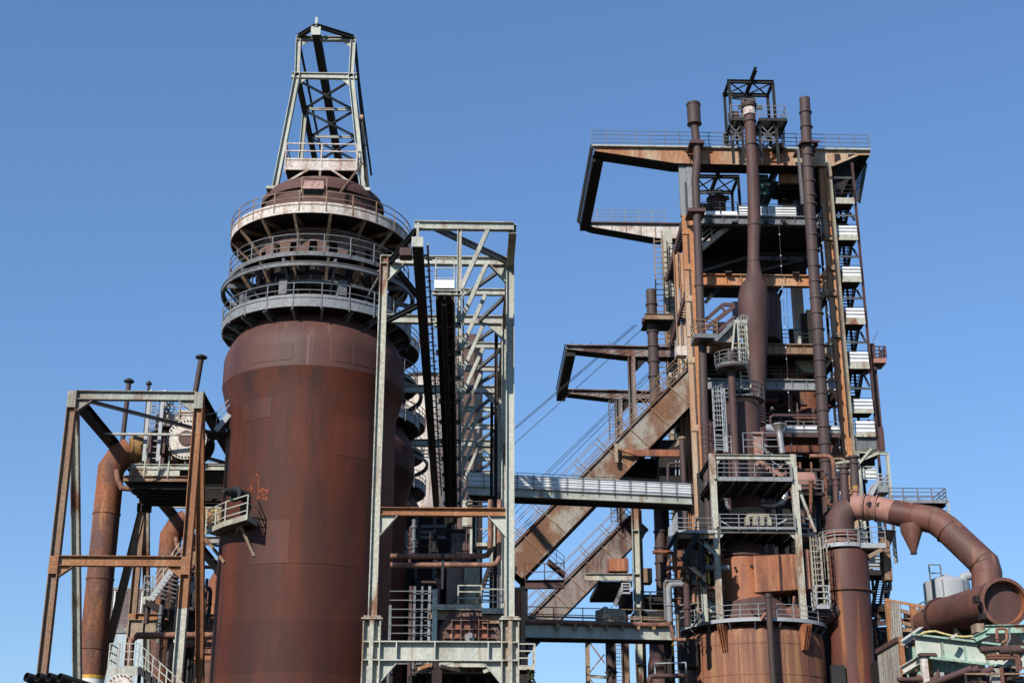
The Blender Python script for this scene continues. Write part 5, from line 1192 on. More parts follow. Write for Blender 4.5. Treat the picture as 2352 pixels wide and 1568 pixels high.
y = 123.2; P = [(R2, 814, 470, .55), (R2, 828, 760, .55), (R2, 846, 1000, .58), (R2, 858, 1300, .6), (R3, 962, 180, .62), (R3, 963, 260, .62), (R3, 957, 420, .56), (R3, 955, 600, .56), (R3, 962, 700, .68), (R3, 966, 790, .86), (R3, 962, 830, 1.15), (R3, 957, 880, 1.3), (R3, 953, 960, 1.42), (R3, 951, 1050, 1.45), (R3, 960, 1300, 1.3), (R4, 975, 250, 1.15), (R4, 985, 500, .95), (R4, 1000, 760, .72), (R4, 1008, 930, .6)]
pts = [c(px, py, y) for c, px, py, r in P]; rs = [p[3] for p in P]; pts.append(V((pts[-1].x, y, 8))); rs.append(.55)
part(MB().tube(pts, rs, 28), 'body', m_pipe2)
q = pts[0]; part(MB().lathe((q.x, y, q.z), [(.56, .1), (.6, .14), (.6, .85), (.56, .9)], 24), 'white_band', m_pinkw); part(MB().lathe((q.x, y, q.z), [(.55, .95), (.72, 1.0), (.78, 1.3), (.7, 1.45), (.4, 1.45)], 24), 'mouth', m_pipe)
for c, px, py, r in ((R2, 816, 525, .62), (R2, 838, 770, .64), (R3, 963, 250, .66), (R3, 955, 605, .58)): q = c(px, py, y); part(MB().ring((q.x, y), r-.08, r+.03, q.z-.07, q.z+.07, 24), 'joint_ring', m_pipe)
e = thing('rear_bottle_vessel', 'second bottle shaped vessel in shade right behind the first', 'pipe')
y = 128.2; P = [(1030, 820, .6), (1040, 900, 1.4), (1045, 1000, 1.75), (1045, 1120, 1.8), (1070, 1390, 1.5)]
pts = [R3(px, py, y) for px, py, r in P]; part(MB().tube(pts, [p[2] for p in P], 26), 'body', m_pipe2)
e = thing('thick_stack', 'thick banded dark rust stack on the right side of the furnace tower', 'stack', 'tall pipes on the furnace tower')
y = 122.6; a = R2(1392, 278, y); b = R5(1690, 770, y); r = R3(1558, 60, y).x-R3(1505, 60, y).x
part(MB().tube([V((b.x, y, 14)), b, R4(1580, 100, y), R3(1505, 60, y), a], [r*.95, r, r*1.02, r*1.0, r*.98], 26), 'flue', m_pipe)
part(MB().tube([a-Z*.05, a+Z*.02], r*.86, 24), 'mouth', m_dark)
for c, lst in ((R2, [(1398, 430), (1408, 585), (1430, 880), (1436, 1005), (1438, 1155), (1440, 1305), (1442, 1395)]), (R3, [(1508, 200), (1520, 350), (1532, 500), (1540, 655), (1553, 805), (1565, 965), (1577, 1115), (1588, 1270), (1598, 1425)]), (R4, [(1608, 480), (1622, 640), (1633, 805), (1645, 970), (1658, 1130), (1670, 1295), (1680, 1465)]), (R5, [(1690, 455), (1695, 620)])):
    for px, py in lst: q = c(px, py, y); t = (q.z-b.z)/(a.z-b.z); x = b.x+(a.x-b.x)*t; part(MB().lathe((x, y, q.z), [(r*.97, -.1), (r+.1, -.06), (r+.1, .06), (r*.97, .1)], 24), 'band', m_pipe)
q = R2(1428, 762, y); part(MB().ring((q.x, y), r, r+.45, q.z-.12, q.z+.02, 24).box(q.x-.95, q.x+1.0, y-.9, y-.8, q.z-.2, q.z).box(q.x-.95, q.x+1.0, y+.9, y+2.5, q.z-.2, q.z), 'guide_platform', m_pipe2)
part(MB().bar(V((q.x-.8, y+.8, q.z-.2)), V((q.x-.8, y+.8, ZL[0][1])), .25, .3, Y), 'guide_post', m_grey2)
# hanging light strings
for lab, (c0, x0, y0), (c1, x1, y1) in (('long string of small lamps hanging left of the thick stack', (R3, 1200, 160), (R4, 1330, 1370)), ('string of small lamps hanging along the right tower column', (R3, 1605, 165), (R4, 1805, 1370)), ('short faint string of lamps between the bottle vessel and thick stack', (R3, 1280, 860), (R3, 1298, 1320))):
    e = thing('lamp_string', lab, 'lamp string', 'hanging lamp strings')
    a = c0(x0, y0, 122.4 if c0 is R3 and y0 < 500 else 133); b = c1(x1, y1, a.y-.3); part(MB().bar(a, b, .03, .03, Y), 'cable', m_rope)
    k = MB(); n = int((a.z-b.z)/1.5)
    for i in range(n): q = a.lerp(b, (i+.5+random.uniform(-.3, .3))/n); s = random.uniform(.05, .1); k.lathe((q.x, q.y, q.z), [(.01, -s), (s, 0), (.01, s)], 6)
    for v_ in k.v[:1]: part(k.bar(a, b, .015, .015, Y), 'bulbs', m_bulb)

# ---------------------------------------------------------------- stair tower on the right
e = thing('stair_tower', 'slender steel stair tower on the right flank of the furnace', 'stair tower')
y0, y1 = 124.8, 130.2
xr_ = T2(480, 500, y0).x; xl_ = T2(268, 500, y0).x; zb_ = T2(560, 1190, y0).z; zt_ = T1(352, 240, y0).z
for x, m in ((xl_, m_stone), (xr_, m_pipe2)):
    for y_ in (y0, y1): part(MB().ib(V((x, y_, 0 if y_ == y1 else zb_-14)), V((x, y_, zt_)), .22, .22, X), 'post', m if y_ == y0 else m_dkgreen)
part(MB().bar(V((xl_-.25, y0, zb_)), V((xl_-.25, y0, zt_)), .12, .2, Y), 'post', m_dkgreen)
for c, py in ((T1, 375), (T1, 710), (T1, 1075), (T1, 1445), (T2, 340), (T2, 750)): z = c(300, py, y0).z; part(MB().ib(V((xl_+.16, y0, z)), V((xr_-.16, y0, z)), .14, .18), 'tie_beam', m_grey2)
LD = [(T1, 450, 550, 605, 0), (T1, 800, 880, 928, 1), (T1, 1165, 1245, 1300, 1), (T2, 35, 120, 180, 1), (T2, 425, 510, 575, 1), (T2, 845, 930, 970, 1), (T2, 1040, 1135, 1180, 1)]
zls = []
for c, p0, p1, p2, wh in LD:
    zt0, z1_, z2_ = (c(300, p, y0-.3).z for p in (p0, p1, p2)); zls.append(z1_)
    ld = part(MB().box(xl_+.2, xr_-.2, y0-.3, y0+1.5, z2_+.1, z2_+.2), 'landing', m_dark)
    MB().box(xl_+.2, xr_-.18, y0-.36, y0-.3, z2_, z1_-.02).build('fascia', m_palerust, ld)
    if wh: MB().box(xl_+.25, xr_-.2, y0-.3, y0-.26, z1_+.02, zt0).build('panel', m_white, ld)
    MB().rail([V((xl_+.22, y0+1.4, z1_)), V((xl_+.22, y0-.38, z1_)), V((xr_-.18, y0-.38, z1_)), V((xr_-.18, y0+1.4, z1_))], (zt0-z1_)+.1, 2, 2.6, .02, drop=(z1_-z2_)*.6).build('railing', m_dkgreen, ld)
    MB().box(xl_+.2, xr_-.2, y1-1.5, y1, (z1_+.0)-2.1, z1_-2.0).build('half_landing', m_dark, ld)
    MB().bar(V((xr_-.2, y0+1.5, z2_-.1)), V((xr_-.2, y0+.2, z2_-1.5)), .15, .15).build('brace', m_dkgreen, ld)
xm_ = (xl_+xr_)/2
for i, z in enumerate(zls):
    lo = zls[i+1] if i+1 < len(zls) else z-4.2
    if z-lo < 3: continue
    h = (z+lo)/2
    part(MB().stairs(V((xm_-.85, y0+1.4, lo)), V((xm_-.85+.1, y1-1.4, h)), V((1.1, 0, 0)), None, .16, .5), 'flight', m_dkgreen)
    part(MB().stairs(V((xm_+.85, y0+1.4, z)), V((xm_+.85, y1-1.4, h)), V((-1.1, 0, 0)), None, .16, .5), 'flight', m_dkgreen)
    rl = MB()
    for o in (.5, 1.0): rl.bar(V((xm_-.78, y0+1.4, lo+o)), V((xm_-.7, y1-1.4, h+o)), .05, .05).bar(V((xm_+.77, y0+1.4, z+o)), V((xm_+.77, y1-1.4, h+o)), .05, .05)
    part(rl, 'handrail', m_dkgreen)
# top flight up to the crane deck
p = T1(382, 590, y0+3); q = T1(445, 240, y0+4.5); part(MB().stairs(p, q, V((-.9, .2, 0)), None, .12, .4), 'flight', m_dkgreen)
part(MB().bar(p+V((.1, 0, 1)), q+V((.1, 0, .9)), .06, .06), 'handrail', m_dkgreen)
# lift shaft tail
a = T2(345, 1190, y0+.2); b = T2(602, 1300, y0+.2); part(MB().box(a.x, b.x-.4, y0, y1, b.z, a.z), 'end_box', m_grey2); part(MB().box(b.x-.42, b.x+.05, y0-.2, y1, b.z-.1, T2(602, 1100, y0).z), 'end_plate', m_pipe2)
part(MB().bar(V((T2(535, 760, y0+1).x, y0+1, zb_)), V((T2(535, 760, y0+1).x, y0+1, T2(505, 355, y0+1).z)), .4, .4, Y), 'outer_post', m_pipe2)
e = thing('side_balcony', 'small rusty balcony sticking out on the right of the stair tower', 'balcony')
a = T2(520, 520, y0); b = T2(625, 475, y0); zf_ = T2(570, 478, y0).z
part(MB().box(a.x, b.x, y0, y0+2, a.z, zf_), 'deck', m_primer); part(MB().rail([V((a.x, y0, zf_)), V((b.x, y0, zf_)), V((b.x, y0+2, zf_)), V((a.x, y0+2, zf_))], T2(620, 378, y0).z-zf_, 2, .75, .05).bar(V((a.x, y0, zf_+1.6)), V((a.x+.6, y0, zf_+2.6)), .06, .06), 'railing', m_pipe2)
part(MB().prism([V((a.x-1, y0+.5, a.z)), V((b.x, y0+.5, a.z)), V((a.x-1, y0+.5, a.z-1.2))], Y*.15), 'bracket', m_pipe2)
# frames and white panels below the stair tower
e = thing('lower_landing', 'pale framed landing with white panel at the foot of the stair tower', 'platform')
a = T2(365, 1310, y0-1.5); b = T2(632, 1330, y0-1.5); part(MB().ib(a, b, .25, .3), 'frame_beam', m_pale); part(MB().ib(V((b.x-.1, b.y, b.z-10)), b, .26, .3, X).ib(V((a.x+.1, a.y, a.z-9)), a, .26, .3, X), 'frame_post', m_pale)
part(MB().bar(T2(355, 1450, y0-1.7), T2(490, 1290, y0-1.7), .2, .22).bar(T2(380, 1400, y0-1.6), T2(560, 1325, y0-1.6), .18, .2), 'brace', m_palerust)
a = T2(365, 1462, y0-1); b = T2(540, 1560, y0-1); part(MB().box(a.x, b.x, y0-1, y0-.95, b.z, a.z), 'panel', m_white); part(MB().rail([V((a.x-2, y0-1.3, b.z)), V((b.x, y0-1.3, b.z))], a.z-b.z+.1, 2, 1.3, .04), 'railing', m_pale)
a = R5(1975, 420, y0+2); b = R5(2200, 335, y0+2)
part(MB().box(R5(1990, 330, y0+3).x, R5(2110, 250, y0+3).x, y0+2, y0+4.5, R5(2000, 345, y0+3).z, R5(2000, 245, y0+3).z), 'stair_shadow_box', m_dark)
part(MB().box(R5(1800, 560, y0-.8).x, R5(1840, 560, y0-.8).x, y0-.8, y0-.75, R5(1800, 645, y0-.8).z, R5(1800, 560, y0-.8).z).box(R5(1800, 560, y0-.8).x, R5(1840, 560, y0-.8).x, y0-.8, y0-.75, R5(1800, 525, y0-.8).z, R5(1800, 385, y0-.8).z), 'panel', m_white)
e = thing('grey_balcony', 'grey railed balcony jutting right above the big elbow duct', 'balcony')
y = 117; a = R5(2185, 520, y); b = R5(2290, 520, y); z1_ = a.z; z0_ = R5(2200, 585, y).z
part(MB().box(a.x, b.x, y, y+3.2, z0_, z1_), 'deck', m_grey); part(MB().rail([V((a.x, y, z1_)), V((b.x, y, z1_)), V((b.x, y+3.2, z1_))], R5(2200, 410, y).z-z1_, 2, .9, .04), 'railing', m_galv)
part(MB().stairs(R5(2100, 620, y+.5), R5(2180, 470, y+.5), V((0, 1.4, 0)), None, .1, .34), 'flight', m_galv); part(MB().ib(V((a.x+.2, y+1.5, 20)), V((a.x+.2, y+1.5, z0_)), .3, .3, X), 'post', m_pale)
e = thing('duct_walkway', 'grey railed walkway resting above the big elbow duct at right', 'platform')
y = 109.5; a = R7(770, 222, y); b = R7(1470, 232, y); z0_ = R7(1000, 264, y).z
part(MB().box(a.x, b.x, y, y+.08, z0_, (a.z+b.z)/2), 'kick_plate', m_grey); part(MB().box(a.x, b.x, y+.09, y+3, z0_+.1, z0_+.2), 'deck', m_dark)
for f in (.28, .6, .95): q = a.lerp(b, f); part(MB().ib(V((q.x, y+.3, z0_)), V((q.x, y+2.9, z0_)), .2, .3), 'joist', m_dkgreen)
zt0 = (a.z+b.z)/2; h = R7(1000, 92, y).z-zt0
part(MB().rail([V((a.x, y, zt0)), V((b.x-.2, y, zt0)), V((b.x-.2, y+3, zt0)), V((a.x, y+3, zt0))], h, 2, 1.25, .032, drop=.2), 'railing', m_grey2)
for px in (1462, 1420): q = R7(px, 290, y+(0 if px > 1450 else 2.5)); part(MB().bar(V((q.x, q.y, R7(1470, 405, y).z)), V((q.x, q.y, z0_)), .12, .12, Y), 'leg', m_pale)

# ---------------------------------------------------------------- uptake vessels before the tower
e = thing('blast_vessel', 'huge streaky orange rust vessel with cone shoulder at the bottom right', 'vessel')
YV = 112.0; cv = R6(955, 1040, YV); RV = 5.35; zsh = R6(900, 1040, YV-RV).z; zdk = R6(900, 945, YV-RV).z
zc0 = R6(1000, 735, YV-1.9).z; zn1 = R6(830, 310, YV-2).z
rn = 2.15; cx0 = cv.x; cn = R6(835, 500, YV).x
part(MB().lathe((cx0, YV, 0), [(RV, 0), (RV, zsh-.35), (RV-.12, zsh), (RV-.5, zsh+.35), (RV-1.0, zdk-.1)], 96), 'shell', m_vessel)
for py in (1165, 1470): z = R6(800, py, YV-RV).z; part(MB().ring((cx0, YV), RV-.05, RV+.025, z-.03, z+.03, 96), 'weld_band', m_vessel)
sm_ = MB()
for a_ in (-2.0, -1.35, -.95, -2.6): p = V((cx0+RV*cos(a_), YV+RV*sin(a_), 0)); sm_.bar(p, p+Z*(zsh-.4), .06, .04, V((cos(a_), sin(a_), 0)))
part(sm_, 'vertical_seams', m_vessel2)
part(MB().lathe((0, 0, 0), [(1, 0), (1, .1)], 4) if False else MB().tube([V((cx0, YV, zdk-.2)), V((cn+.4, YV, zc0))], [4.1, rn+.25], 64), 'cone', m_pipe2)
part(MB().tube([V((cn+.4, YV, zc0)), V((cn, YV, zn1))], [rn+.1, rn], 56), 'neck', m_copper)
part(MB().tube([V((cn, YV, zn1)), V((cn, YV, zn1+.12))], rn+.15, 56).tube([V((cn, YV, zn1+.1)), V((cn+.15, YV, R6(850, 190, YV).z))], [rn+.05, 1.1], 48), 'neck_cone', m_pipe2)
for k in range(2): q = R6(775+160*k, 440-20*k, YV-2.2); part(MB().disc(q, V((0, -1, 0)), .12, .1, 12), 'stud', m_dark)
q = R6(995, 850, YV-3.6); part(MB().tube([q+Y*.4, q-Y*.35], .45, 20).box(q.x-.7, q.x+.7, q.y-.3, q.y+.1, q.z+.4, q.z+.5), 'manhole', m_pipe2)
q = R6(1345, 880, YV-2.5); part(MB().tube([q+Y*.4-X*.2, q-Y*.5], .5, 18).tube([q+Z*.3, q+V((.15, 0, 1.3))], .1, 8), 'manhole', m_piporange)
q = R6(520, 840, YV-2.5); part(MB().tube([q, q+V((-.6, 0, -.5)), q+V((-.8, -.2, .9)), q+V((.1, 0, 1.0))], .09, 8), 'loop_pipe', m_piporange)
for px in (615, 1470):
    for k in range(3): q = R6(px-35+k*33, 985, YV-5.0 if px > 1000 else YV-5.1); a_ = math.atan2(q.y-YV, q.x-cx0); d = V((cos(a_), sin(a_), 0)); p = V((cx0, YV, 0))+d*(RV-.1); part(MB().prism([p+Z*q.z, p+Z*(q.z-2.0), p+d*.35+Z*(q.z-1.9), p+d*.9+Z*(q.z-.2), p+d*.9+Z*q.z], V((-sin(a_), cos(a_), 0))*.08), 'bracket_rib', m_copper)
e = thing('vessel_gallery', 'ring gallery with grey railing around the shoulder of the orange vessel', 'gallery')
part(MB().ring((cx0, YV), RV-1.3, RV+.35, zdk-.05, zdk+.03, 80), 'deck', m_grey2); part(MB().ring((cx0, YV), RV+.3, RV+.36, zdk-.12, zdk+.16, 80), 'kick_plate', m_galv)
part(MB().ringrail((cx0, YV), RV+.33, zdk, 1.15, 2, 26, .023), 'railing', m_grey)
for k in range(18):
    a_ = 2*pi*k/18
    if sin(a_) < .2: b_ = MB(); bracket(b_, (cx0, YV), a_, RV+.25, zdk-.12, RV-.4, .8, .1); part(b_, 'bracket', m_grey2)
e = thing('front_standpipe', 'single dark pipe standing in front of the orange vessel', 'pipe')
y = YV-RV-1.0; a = R6(1098, 690, y); b = R6(1140, 1500, y); part(MB().tube([V((b.x, y, 0)), V((a.x, y, a.z))], .24, 16), 'pipe', m_pipe); part(MB().bar(R6(1080, 880, y), R6(1035, 940, y+.5), .2, .25), 'clamp', m_primer)
part(MB().tube([a-Z*.3, a-Z*.15], .3, 16), 'joint_ring', m_pipe)
# rectangular transfer duct
e = thing('transfer_duct', 'rectangular copper orange duct joining the vessel neck to the side cyclone', 'duct')
ya = YV-2.35; P = [R6(955, 320, ya), R6(1400, 300, ya-.3), R6(1400, 648, ya-.3), R6(965, 675, ya)]
part(MB().prism(P, Y*3.4), 'casing', m_copper)
sm_ = MB().bar(R6(1212, 308, ya-.22), R6(1228, 662, ya-.22), .1, .1, Y)
for k in range(20): q = R6(1208, 308, ya-.2).lerp(R6(1226, 662, ya-.2), (k+.5)/20); sm_.box(q.x-.07, q.x+.07, q.y-.14, q.y, q.z-.04, q.z+.04)
part(sm_, 'bolted_seam', m_pipe2)
P2 = [P[1]+X*.02, R6(1660, 290, ya-.6), R6(1660, 640, ya-.6), P[2]+X*.02]; part(MB().prism(P2, Y*3.4), 'end_casing', m_pipe2)
for px in (1462, 1482, 1515, 1535): a = R6(px, 255, ya-.75); b = R6(px+15, 640, ya-.75); part(MB().box(a.x-.06, a.x+.06, a.y, a.y+3.9, b.z, a.z), 'expansion_flange', m_primer)
bt = MB()
for px in (1448, 1537):
    for k in range(16): q = R6(px+k*.7, 275+k*23, ya-.72); bt.box(q.x-.06, q.x+.06, q.y-.05, q.y+.1, q.z-.05, q.z+.05)
part(bt, 'bolts', m_dark)
# service frame standing on the vessel
e = thing('steel_scaffold', 'pale green steel frame with railed floors standing on the orange vessel', 'steel frame')
ys = 108.3
fxl = (R5(568, 230, ys).x+R6(615, 940, ys).x)/2; fxr = (R5(1358, 230, ys).x+R6(1440, 940, ys).x)/2; zt_ = R5(900, 210, ys).z
for y_, m in ((ys, m_palerust), (ys+6, m_dkgreen)):
    for x in (fxl, fxr): part(MB().box(x-.24, x+.24, y_, y_+.45, zdk, zt_), 'column', m)
def fbeam(py0, py1, m, name='beam', y_=None): z1, z0 = R5(900, py0, ys).z, R5(900, py1, ys).z; part(MB().ib(V((fxl+.25, ys+.2, (z0+z1)/2)), V((fxr-.25, ys+.2, (z0+z1)/2)), .35, z1-z0), name, m); return z0, z1
b0 = fbeam(215, 262, m_pale); b1 = fbeam(950, 982, m_pale)
for z, s_ in ((b0[0], -1), (b1[0], -1)):
    for x, s in ((fxl+.25, 1), (fxr-.25, -1)): part(MB().prism([V((x, ys+.18, z)), V((x+s*.5, ys+.18, z)), V((x, ys+.18, z-.5))], Y*.06), 'gusset', m_pale)
for y_ in (ys+.2, ys+6.2):
    for x in (fxl, fxr):
        if y_ < ys+1:
            for z in (b0[1]-.2, b1[1]-.2, R5(900, 455, ys).z): part(MB().ib(V((x, ys+.47, z)), V((x, ys+5.98, z)), .25, .3), 'side_beam', m_dkgreen)
for p_r, p_t, p_b in ((310, 437, 478), (805, 925, 948)):
    z1, z0, zr = R5(900, p_t, ys-.2).z, R5(900, p_b, ys-.2).z, R5(900, p_r, ys-.2).z
    fl = part(MB().box(fxl+.05, fxr-.05, ys-.1, ys+6, z0+.12, z0+.2), 'floor', m_dark); MB().box(fxl+.26, fxr-.26, ys-.24, ys-.18, z0, z1).build('kick_plate', m_grey, fl)
    jn = MB()
    for k in range(6): x = fxl+(fxr-fxl)*(k+.5)/6; jn.bar(V((x, ys, z0)), V((x, ys+6, z0)), .16, .22)
    jn.build('joists', m_grey2, fl)
    MB().rail([V((fxl+.3, ys-.26, z1)), V((fxr-.26, ys-.26, z1))], zr-z1, 2, 1.45, .024, drop=.3).build('railing', m_grey, fl)
    MB().rail([V((fxl+.3, ys+5.5, z1)), V((fxr-.26, ys+5.5, z1))], zr-z1, 2, 1.45, .024).build('railing', m_grey2, fl)
part(MB().bar(R5(605, 850, ys+.6), R5(715, 915, ys+.6), .1, .1).bar(R5(1280, 850, ys+.6), R5(1170, 915, ys+.6), .1, .1), 'brace', m_pale)
part(MB().stairs(R5(1240, 435, ys+2), R5(1000, 262, ys+2), V((0, 1.1, 0)), None, .1, .34), 'flight', m_primer)
rl = MB(); a = R5(1240, 435, ys+1.9); b = R5(1000, 262, ys+1.9)
for o in (.7, 1.3): rl.bar(a+Z*o, b+Z*o, .05, .05)
part(rl, 'stair_rail', m_galv)
part(MB().rail([R5(580, 208, ys+.5), R5(740, 205, ys+.5)], 1.4, 2, .9, .024).rail([R5(860, 208, ys+.5), R5(1240, 205, ys+.5)], 1.7, 2, 1.8, .024), 'top_railing', m_grey)
rl = MB(); a = R5(1100, 205, ys+.7); b = R5(935, 95, ys+.7)
for o in (0, .55): rl.bar(a+Z*o, b+Z*o, .06, .06)
part(rl, 'top_handrail', m_galv)
part(MB().bar(R5(1400, 560, ys+.3), R5(1560, 975, ys+.3), .16, .2).box(R5(1385, 540, ys).x, R5(1420, 540, ys).x, ys-.1, ys+.3, R5(1400, 570, ys).z, R5(1400, 515, ys).z), 'stay', m_palerust)
q = R5(895, 795, ys+1.5); q2 = R5(1115, 910, ys+1.5); bx = MB()
bx.box(q.x, q2.x, ys+1.5, ys+2.2, q.z-.25, q.z)
for k in range(4): x = q.x+(q2.x-q.x)*k/3; bx.box(x-.15, x+.15, ys+1.5, ys+2.1, q2.z, q.z-.26)
part(bx, 'slotted_frame', m_stone)
# left annex platform
e = thing('annex_platform', 'railed platform with black underside left of the pale green frame', 'platform')
y = 107.5; z = R5(380, 975, y).z; x0, x1 = R5(212, 975, y).x, R5(562, 975, y).x
part(MB().prism([V((x0, y, z)), V((x1, y, z)), V((x1, y+6.5, z)), V((x0+.9, y+6.5, z))], Z*.1), 'deck', m_dark); part(MB().box(x0, x1, y-.06, y, z-.08, z+.15), 'kick_plate', m_galv)
part(MB().ib(V((x0, y+.1, z-.3)), V((x1, y+.1, z-.3)), .3, .4), 'edge_beam', m_brownbeam)
q = R5(135, 1150, y-.5)
part(MB().rail([V((x0, y-.04, z)), V((x1, y-.04, z))], R5(380, 842, y).z-z, 2, 1.35, .026), 'railing', m_grey)
q = R5(130, 1130, y); fl_ = V((q.x, y, q.z)); part(MB().stairs(fl_, V((x0, y, z)), V((0, 2, 0)), None, .12, .3), 'flight', m_dark)
rl = MB()
for o in (.5, 1.0, 1.5): rl.bar(fl_+Z*o, V((x0, y, z))+Z*o, .05, .05)
for k in range(8): p = fl_.lerp(V((x0, y, z)), k/7); rl.bar(p, p+Z*1.5, .06, .06, Y)
part(rl, 'stair_rail', m_galv)
part(MB().ib(R5(395, 1010, y+.3), R5(575, 1012, y+.3), .3, .42), 'bracket_beam', m_pale); part(MB().ib(R5(420, 1045, y+.3), R5(580, 1185, y+.3), .26, .34), 'strut', m_pale)
part(MB().ib(R5(400, 990, y-.6), R5(280, 1250, y-.6), .4, .45).ib(R5(280, 1260, y-.6), R5(440, 1410, y-.6), .3, .35), 'dark_brace', m_dkgreen)
q = R5(450, 1150, y); zp_ = R6(450, 690, y).z; part(MB().ib(V((q.x, y+.2, zp_)), V((q.x, y+.2, z-.2)), .35, .4, X), 'post', m_dkgreen); part(MB().ib(V((q.x+.05, y+.2, zdk)), V((q.x+.02, y+.2, zp_)), .35, .4, X), 'post', m_pale)
# dust separator under the cup platform
e = thing('dust_separator', 'cylindrical brown vessel with pink band under the ladder mast', 'vessel')
yd = 116.5; q = R4(840, 1000, yd); zt_ = R4(840, 830, yd-1.5).z; r = 1.5
part(MB().tube([V((q.x, yd, 20)), V((q.x, yd, zt_))], r, 40), 'shell', m_pipe2); zp = R4(840, 872, yd-1.5).z; part(MB().lathe((q.x, yd, 0), [(r+.0, zp), (r+.02, zp+.02), (r+.02, zt_-.02), (r, zt_)], 40), 'band', m_primer)
part(MB().ring((q.x, yd), r, r+.5, zt_, zt_+.08, 40).ringrail((q.x, yd), r+.48, zt_, 1.3, 2, 14, .04), 'gallery', m_grey2)
rr = MB()
for k in range(6): z = R4(1030, 920+k*30, yd).z; rr.ring((q.x+1.1, yd+.8), .85, 1.05, z-.08, z+.08, 24)
part(rr, 'bellows', m_primer)
q = R4(975, 1190, yd-1.4); part(MB().box(q.x-.25, q.x+.45, yd-1.8, yd-1.3, q.z-2.2, q.z-.2).box(q.x-.4, q.x+.55, yd-2, yd-1.3, q.z-.2, q.z), 'side_duct', m_primer)
q = R5(880, 640, 113.5); part(MB().tube([V((q.x, 113.5, R5(880, 800, 113.5).z)), V((q.x, 113.5, R5(880, 540, 113.5).z))], 1.25, 36), 'lower_shell', m_pipe2)
k = MB()
for py in (742, 762, 780): z = R5(880, py, 112.2).z; k.ring((q.x, 113.5), 1.2, 1.42, z-.05, z+.05, 36)
part(k, 'joint_rings', m_stone)
# cup platform on the pipe
e = thing('cup_platform', 'round cup shaped platform with railing on a slender brown pipe', 'platform')
y = 113.5; a = R4(738, 580, y); b = R5(808, 905, y); zc_ = R4(735, 480, y-1.3).z
part(MB().tube([V((b.x, y, b.z-4)), b, a, V((a.x, y, a.z+.5))], [.33, .34, .32, .3], 20), 'pipe', m_pipe2)
part(MB().lathe((a.x, y, 0), [(.32, a.z), (.5, a.z+.3), (1.25, zc_-.35), (1.3, zc_-.2)], 36), 'cone', m_pipe)
part(MB().ring((a.x, y), .4, 1.32, zc_-.2, zc_+.05, 40), 'deck', m_grey2); part(MB().ringrail((a.x, y), 1.36, zc_+.05, 1.0, 2, 10, .03), 'railing', m_grey2)
part(MB().lathe((a.x, y, zc_), [(.4, 0), (.4, .7), (.55, .75), (.55, .95), (.38, 1.0), (.3, 1.25)], 24), 'valve', m_pipe)
e = thing('ladder_mast', 'pale caged ladder mast rising beside the bottle vessel', 'ladder')
y = 114; a = R4(838, 470, y); b = R4(830, 60, y); part(MB().ladder(V((b.x+.1, y, a.z-2.5)), V((b.x+.1, y, b.z)), X, .8, .4, .05), 'ladder', m_palerust); part(MB().ladder(V((b.x+.1, y-.05, a.z-2.5)), V((b.x+.1, y-.05, b.z)), X, .8, 99, .03, .45, (0, -1, 0)), 'cage', m_pale)
part(MB().bar(R4(745, 380, y), R4(770, 110, y), .14, .14, Y), 'stay', m_pale); part(MB().bar(R4(885, 470, y), R4(878, 100, y), .1, .1, Y).bar(R4(770, 95, y), R4(890, 100, y), .2, .3), 'frame', m_pale)
w = MB(); q = R4(865, 75, y)
for k in range(14): a_, b_ = 2*pi*k/14, 2*pi*(k+1)/14; w.bar(q+V((.36*cos(a_), -.1, .42*sin(a_))), q+V((.36*cos(b_), -.1, .42*sin(b_))), .06, .06, Y)
part(w, 'hoop', m_grey)
for lab, px, p0, p1, y, m, w in (('grey caged ladder left of the pink banded vessel', 610, 752, 1370, 113, m_galv, .75), ('rusty caged ladder beside the left tower column', 495, 1075, 1500, 114, m_pipe2, .75)):
    e = thing('caged_ladder', lab, 'ladder', 'caged ladders on the furnace'); a = R4(px, p1, y); b = R4(px, p0, y); xx = (a.x+b.x)/2
    part(MB().ladder(V((xx, y, a.z)), V((xx, y, b.z)), X, w, .4, .04), 'ladder', m); part(MB().ladder(V((xx, y-.05, a.z)), V((xx, y-.05, b.z)), X, w, 99, .03, w*.6, (0, -1, 0)), 'cage', m)
    part(MB().bar(V((xx+w*.75, y, a.z)), V((xx+w*.75, y, b.z)), .22, .2, Y), 'rail_post', m)
# orange elbow inside the tower, hood, gallery with white lagging
e = thing('uptake_elbow', 'orange rust elbow pipe curving down inside the furnace tower', 'pipe')
y = 130; P = [R4(1130, 640, y), R4(1250, 640, y), R4(1370, 680, y), R4(1450, 790, y), R4(1485, 940, y), R4(1505, 1250, y)]
part(MB().tube(P, [1.0, 1.08, 1.12, 1.12, 1.05, 1.0], 28), 'elbow', m_duct); q = P[4]; part(MB().ring((q.x, y), 1.0, 1.15, q.z-.6, q.z-.4, 28), 'flange', m_pipe2)
e = thing('grey_hood', 'grey tapered hood plate hanging behind the thick stack', 'hood')
y = 128; part(MB().prism([R4(1370, 470, y), R4(1580, 470, y), R4(1570, 590, y), R4(1445, 585, y)], Y*1.0), 'hood_plate', m_stone); part(MB().bar(R4(1365, 462, y), R4(1590, 462, y), 1.2, .2), 'hood_rim', m_dark)
e = thing('lagged_gallery', 'gallery with white lagged pipe and railing low in the furnace tower', 'gallery')
y = 122.8; a = R4(1060, 1185, y); b = R4(1805, 1195, y); part(MB().box(a.x, b.x, y, y+2.5, R4(1400, 1222, y).z, R4(1400, 1188, y).z), 'deck', m_pipe2)
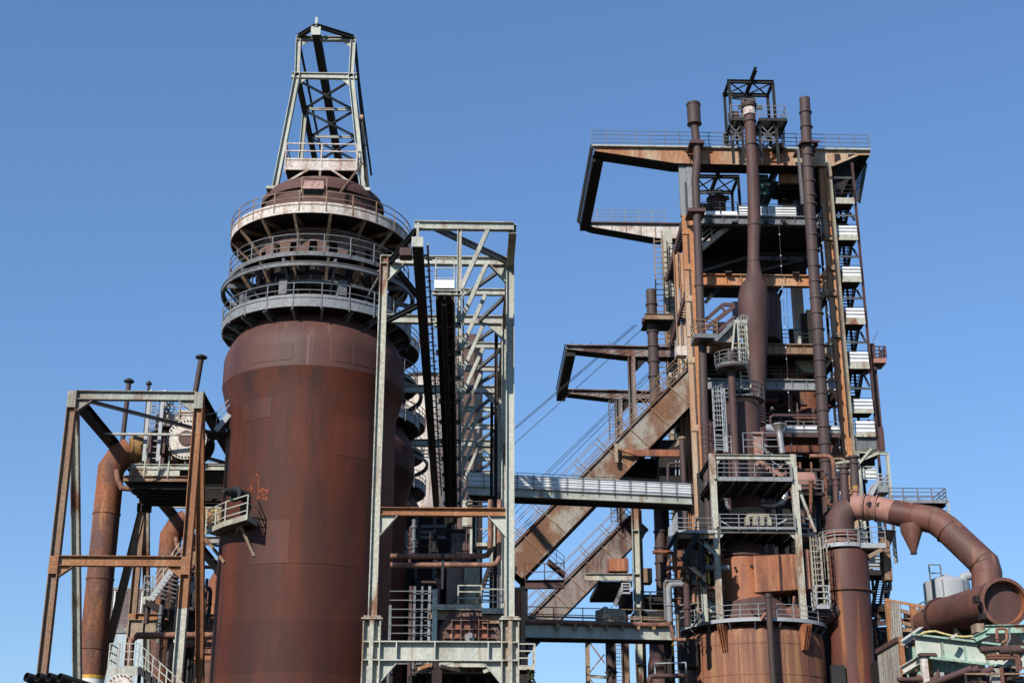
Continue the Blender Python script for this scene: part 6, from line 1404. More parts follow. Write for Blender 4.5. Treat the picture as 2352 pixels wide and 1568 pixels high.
q0 = R4(1225, 1152, y+.4); q1 = R4(1800, 1160, y+.4); part(MB().tube([q0, q1], .42, 20), 'lagged_pipe', m_white); q2 = R4(1060, 1140, y+.4); part(MB().tube([q2, V((q0.x-.05, q0.y, q0.z))], .42, 20), 'grey_pipe', m_galv)
zr = R4(1400, 1072, y).z; zd_ = R4(1400, 1188, y).z; part(MB().rail([V((a.x+2, y-.05, zd_)), V((b.x, y-.05, zd_))], zr-zd_, 2, 1.9, .035), 'railing', m_grey2)
part(MB().tube([R4(1120, 1110, y+1), R4(1120, 1030, y+1), R4(1150, 1012, y+1), R4(1590, 1012, y+1)], .13, 10), 'header_pipe', m_pipe2)
for px in (1390, 1545): q = R4(px, 1012, y+.9); part(MB().tube([q-Z*1.9, q+Z*1.2], .07, 8).tube([q+Z*.3, q+Z*.6], .17, 8).tube([q-Z*1.3, q-Z*1.0], .17, 8), 'valve_spindle', m_pipe2)
e = thing('foil_chimney', 'silvery foil lagged pipe with funnel head beside the service frame', 'pipe')
y = 114.5; a = R4(1205, 1165, y); part(MB().tube([V((a.x+.15, y, R5(1215, 205, y).z)), a], .26, 18), 'pipe', m_chrome); part(MB().tube([a-Z*.05, a+Z*.12, a+Z*.52, a+Z*.6], [.3, .34, .64, .6], 8), 'funnel', m_chrome)
part(MB().tube([R5(1020, 715, y), R5(1150, 720, y), R5(1225, 690, y), R5(1260, 640, y), R5(1262, 560, y)], .3, 16), 'lower_pipe', m_chrome)
for lab, pts, r, y, m in (('rust red drum lying on the side platform behind the pale column', [(1330, 500), (1540, 500), (1575, 500)], .95, 116, m_primer), ('orange standpipe rising to the drum', [(1520, 970), (1518, 480)], .16, 114.5, m_duct), ('short brown standpipe left of the orange one', [(1448, 975), (1445, 700)], .16, 114.5, m_pipe2),
    ('brown vertical pipe right of the thick stack foot', [(1770, 740), (1762, 455)], .26, 114, m_pipe2), ('dark vertical pipe in the middle of the three capped pipes', [(1852, 660), (1842, 345)], .34, 113.5, m_pipe), ('rightmost capped pipe standing on the pink elbow', [(1950, 555), (1935, 245)], .36, 113, m_pipe), ('slim horizontal pipe passing behind the thick stack', [(1380, 372), (1640, 372)], .14, 118, m_pipe2), ('grey stub pipe joining the right tower column', [(1760, 310), (1890, 290)], .16, 119, m_stone)):
    e = thing('process_pipe', lab, 'pipe', 'process pipes near the elbow duct')
    P = [R5(px, py, y) for px, py in pts]; rs = [r, r, r*.6] if len(P) == 3 else r
    part(MB().tube(P, rs, 24), 'pipe', m)
    t = P[-1]
    if len(P) == 2 and abs(P[0].x-P[1].x) < 2: part(MB().tube([t-Z*.1, t+Z*.08], r*1.35, 18).tube([t-Z*.6, t-Z*.48], r*1.25, 18), 'flange', m)
e = thing('side_platform', 'railed platform carrying the drum right of the pale green frame', 'platform')
y = 114.8; a = R5(1395, 600, y); b = R5(1640, 600, y); z0_ = R5(1500, 615, y).z; z1_ = R5(1500, 588, y).z; part(MB().box(a.x, b.x, y, y+3, z0_, z1_), 'deck', m_dark); part(MB().rail([V((a.x, y-.05, z1_)), V((b.x, y-.05, z1_))], R5(1500, 472, y).z-z1_, 2, 1.3, .035), 'railing', m_grey2); part(MB().ib(V((b.x-.4, y+1, 20)), V((b.x-.4, y+1, z0_)), .3, .3, X), 'post', m_dkgreen)
y = 113; a = R5(1405, 985, y); b = R5(1570, 985, y); z1_ = a.z
e = thing('narrow_platform', 'narrow railed platform between pale column and side cyclone', 'platform'); part(MB().box(a.x, b.x, y, y+2.5, z1_-.3, z1_), 'deck', m_palerust); part(MB().rail([V((a.x, y, z1_)), V((b.x, y, z1_))], R5(1480, 850, y).z-z1_, 2, 1, .04), 'railing', m_galv); part(MB().ib(V((b.x-.3, y+1, 20)), V((b.x-.3, y+1, z1_-.3)), .25, .25, X), 'post', m_dkgreen)
# small sign board & hopper near the skip head
e = thing('skip_hoist', 'rusty triangular skip bridge head with dark sheave frames inside the tower', 'skip hoist')
y = 122.2; part(MB().prism([R3(582, 1390, y), R3(765, 1215, y), R3(765, 1392, y)], Y*3), 'head_plate', m_incl)
part(MB().bar(R3(575, 1385, y-.2), R3(770, 1190, y-.2), .7, .35), 'head_flange', m_grey2)
part(MB().bar(R3(480, 1260, y+1), R3(770, 1040, y+1), .3, .35).bar(R3(600, 1290, y), R3(770, 1140, y), .2, .25).bar(R3(480, 1180, y+2), R3(660, 1020, y+2), .3, .3).bar(R3(660, 1022, y+2), R3(770, 1028, y+2), .3, .3).bar(R3(640, 1040, y+1), R3(690, 1110, y+1), .2, .2), 'sheave_frame', m_pipe2)
e = thing('pipe_balcony', 'small railed balcony wrapped round the leftmost tower pipe', 'balcony')
y = 121.9; a = R3(378, 1305, y); b = R3(602, 1305, y); z1_ = a.z; part(MB().box(a.x, b.x, y, y+2.4, z1_-.4, z1_), 'deck', m_grey2); part(MB().rail([V((a.x, y+2, z1_)), V((a.x, y, z1_)), V((b.x, y, z1_)), V((b.x, y+2, z1_))], R3(480, 1172, y).z-z1_, 2, 1.3, .035), 'railing', m_brownbeam)
# outer stair on the left flank
e = thing('flank_stair', 'dark steep stair flights climbing the left flank of the furnace tower', 'stair')
y = 133
for (x0, y0_), (x1, y1_) in (((95, 800), (265, 200)), ((130, 1450), (280, 960))): a = R3(x0, y0_, y); b = R3(x1, y1_, y-4); part(MB().stairs(a, b, V((1.2, .4, 0)), None, .16, .55), 'flight', m_pipe2)
for px in (192, 243): q = R3(px, 600, 131); part(MB().ib(V((q.x, 131, 0)), V((q.x, 131, R3(px, 520, 131).z)), .4, .4, X), 'post', m_tan)
for py in (1340,): q = R3(200, py, 131); part(MB().box(R3(205, py, 131).x, R3(295, py, 131).x, 131, 133, q.z-.8, q.z), 'landing', m_pale)
part(MB().box(R3(190, 1480, 127).x, R3(295, 1480, 127).x, 126.5, 127.5, R3(190, 1535, 127).z, R3(190, 1445, 127).z), 'cabinet', m_white_rust)
e = thing('tower_ladder', 'rusty double ladder running up beside the rear tower column', 'ladder'); a = M4(1252, 1350, 139.5); b = M4(1285, 0, 139.5)
k = R3(22, 380, 139.5); part(MB().ladder(V((k.x, 139.5, 8)), V((k.x, 139.5, k.z)), X, .95, .62, .05), 'ladder', m_brownbeam); part(MB().ladder(V((k.x+1.3, 140, 8)), V((k.x+1.3, 140, k.z)), X, .6, .62, .04), 'ladder', m_dkgreen)

# ---------------------------------------------------------------- side cyclone and elbow duct
e = thing('side_cyclone', 'tall tapering dark red rust cyclone vessel with flange ring at right', 'vessel')
yc = 110.5; q = R6(1872, 640, yc); r = 1.8; zf = R6(1880, 640, yc-r).z; zt_ = R6(1800, 215, yc-1.5).z
part(MB().lathe((q.x, yc, 0), [(r, zf), (r, zf+2.9), (r-.08, zf+3.4), (r-.25, zt_-.15), (r-.3, zt_)], 56), 'shell', m_vessel2); part(MB().lathe((q.x, yc, 0), [(r+.02, zf-.1), (r+.14, zf-.04), (r+.14, zf+.06), (r+.02, zf+.12)], 56), 'flange_ring', m_vessel2)
part(MB().lathe((q.x, yc, 0), [(1.2, 0), (1.38, 8), (r-.02, zf-.1)], 56), 'cone', m_vessel2)
t = R6(1825, 200, yc); part(MB().tube([V((q.x-.3, yc, zt_-.1)), V((t.x-.1, yc, zt_+.45))], [r-.35, 1.25], 40), 'neck', m_primer)
k = MB()
for dz_ in (.35, .6, .85, 1.1): k.ring((t.x-.1, yc), 1.05, 1.3, zt_+dz_, zt_+dz_+.12, 36)
part(k, 'bellows_ring', m_primer)
for i, (px, py, rr) in enumerate(((1690, 900, .8),)): a = R6(px-70, py+60, yc-1.0); b = R6(px+60, py-50, yc-.8); part(MB().tube([a, b], [.5, .75], 20), 'branch', m_pipe2)
q2 = R6(1790, 1480, yc-1.55); part(MB().box(q2.x-.55, q2.x+.5, yc-1.62, yc-1.2, q2.z-.9, q2.z+.7), 'patch_plate', m_dkgreen)
e = thing('cyclone_gallery', 'grey railed gallery round the cyclone top with straight arm to the right', 'gallery')
zd_ = R6(1800, 215, yc-1.9).z; cx_ = R6(1820, 215, yc).x
part(MB().ring((cx_, yc), 1.2, 1.95, zd_-.02, zd_+.06, 40).ring((cx_, yc), 1.9, 1.96, zd_-.05, zd_+.25, 40), 'deck', m_galv); part(MB().ringrail((cx_, yc), 1.95, zd_+.1, 1.15, 2, 12, .026), 'railing', m_grey)
a = R6(1990, 240, yc-1.6); b = R6(2255, 240, yc-1.6); part(MB().box(a.x, b.x, yc-1.6, yc+1.4, a.z, a.z+.4), 'arm_deck', m_galv); part(MB().rail([V((a.x, yc-1.62, a.z+.4)), V((b.x, yc-1.62, a.z+.4))], 1.25, 2, 1.3, .026), 'arm_railing', m_grey)
part(MB().prism([V((a.x-.2, yc-.5, a.z)), V((b.x-.3, yc-.5, a.z)), V((a.x-.2, yc-.5, a.z-1.8))], Y*.3), 'knee', m_dark); part(MB().bar(R6(2080, 330, yc-1.4), R6(2215, 255, yc-1.4), .3, .3), 'knee_strut', m_brownbeam)
q = R6(2255, 150, yc); part(MB().box(q.x-.35, q.x+.25, yc, yc+1, a.z-2.2, a.z+1.8), 'end_post', m_brownbeam); part(MB().prism([R7(760, 580, yc+.5), R7(850, 590, yc+.5), R7(760, 820, yc+.5)], Y*.6), 'end_bracket', m_brownbeam)
e = thing('cyclone_ladder', 'pale yellowish caged ladder with small landing on the cyclone flank', 'ladder')
y = yc-2.0; a = R6(1575, 820, y); b = R6(1560, 135, y); xx = (R6(1560, 400, y).x+R6(1590, 400, y).x)/2
part(MB().ladder(V((xx, y, a.z)), V((xx, y, b.z)), X, .75, .45, .05), 'ladder', m_stone); part(MB().ladder(V((xx+.35, y-.05, a.z)), V((xx+.35, y-.05, b.z)), X, 1.0, 99, .03, .55, (0, -1, 0)), 'cage', m_stone)
c0 = R6(1570, 840, y-.4); c1 = R6(1700, 840, y-.4); part(MB().box(c0.x, c1.x, y-.6, y+.9, c0.z, c0.z+.3), 'landing', m_galv); part(MB().rail([V((c0.x, y+.8, c0.z+.3)), V((c0.x, y-.6, c0.z+.3)), V((c1.x, y-.6, c0.z+.3)), V((c1.x, y+.8, c0.z+.3))], 1.45, 2, .9, .04), 'landing_rail', m_galv); part(MB().box(c0.x+.3, c1.x, y, y+1.2, c0.z-.5, c0.z), 'landing_bracket', m_pipe2)

e = thing('elbow_duct', 'great pink and brown elbow duct arching over to the right edge', 'duct')
rb = lambda px, py, y: R7(px, py, y)
P = [rb(190, 640, 110.5), rb(190, 470, 110.5), rb(240, 380, 110.4), rb(330, 325, 110.2)]
part(MB().tube(P, [1.12, 1.12, 1.02, .98], 36), 'riser', m_pipe2)
P2 = [P[-1], rb(480, 318, 109.8), rb(620, 330, 109.4), rb(820, 378, 108.6)]; part(MB().tube(P2, [.985, .93, .96, .98], 36), 'pink_section', m_primer)
d_ = (P2[2]-P2[1]).normalized(); jr = MB()
for t, rr in ((-.02, 1.06), (.25, 1.0), (.45, 1.02), (.95, 1.0), (1.0, 1.08)): q = P2[1].lerp(P2[2], t); jr.tube([q-d_*.05, q+d_*.05], rr, 36)
part(jr, 'expansion_joint', m_primer)
bt = MB(); _, s1, s2 = frame(d_, Z)
for t in (-.02, 1.0):
    q = P2[1].lerp(P2[2], t)
    for k in range(28): w_ = 2*pi*k/28; p = q+(s1*cos(w_)+s2*sin(w_))*1.03; bt.tube([p-d_*.1, p+d_*.1], .045, 6)
part(bt, 'bolts', m_dark)
for t in (.1, .9): q = P2[1].lerp(P2[2], t)-Y*1.0; part(MB().tube([q, q-Y*.12], .22, 12), 'tie_lug', m_dark)
P3 = [P2[-1], rb(1090, 432, 107.6), rb(1300, 470, 106.8), rb(1440, 575, 106.2), rb(1870, 985, 104.6), rb(1912, 1100, 104.4), rb(1925, 1380, 104.2)]
part(MB().tube([P2[-1], rb(1085, 432, 107.6)], [.99, 1.02], 36), 'brown_section', m_vessel2)
part(MB().tube([rb(1080, 432, 107.6), rb(1210, 452, 107.1), rb(1310, 475, 106.8), rb(1450, 575, 106.2), rb(1885, 985, 104.6), rb(1915, 1090, 104.4), rb(1925, 1400, 104.2)], [1.04, 1.04, 1.05, 1.08, 1.1, 1.1, 1.08], 40), 'downcomer', m_elbow)
for i_ in (1, 3, 4):
    for f_ in (0, 1):
        a_, b_ = P3[i_], P3[i_+1]; d2 = (b_-a_).normalized(); q = a_.lerp(b_, .05+.9*f_); part(MB().tube([q-d2*.03, q+d2*.03], 1.115 if i_ > 2 else 1.08, 40), 'weld_ring', m_elbow)
q = rb(362, 190, 110.0); part(MB().tube([q-Z*.4, R7(372, 75, 110.0)], .24, 18), 'stub', m_primer); t = R7(370, 128, 110.0); part(MB().tube([t-Z*.06, t+Z*.06], .33, 18), 'stub_flange', m_primer); t = R7(370, 100, 110); part(MB().tube([t-Z*.05, t+Z*.22], .26, 18), 'ochre_band', m_ochre)
e = thing('drain_cone', 'rusty drain cone hanging under the elbow duct against the sky', 'hopper')
q = rb(1040, 600, 107.6); b = rb(1055, 858, 107.6); part(MB().tube([V((b.x, b.y, q.z+.55)), V((b.x, b.y, q.z)), b], [.84, .84, .18], 32), 'cone', m_elbow); part(MB().tube([b-Z*.06, b+Z*.04], .26, 20), 'outlet_flange', m_dark)
# shaded stair below the cyclone gallery
e = thing('black_stair', 'black shaded stair with landing in the gap right of the cyclone', 'stair')
y = 117; a = R7(525, 1080, y); b = R7(778, 1080, y); z1_ = R7(650, 1052, y).z; part(MB().box(a.x-2, b.x, y, y+2.6, R7(650, 1112, y).z, z1_), 'landing', m_dark); part(MB().rail([V((a.x, y, z1_)), V((b.x, y, z1_)), V((b.x, y+2.6, z1_))], R7(650, 890, y).z-z1_, 3, 1.6, .05), 'railing', m_dkgreen)
part(MB().box(a.x-1, b.x-.4, y+1.5, y+1.6, z1_+.4, z1_+1.8), 'screen', m_galv)
part(MB().stairs(R7(575, 1480, y+.6), R7(640, 1115, y+2.4), V((1.1, 0, 0)), None, .14, .45), 'flight', m_dkgreen); part(MB().prism([R7(778, 1110, y), R7(700, 1165, y), R7(640, 1500, y), R7(672, 1500, y), R7(722, 1165, y)], Y*.2), 'side_plate', m_dkgreen)
part(MB().box(R7(545, 1440, y).x, R7(660, 1440, y).x, y+.2, y+2.5, R7(600, 1500, y).z, R7(600, 1440, y).z), 'lower_landing', m_dark); q = R7(655, 1490, y+2); part(MB().ib(V((q.x-1.5, y+2.3, 0)), V((q.x-1.5, y+2.3, z1_)), .35, .35, X), 'post', m_dkgreen)

# ---------------------------------------------------------------- lower right corner
e = thing('open_main', 'huge open ended rusty gas main pipe facing the camera at the right edge', 'pipe')
c0 = R8(2125, 612, 92); c1 = R8(1385, 790, 104); ax = (c1-c0); L_ = ax.length; ax.normalize()
r0 = 1.44; r1 = 1.3
tp = MB().tube([c0, c0+ax*L_*.28, c0+ax*L_*.3, c1], [r0, r0, r0*.98, r1], 56, False); part(tp, 'main_shell', m_elbow)
part(MB().tube([c0+ax*.05, c0+ax*.8, c0+ax*1.3, c0+ax*1.55], [r0-.07, r0-.12, r0*.6, .05], 56, False), 'inner_lining', m_copper)
_, s1, s2 = frame(ax, Z); rim = MB()
pr = [(r0+.16, -.02), (r0+.16, .22), (r0-.02, .24), (r0-.06, -.04)]; n = 56
vs = [c0+ax*o+(s1*cos(2*pi*k/n)+s2*sin(2*pi*k/n))*r for r, o in pr for k in range(n)]
rim.add(vs, [(i*n+k, i*n+(k+1) % n, ((i+1) % 4)*n+(k+1) % n, ((i+1) % 4)*n+k) for i in range(4) for k in range(n)]); part(rim, 'mouth_rim', m_elbow)
part(MB().tube([c0+ax*.6, c0+ax*.8], r0+.13, 48), 'flange', m_pipe2); part(MB().tube([c1-ax*.25, c1], r1+.14, 48), 'flange', m_pipe2)
bt = MB()
for k in range(44): w_ = 2*pi*k/44; p = c1-ax*.3+(s1*cos(w_)+s2*sin(w_))*(r1+.07); bt.tube([p, p-ax*.12], .05, 6)
for k in range(40): w_ = 2*pi*k/40; p = c0+ax*.5+(s1*cos(w_)+s2*sin(w_))*(r0+.08); bt.tube([p, p-ax*.12], .04, 6)
part(bt, 'bolts', m_dark)
part(MB().tube([c1-Z*.2, c1+ax*4-Z*.25, c1+ax*6-Z*.35], [.95, .92, .8], 40), 'rear_shell', m_elbow); part(MB().tube([c1+ax*3.8-Z*.25, c1+ax*4.0-Z*.25], 1.02, 40), 'rear_flange', m_elbow)
for px, py in ((1800, 575), (1870, 780)): q = R8(px, py, 91.6); part(MB().box(q.x-.14, q.x+.14, q.y-.2, q.y+.5, q.z-.2, q.z+.2), 'clamp', m_dark)
for t in (.12, .6): q = c0+ax*L_*t; part(MB().box(q.x-.9, q.x+.9, q.y-.25, q.y+.25, 0, q.z-r0*.8), 'saddle', m_dark)
e = thing('grey_tank', 'round grey tank with ring railing behind the open gas main', 'tank')
y = 135; q = R8(1450, 520, y); r = (R8(1712, 520, y).x-R8(1187, 520, y).x)/2; zt_ = R8(1450, 392, y).z; zb_ = R8(1450, 690, y).z
part(MB().lathe((q.x, y, 0), [(r, zb_-1), (r, zt_), (r*.9, zt_+.18), (.05, zt_+.9)], 56), 'shell', m_galv); part(MB().lathe((q.x, y, 0), [(r*.96, 0), (r*.96, zb_-1.02)], 40), 'base', m_dark)
for a_ in (-2.05, -1.1): p = V((q.x+r*cos(a_), y+r*sin(a_), 0)); part(MB().bar(p+Z*(zb_-1), p+Z*zt_, .12, .06, V((cos(a_), sin(a_), 0))), 'seam', m_grey2)
zr = R8(1450, 570, y-r).z; part(MB().ringrail((q.x, y), r+.55, zr-1.3, 1.2, 1, 18, .04), 'ring_railing', m_grey2)
q3 = R8(1310, 340, y-1); part(MB().rail([V((q3.x-.5, y-1, zt_)), V((q3.x+.6, y-1, zt_))], 1.6, 1, 1, .05), 'top_rail', m_grey2); part(MB().bar(R8(1480, 362, y-1), R8(1540, 320, y-1), .12, .12), 'stay', m_dkgreen)
part(MB().tube([R8(1620, 400, y-1), R8(1625, 350, y-1), R8(1650, 318, y-1), R8(1700, 305, y-1), R8(1770, 305, y-1)], .42, 18), 'overflow_pipe', m_galv)
rl = MB()
for o in (0, 1, 2): rl.bar(R8(1640, 262+o*45, y), R8(1760, 250+o*45, y), .07, .07)
rl.bar(R8(1735, 240, y), R8(1750, 640, y), .1, .1, Y).bar(R8(1712, 400, y), R8(1720, 640, y), .1, .1, Y); part(rl, 'pipe_railing', m_galv)

e = thing('ruined_shed', 'skeletal orange steel shed with weathered sheet panels behind the green girder', 'shed')
y = 109; a = R8(715, 582, y); b = R8(1420, 712, y-2)
part(MB().bar(a, b, .2, .2), 'eaves_beam', m_orange)
for px, p0, p1, m in ((755, 595, 1100, m_orange), (1048, 650, 940, m_orange)): q = R8(px, p0, y-(px-715)*.003); part(MB().box(q.x-.22, q.x+.2, q.y-.1, q.y+.3, R8(px, p1+200, q.y).z-2, q.z), 'post', m)
def sheet(P, n, mat, name):
    a_, b_, c_, d_ = P; m_ = MB(); k = n*2
    for i in range(k):
        t0, t1 = i/k, (i+1)/k; o0 = Y*(-.09 if i % 2 else 0); o1 = Y*(0 if i % 2 else -.09)
        m_.add([a_.lerp(b_, t0)+o0, a_.lerp(b_, t1)+o1, d_.lerp(c_, t1)+o1, d_.lerp(c_, t0)+o0], [(0, 1, 2, 3)])
    return part(m_, name, mat)
sheet([R8(775, 598, y-.4), R8(900, 622, y-.7), R8(930, 1045, y-.7), R8(790, 1090, y-.4)], 5, m_sheet, 'wall_sheet'); sheet([R8(1170, 680, y-1.5), R8(1365, 705, y-2), R8(1365, 860, y-2), R8(1180, 860, y-1.5)], 7, m_sheet, 'wall_sheet')
for p, q in (((905, 712), (1170, 775)), ((920, 855), (1100, 900)), ((930, 940), (1110, 940))): part(MB().bar(R8(*p, y-.5), R8(*q, y-1), .2, .28), 'girt', m_brownbeam)
for p, q, m in (((560, 770), (735, 640), m_dark), ((550, 880), (740, 720), m_dark), ((925, 860), (1170, 680), m_brownbeam), ((940, 770), (1160, 790), m_dark), ((950, 850), (1040, 930), m_dark), ((560, 870), (760, 850), m_pipe2), ((1040, 860), (1170, 720), m_dark), ((580, 760), (1150, 880), m_pipe2)): part(MB().bar(R8(*p, y+2), R8(*q, y+2), .32, .36), 'roof_truss', m)
part(MB().box(R8(660, 690, y+1).x, R8(740, 690, y+1).x, y+1, y+2, R8(660, 720, y+1).z, R8(660, 655, y+1).z), 'roof_box', m_dark)
e = thing('rear_plant', 'dark jumble of plant framing between cyclone and shed', 'plant frame')
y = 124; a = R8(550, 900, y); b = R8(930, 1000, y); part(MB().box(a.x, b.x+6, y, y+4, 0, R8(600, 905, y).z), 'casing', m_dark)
part(MB().rail([R8(570, 1020, y-2), R8(760, 1010, y-2)], 2.2, 2, 1.5, .06), 'railing', m_pipe2); part(MB().rail([R8(620, 1165, y-3), R8(770, 1150, y-3)], 2.2, 2, 1, .06), 'railing', m_brownbeam)
for p, q in (((560, 1250), (640, 1180)), ((570, 1480), (640, 1420)), ((560, 1120), (740, 1060))): part(MB().bar(R8(*p, y-3), R8(*q, y-3), .2, .25), 'strut', m_grey2)
part(MB().bar(R8(580, 960, y-1), R8(600, 1300, y-1), .3, .3, Y), 'post', m_brownbeam)
e = thing('sheet_bin', 'corrugated grey sheet bin with brown sloping rim at the bottom edge', 'bin')
y = 96; P = [R8(625, 1215, y), R8(880, 1065, y-3.0), R8(930, 1600, y-3.0), R8(640, 1600, y)]; P[2].z = 0; P[3].z = 0; P[2].x = P[1].x; P[3].x = P[0].x
sheet(P, 12, m_sheet, 'sheet_wall'); part(MB().bar(P[0]+Z*.1, P[1]+Z*.1, .3, .3), 'rim', m_pipe2); part(MB().bar(V((P[1].x+.12, P[1].y, 0)), P[1]+V((.12, 0, .2)), .32, .3, Y), 'corner_post', m_orange)
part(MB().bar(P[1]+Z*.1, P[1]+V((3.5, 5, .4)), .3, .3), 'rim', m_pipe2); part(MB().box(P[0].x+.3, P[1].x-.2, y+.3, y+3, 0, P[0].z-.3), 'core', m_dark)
e = thing('green_girder', 'pale mint green plate girder with peeling panels at the lower right corner', 'girder')
y0g, y1g = 90.5, 84.0
def gp(px, py): return R8(px, py, y0g+(y1g-y0g)*(px-1070)/1300)
P = [gp(1070, 1000), gp(2420, 1165), gp(2420, 1400), gp(1085, 1245)]
part(MB().prism(P, Y*.1), 'web_plate', m_mint); part(MB().bar(P[0]+V((-.1, -.1, .05)), P[1]+V((0, -.1, .05)), .55, .12).bar(P[3]+V((-.1, -.1, 0)), P[2]+V((0, -.1, 0)), .5, .14), 'flange', m_mintd)
for p, q in (((1375, 1030), (1388, 1280)), ((1642, 1062), (1665, 1310)), ((1900, 1095), (1920, 1340))): part(MB().bar(gp(*p)-Y*.12, gp(*q)-Y*.12, .12, .3, Y), 'stiffener', m_mintd)
P = [R8(1215, 1285, 91), R8(1650, 1345, 89), R8(1650, 1452, 89), R8(1215, 1420, 91)]; part(MB().prism(P, Y*.1), 'lower_plate', m_mintd); part(MB().bar(R8(1650, 1310, 88.8), R8(1655, 1460, 88.8), .14, .2, Y).bar(R8(1445, 1310, 89.8), R8(1447, 1440, 89.8), .1, .1, Y), 'lower_stiffener', m_mintd)
P = [R8(905, 1120, 94), R8(1085, 1145, 93), R8(1095, 1265, 93), R8(920, 1350, 94)]; part(MB().prism(P, Y*.1), 'side_plate', m_mintd)
part(MB().ib(R8(930, 1420, 91.5), R8(1130, 1300, 90.5), .5, .5).ib(R8(920, 1090, 92), R8(1150, 930, 96), .3, .3), 'brace', m_mint); part(MB().bar(R8(1110, 1600, 91), R8(1140, 1390, 91), .35, .35, Y).bar(R8(960, 1600, 93), R8(950, 1450, 93), .4, .3, Y), 'raker', m_mintd)
q = R8(1180, 1250, 89.2); part(MB().box(q.x-.19, q.x+.19, 89.2, 89.6, 0, q.z), 'support_post', m_pinkw); part(MB().box(q.x-.3, q.x+.72, 89, 89.6, q.z+.02, q.z+.2), 'post_cap', m_pipe2); q = R8(1243, 1280, 90.2); part(MB().box(q.x-.15, q.x+.15, 90.2, 90.5, 0, q.z), 'support_post', m_orange)
q = R8(1365, 1430, 93); part(MB().box(q.x-.25, q.x+.25, 93, 93.5, 0, q.z), 'support_post', m_galv)
part(MB().prism([R8(1780, 1110, 86.6), R8(1850, 1130, 86.2), R8(1900, 1120, 86), R8(2060, 1160, 85.4), R8(2060, 1190, 85.4), R8(1870, 1190, 86)], Y*.04-Y*.0), 'rust_patch', m_pipe2)
e = thing('yellow_hose', 'sagging yellow hose looped over the green girder', 'hose'); y = 89.5
part(MB().tube([R8(1138, 990, y), R8(1180, 968, y), R8(1240, 958, y), R8(1305, 955, y), R8(1400, 982, y), R8(1480, 1003, y), R8(1560, 1015, y), R8(1660, 1020, y), R8(1755, 1012, y)], .07, 10), 'hose_line', m_hose)
e = thing('green_pipe_bridge', 'battered mint green bracket frame under the open gas main', 'frame'); y = 86
part(MB().ib(R8(1895, 935, y), R8(2400, 925, y-1), .4, .5), 'top_beam', m_mintd); part(MB().ib(R8(1770, 1040, y), R8(1990, 940, y), .3, .4), 'brace', m_mintd)
for p, q in (((1480, 1030), (1565, 975)), ((1880, 1080), (1985, 1030)), ((1740, 1035), (1905, 935))): part(MB().prism([R8(*p, y+.5), R8(*q, y+.5), R8(q[0], q[1]+30, y+.5), R8(p[0]+30, p[1]+8, y+.5)], Y*.5), 'cleat', m_mint)
part(MB().prism([R8(2270, 975, y-.5), R8(2400, 975, y-.5), R8(2400, 1100, y-.5), R8(2350, 1090, y-.5)], Y*.1), 'gusset', m_mintd); part(MB().box(R8(1790, 870, y+1).x, R8(1880, 870, y+1).x, y+1, y+2, R8(1790, 960, y+1).z, R8(1800, 860, y+1).z), 'support_block', m_brownbeam)
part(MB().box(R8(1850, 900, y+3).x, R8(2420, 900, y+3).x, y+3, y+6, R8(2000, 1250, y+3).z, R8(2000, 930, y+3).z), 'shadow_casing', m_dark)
for i, (lab, pts, r, m) in enumerate((('upper brown pipe running off the right edge over the green girder', [(1840, 1178), (1990, 1165), (2400, 1145)], .17, m_pipe2), ('second brown pipe just under the upper one at the right edge', [(2060, 1190), (2400, 1165)], .2, m_pipe), ('rusty red pipe bending down at the right edge, outer of two', [(1900, 1240), (2240, 1240), (2275, 1248), (2295, 1275), (2300, 1420)], .1, m_duct), ('rusty red pipe bending down at the right edge, inner of two', [(1905, 1272), (2230, 1272), (2258, 1282), (2268, 1310), (2275, 1430)], .1, m_duct), ('bent brown pipe loop under the gas main mouth', [(2040, 1080), (2030, 950), (2045, 925), (2120, 922), (2145, 945), (2150, 1060), (2090, 1095)], .09, m_piporange), ('thin grey pipe beside the bent loop', [(2150, 1110), (2190, 1040), (2175, 910)], .06, m_grey2), ('slanting brown pipe low behind the green girder', [(980, 1435), (1130, 1460), (1440, 1500), (1640, 1440)], .16, m_piporange))):
    e = thing('process_pipe', lab, 'pipe', 'small pipes at the lower right corner'); y = 84 if i != 6 else 95; P = [R8(px, py, y) for px, py in pts]; part(MB().tube(P, r, 14), 'pipe', m); q = P[0].lerp(P[1], .35); d_ = (P[1]-P[0]).normalized(); part(MB().tube([q-d_*.06, q+d_*.06], r*1.5, 14), 'coupling', m)
for i, (px, py) in enumerate(((1745, 1392), (1828, 1388), (2000, 1390))):
    y = 82.5; c = R8(px, py, y); d_ = V((-.8, .55, -.28)).normalized(); o = MB().tube([c, c+d_*3.2], .2, 20, False).tube([c+d_*3.2, c], .175, 20, False); _, s1, s2 = frame(d_, Z)
    o.add([c+(s1*cos(2*pi*k/20)+s2*sin(2*pi*k/20))*q for q in (.2, .175) for k in range(20)], [(k, (k+1) % 20, 20+(k+1) % 20, 20+k) for k in range(20)])
    o.build('open_pipe', m_pipe2, None, ('left', 'middle', 'right')[i]+' of three open pipe ends poking out under the green girder', 'pipe', 'open pipe ends under the green girder')
e = thing('pipe_trestle', 'thin purlin with posts carrying the open pipe ends at the bottom right', 'trestle'); y = 82.2
part(MB().bar(R8(1650, 1455, y), R8(2400, 1455, y), .16, .1), 'beam', m_brownbeam); q = R8(2045, 1380, y); part(MB().box(q.x-.3, q.x+.3, y+.3, y+.7, 0, q.z), 'post', m_sheet); q = R8(2085, 1380, y); part(MB().tube([V((q.x, y, 0)), V((q.x, y, q.z))], .12, 12), 'pipe_post', m_duct); q = R8(1660, 1455, y); part(MB().bar(V((q.x, y, 0)), q, .12, .12, Y), 'post', m_dkgreen)
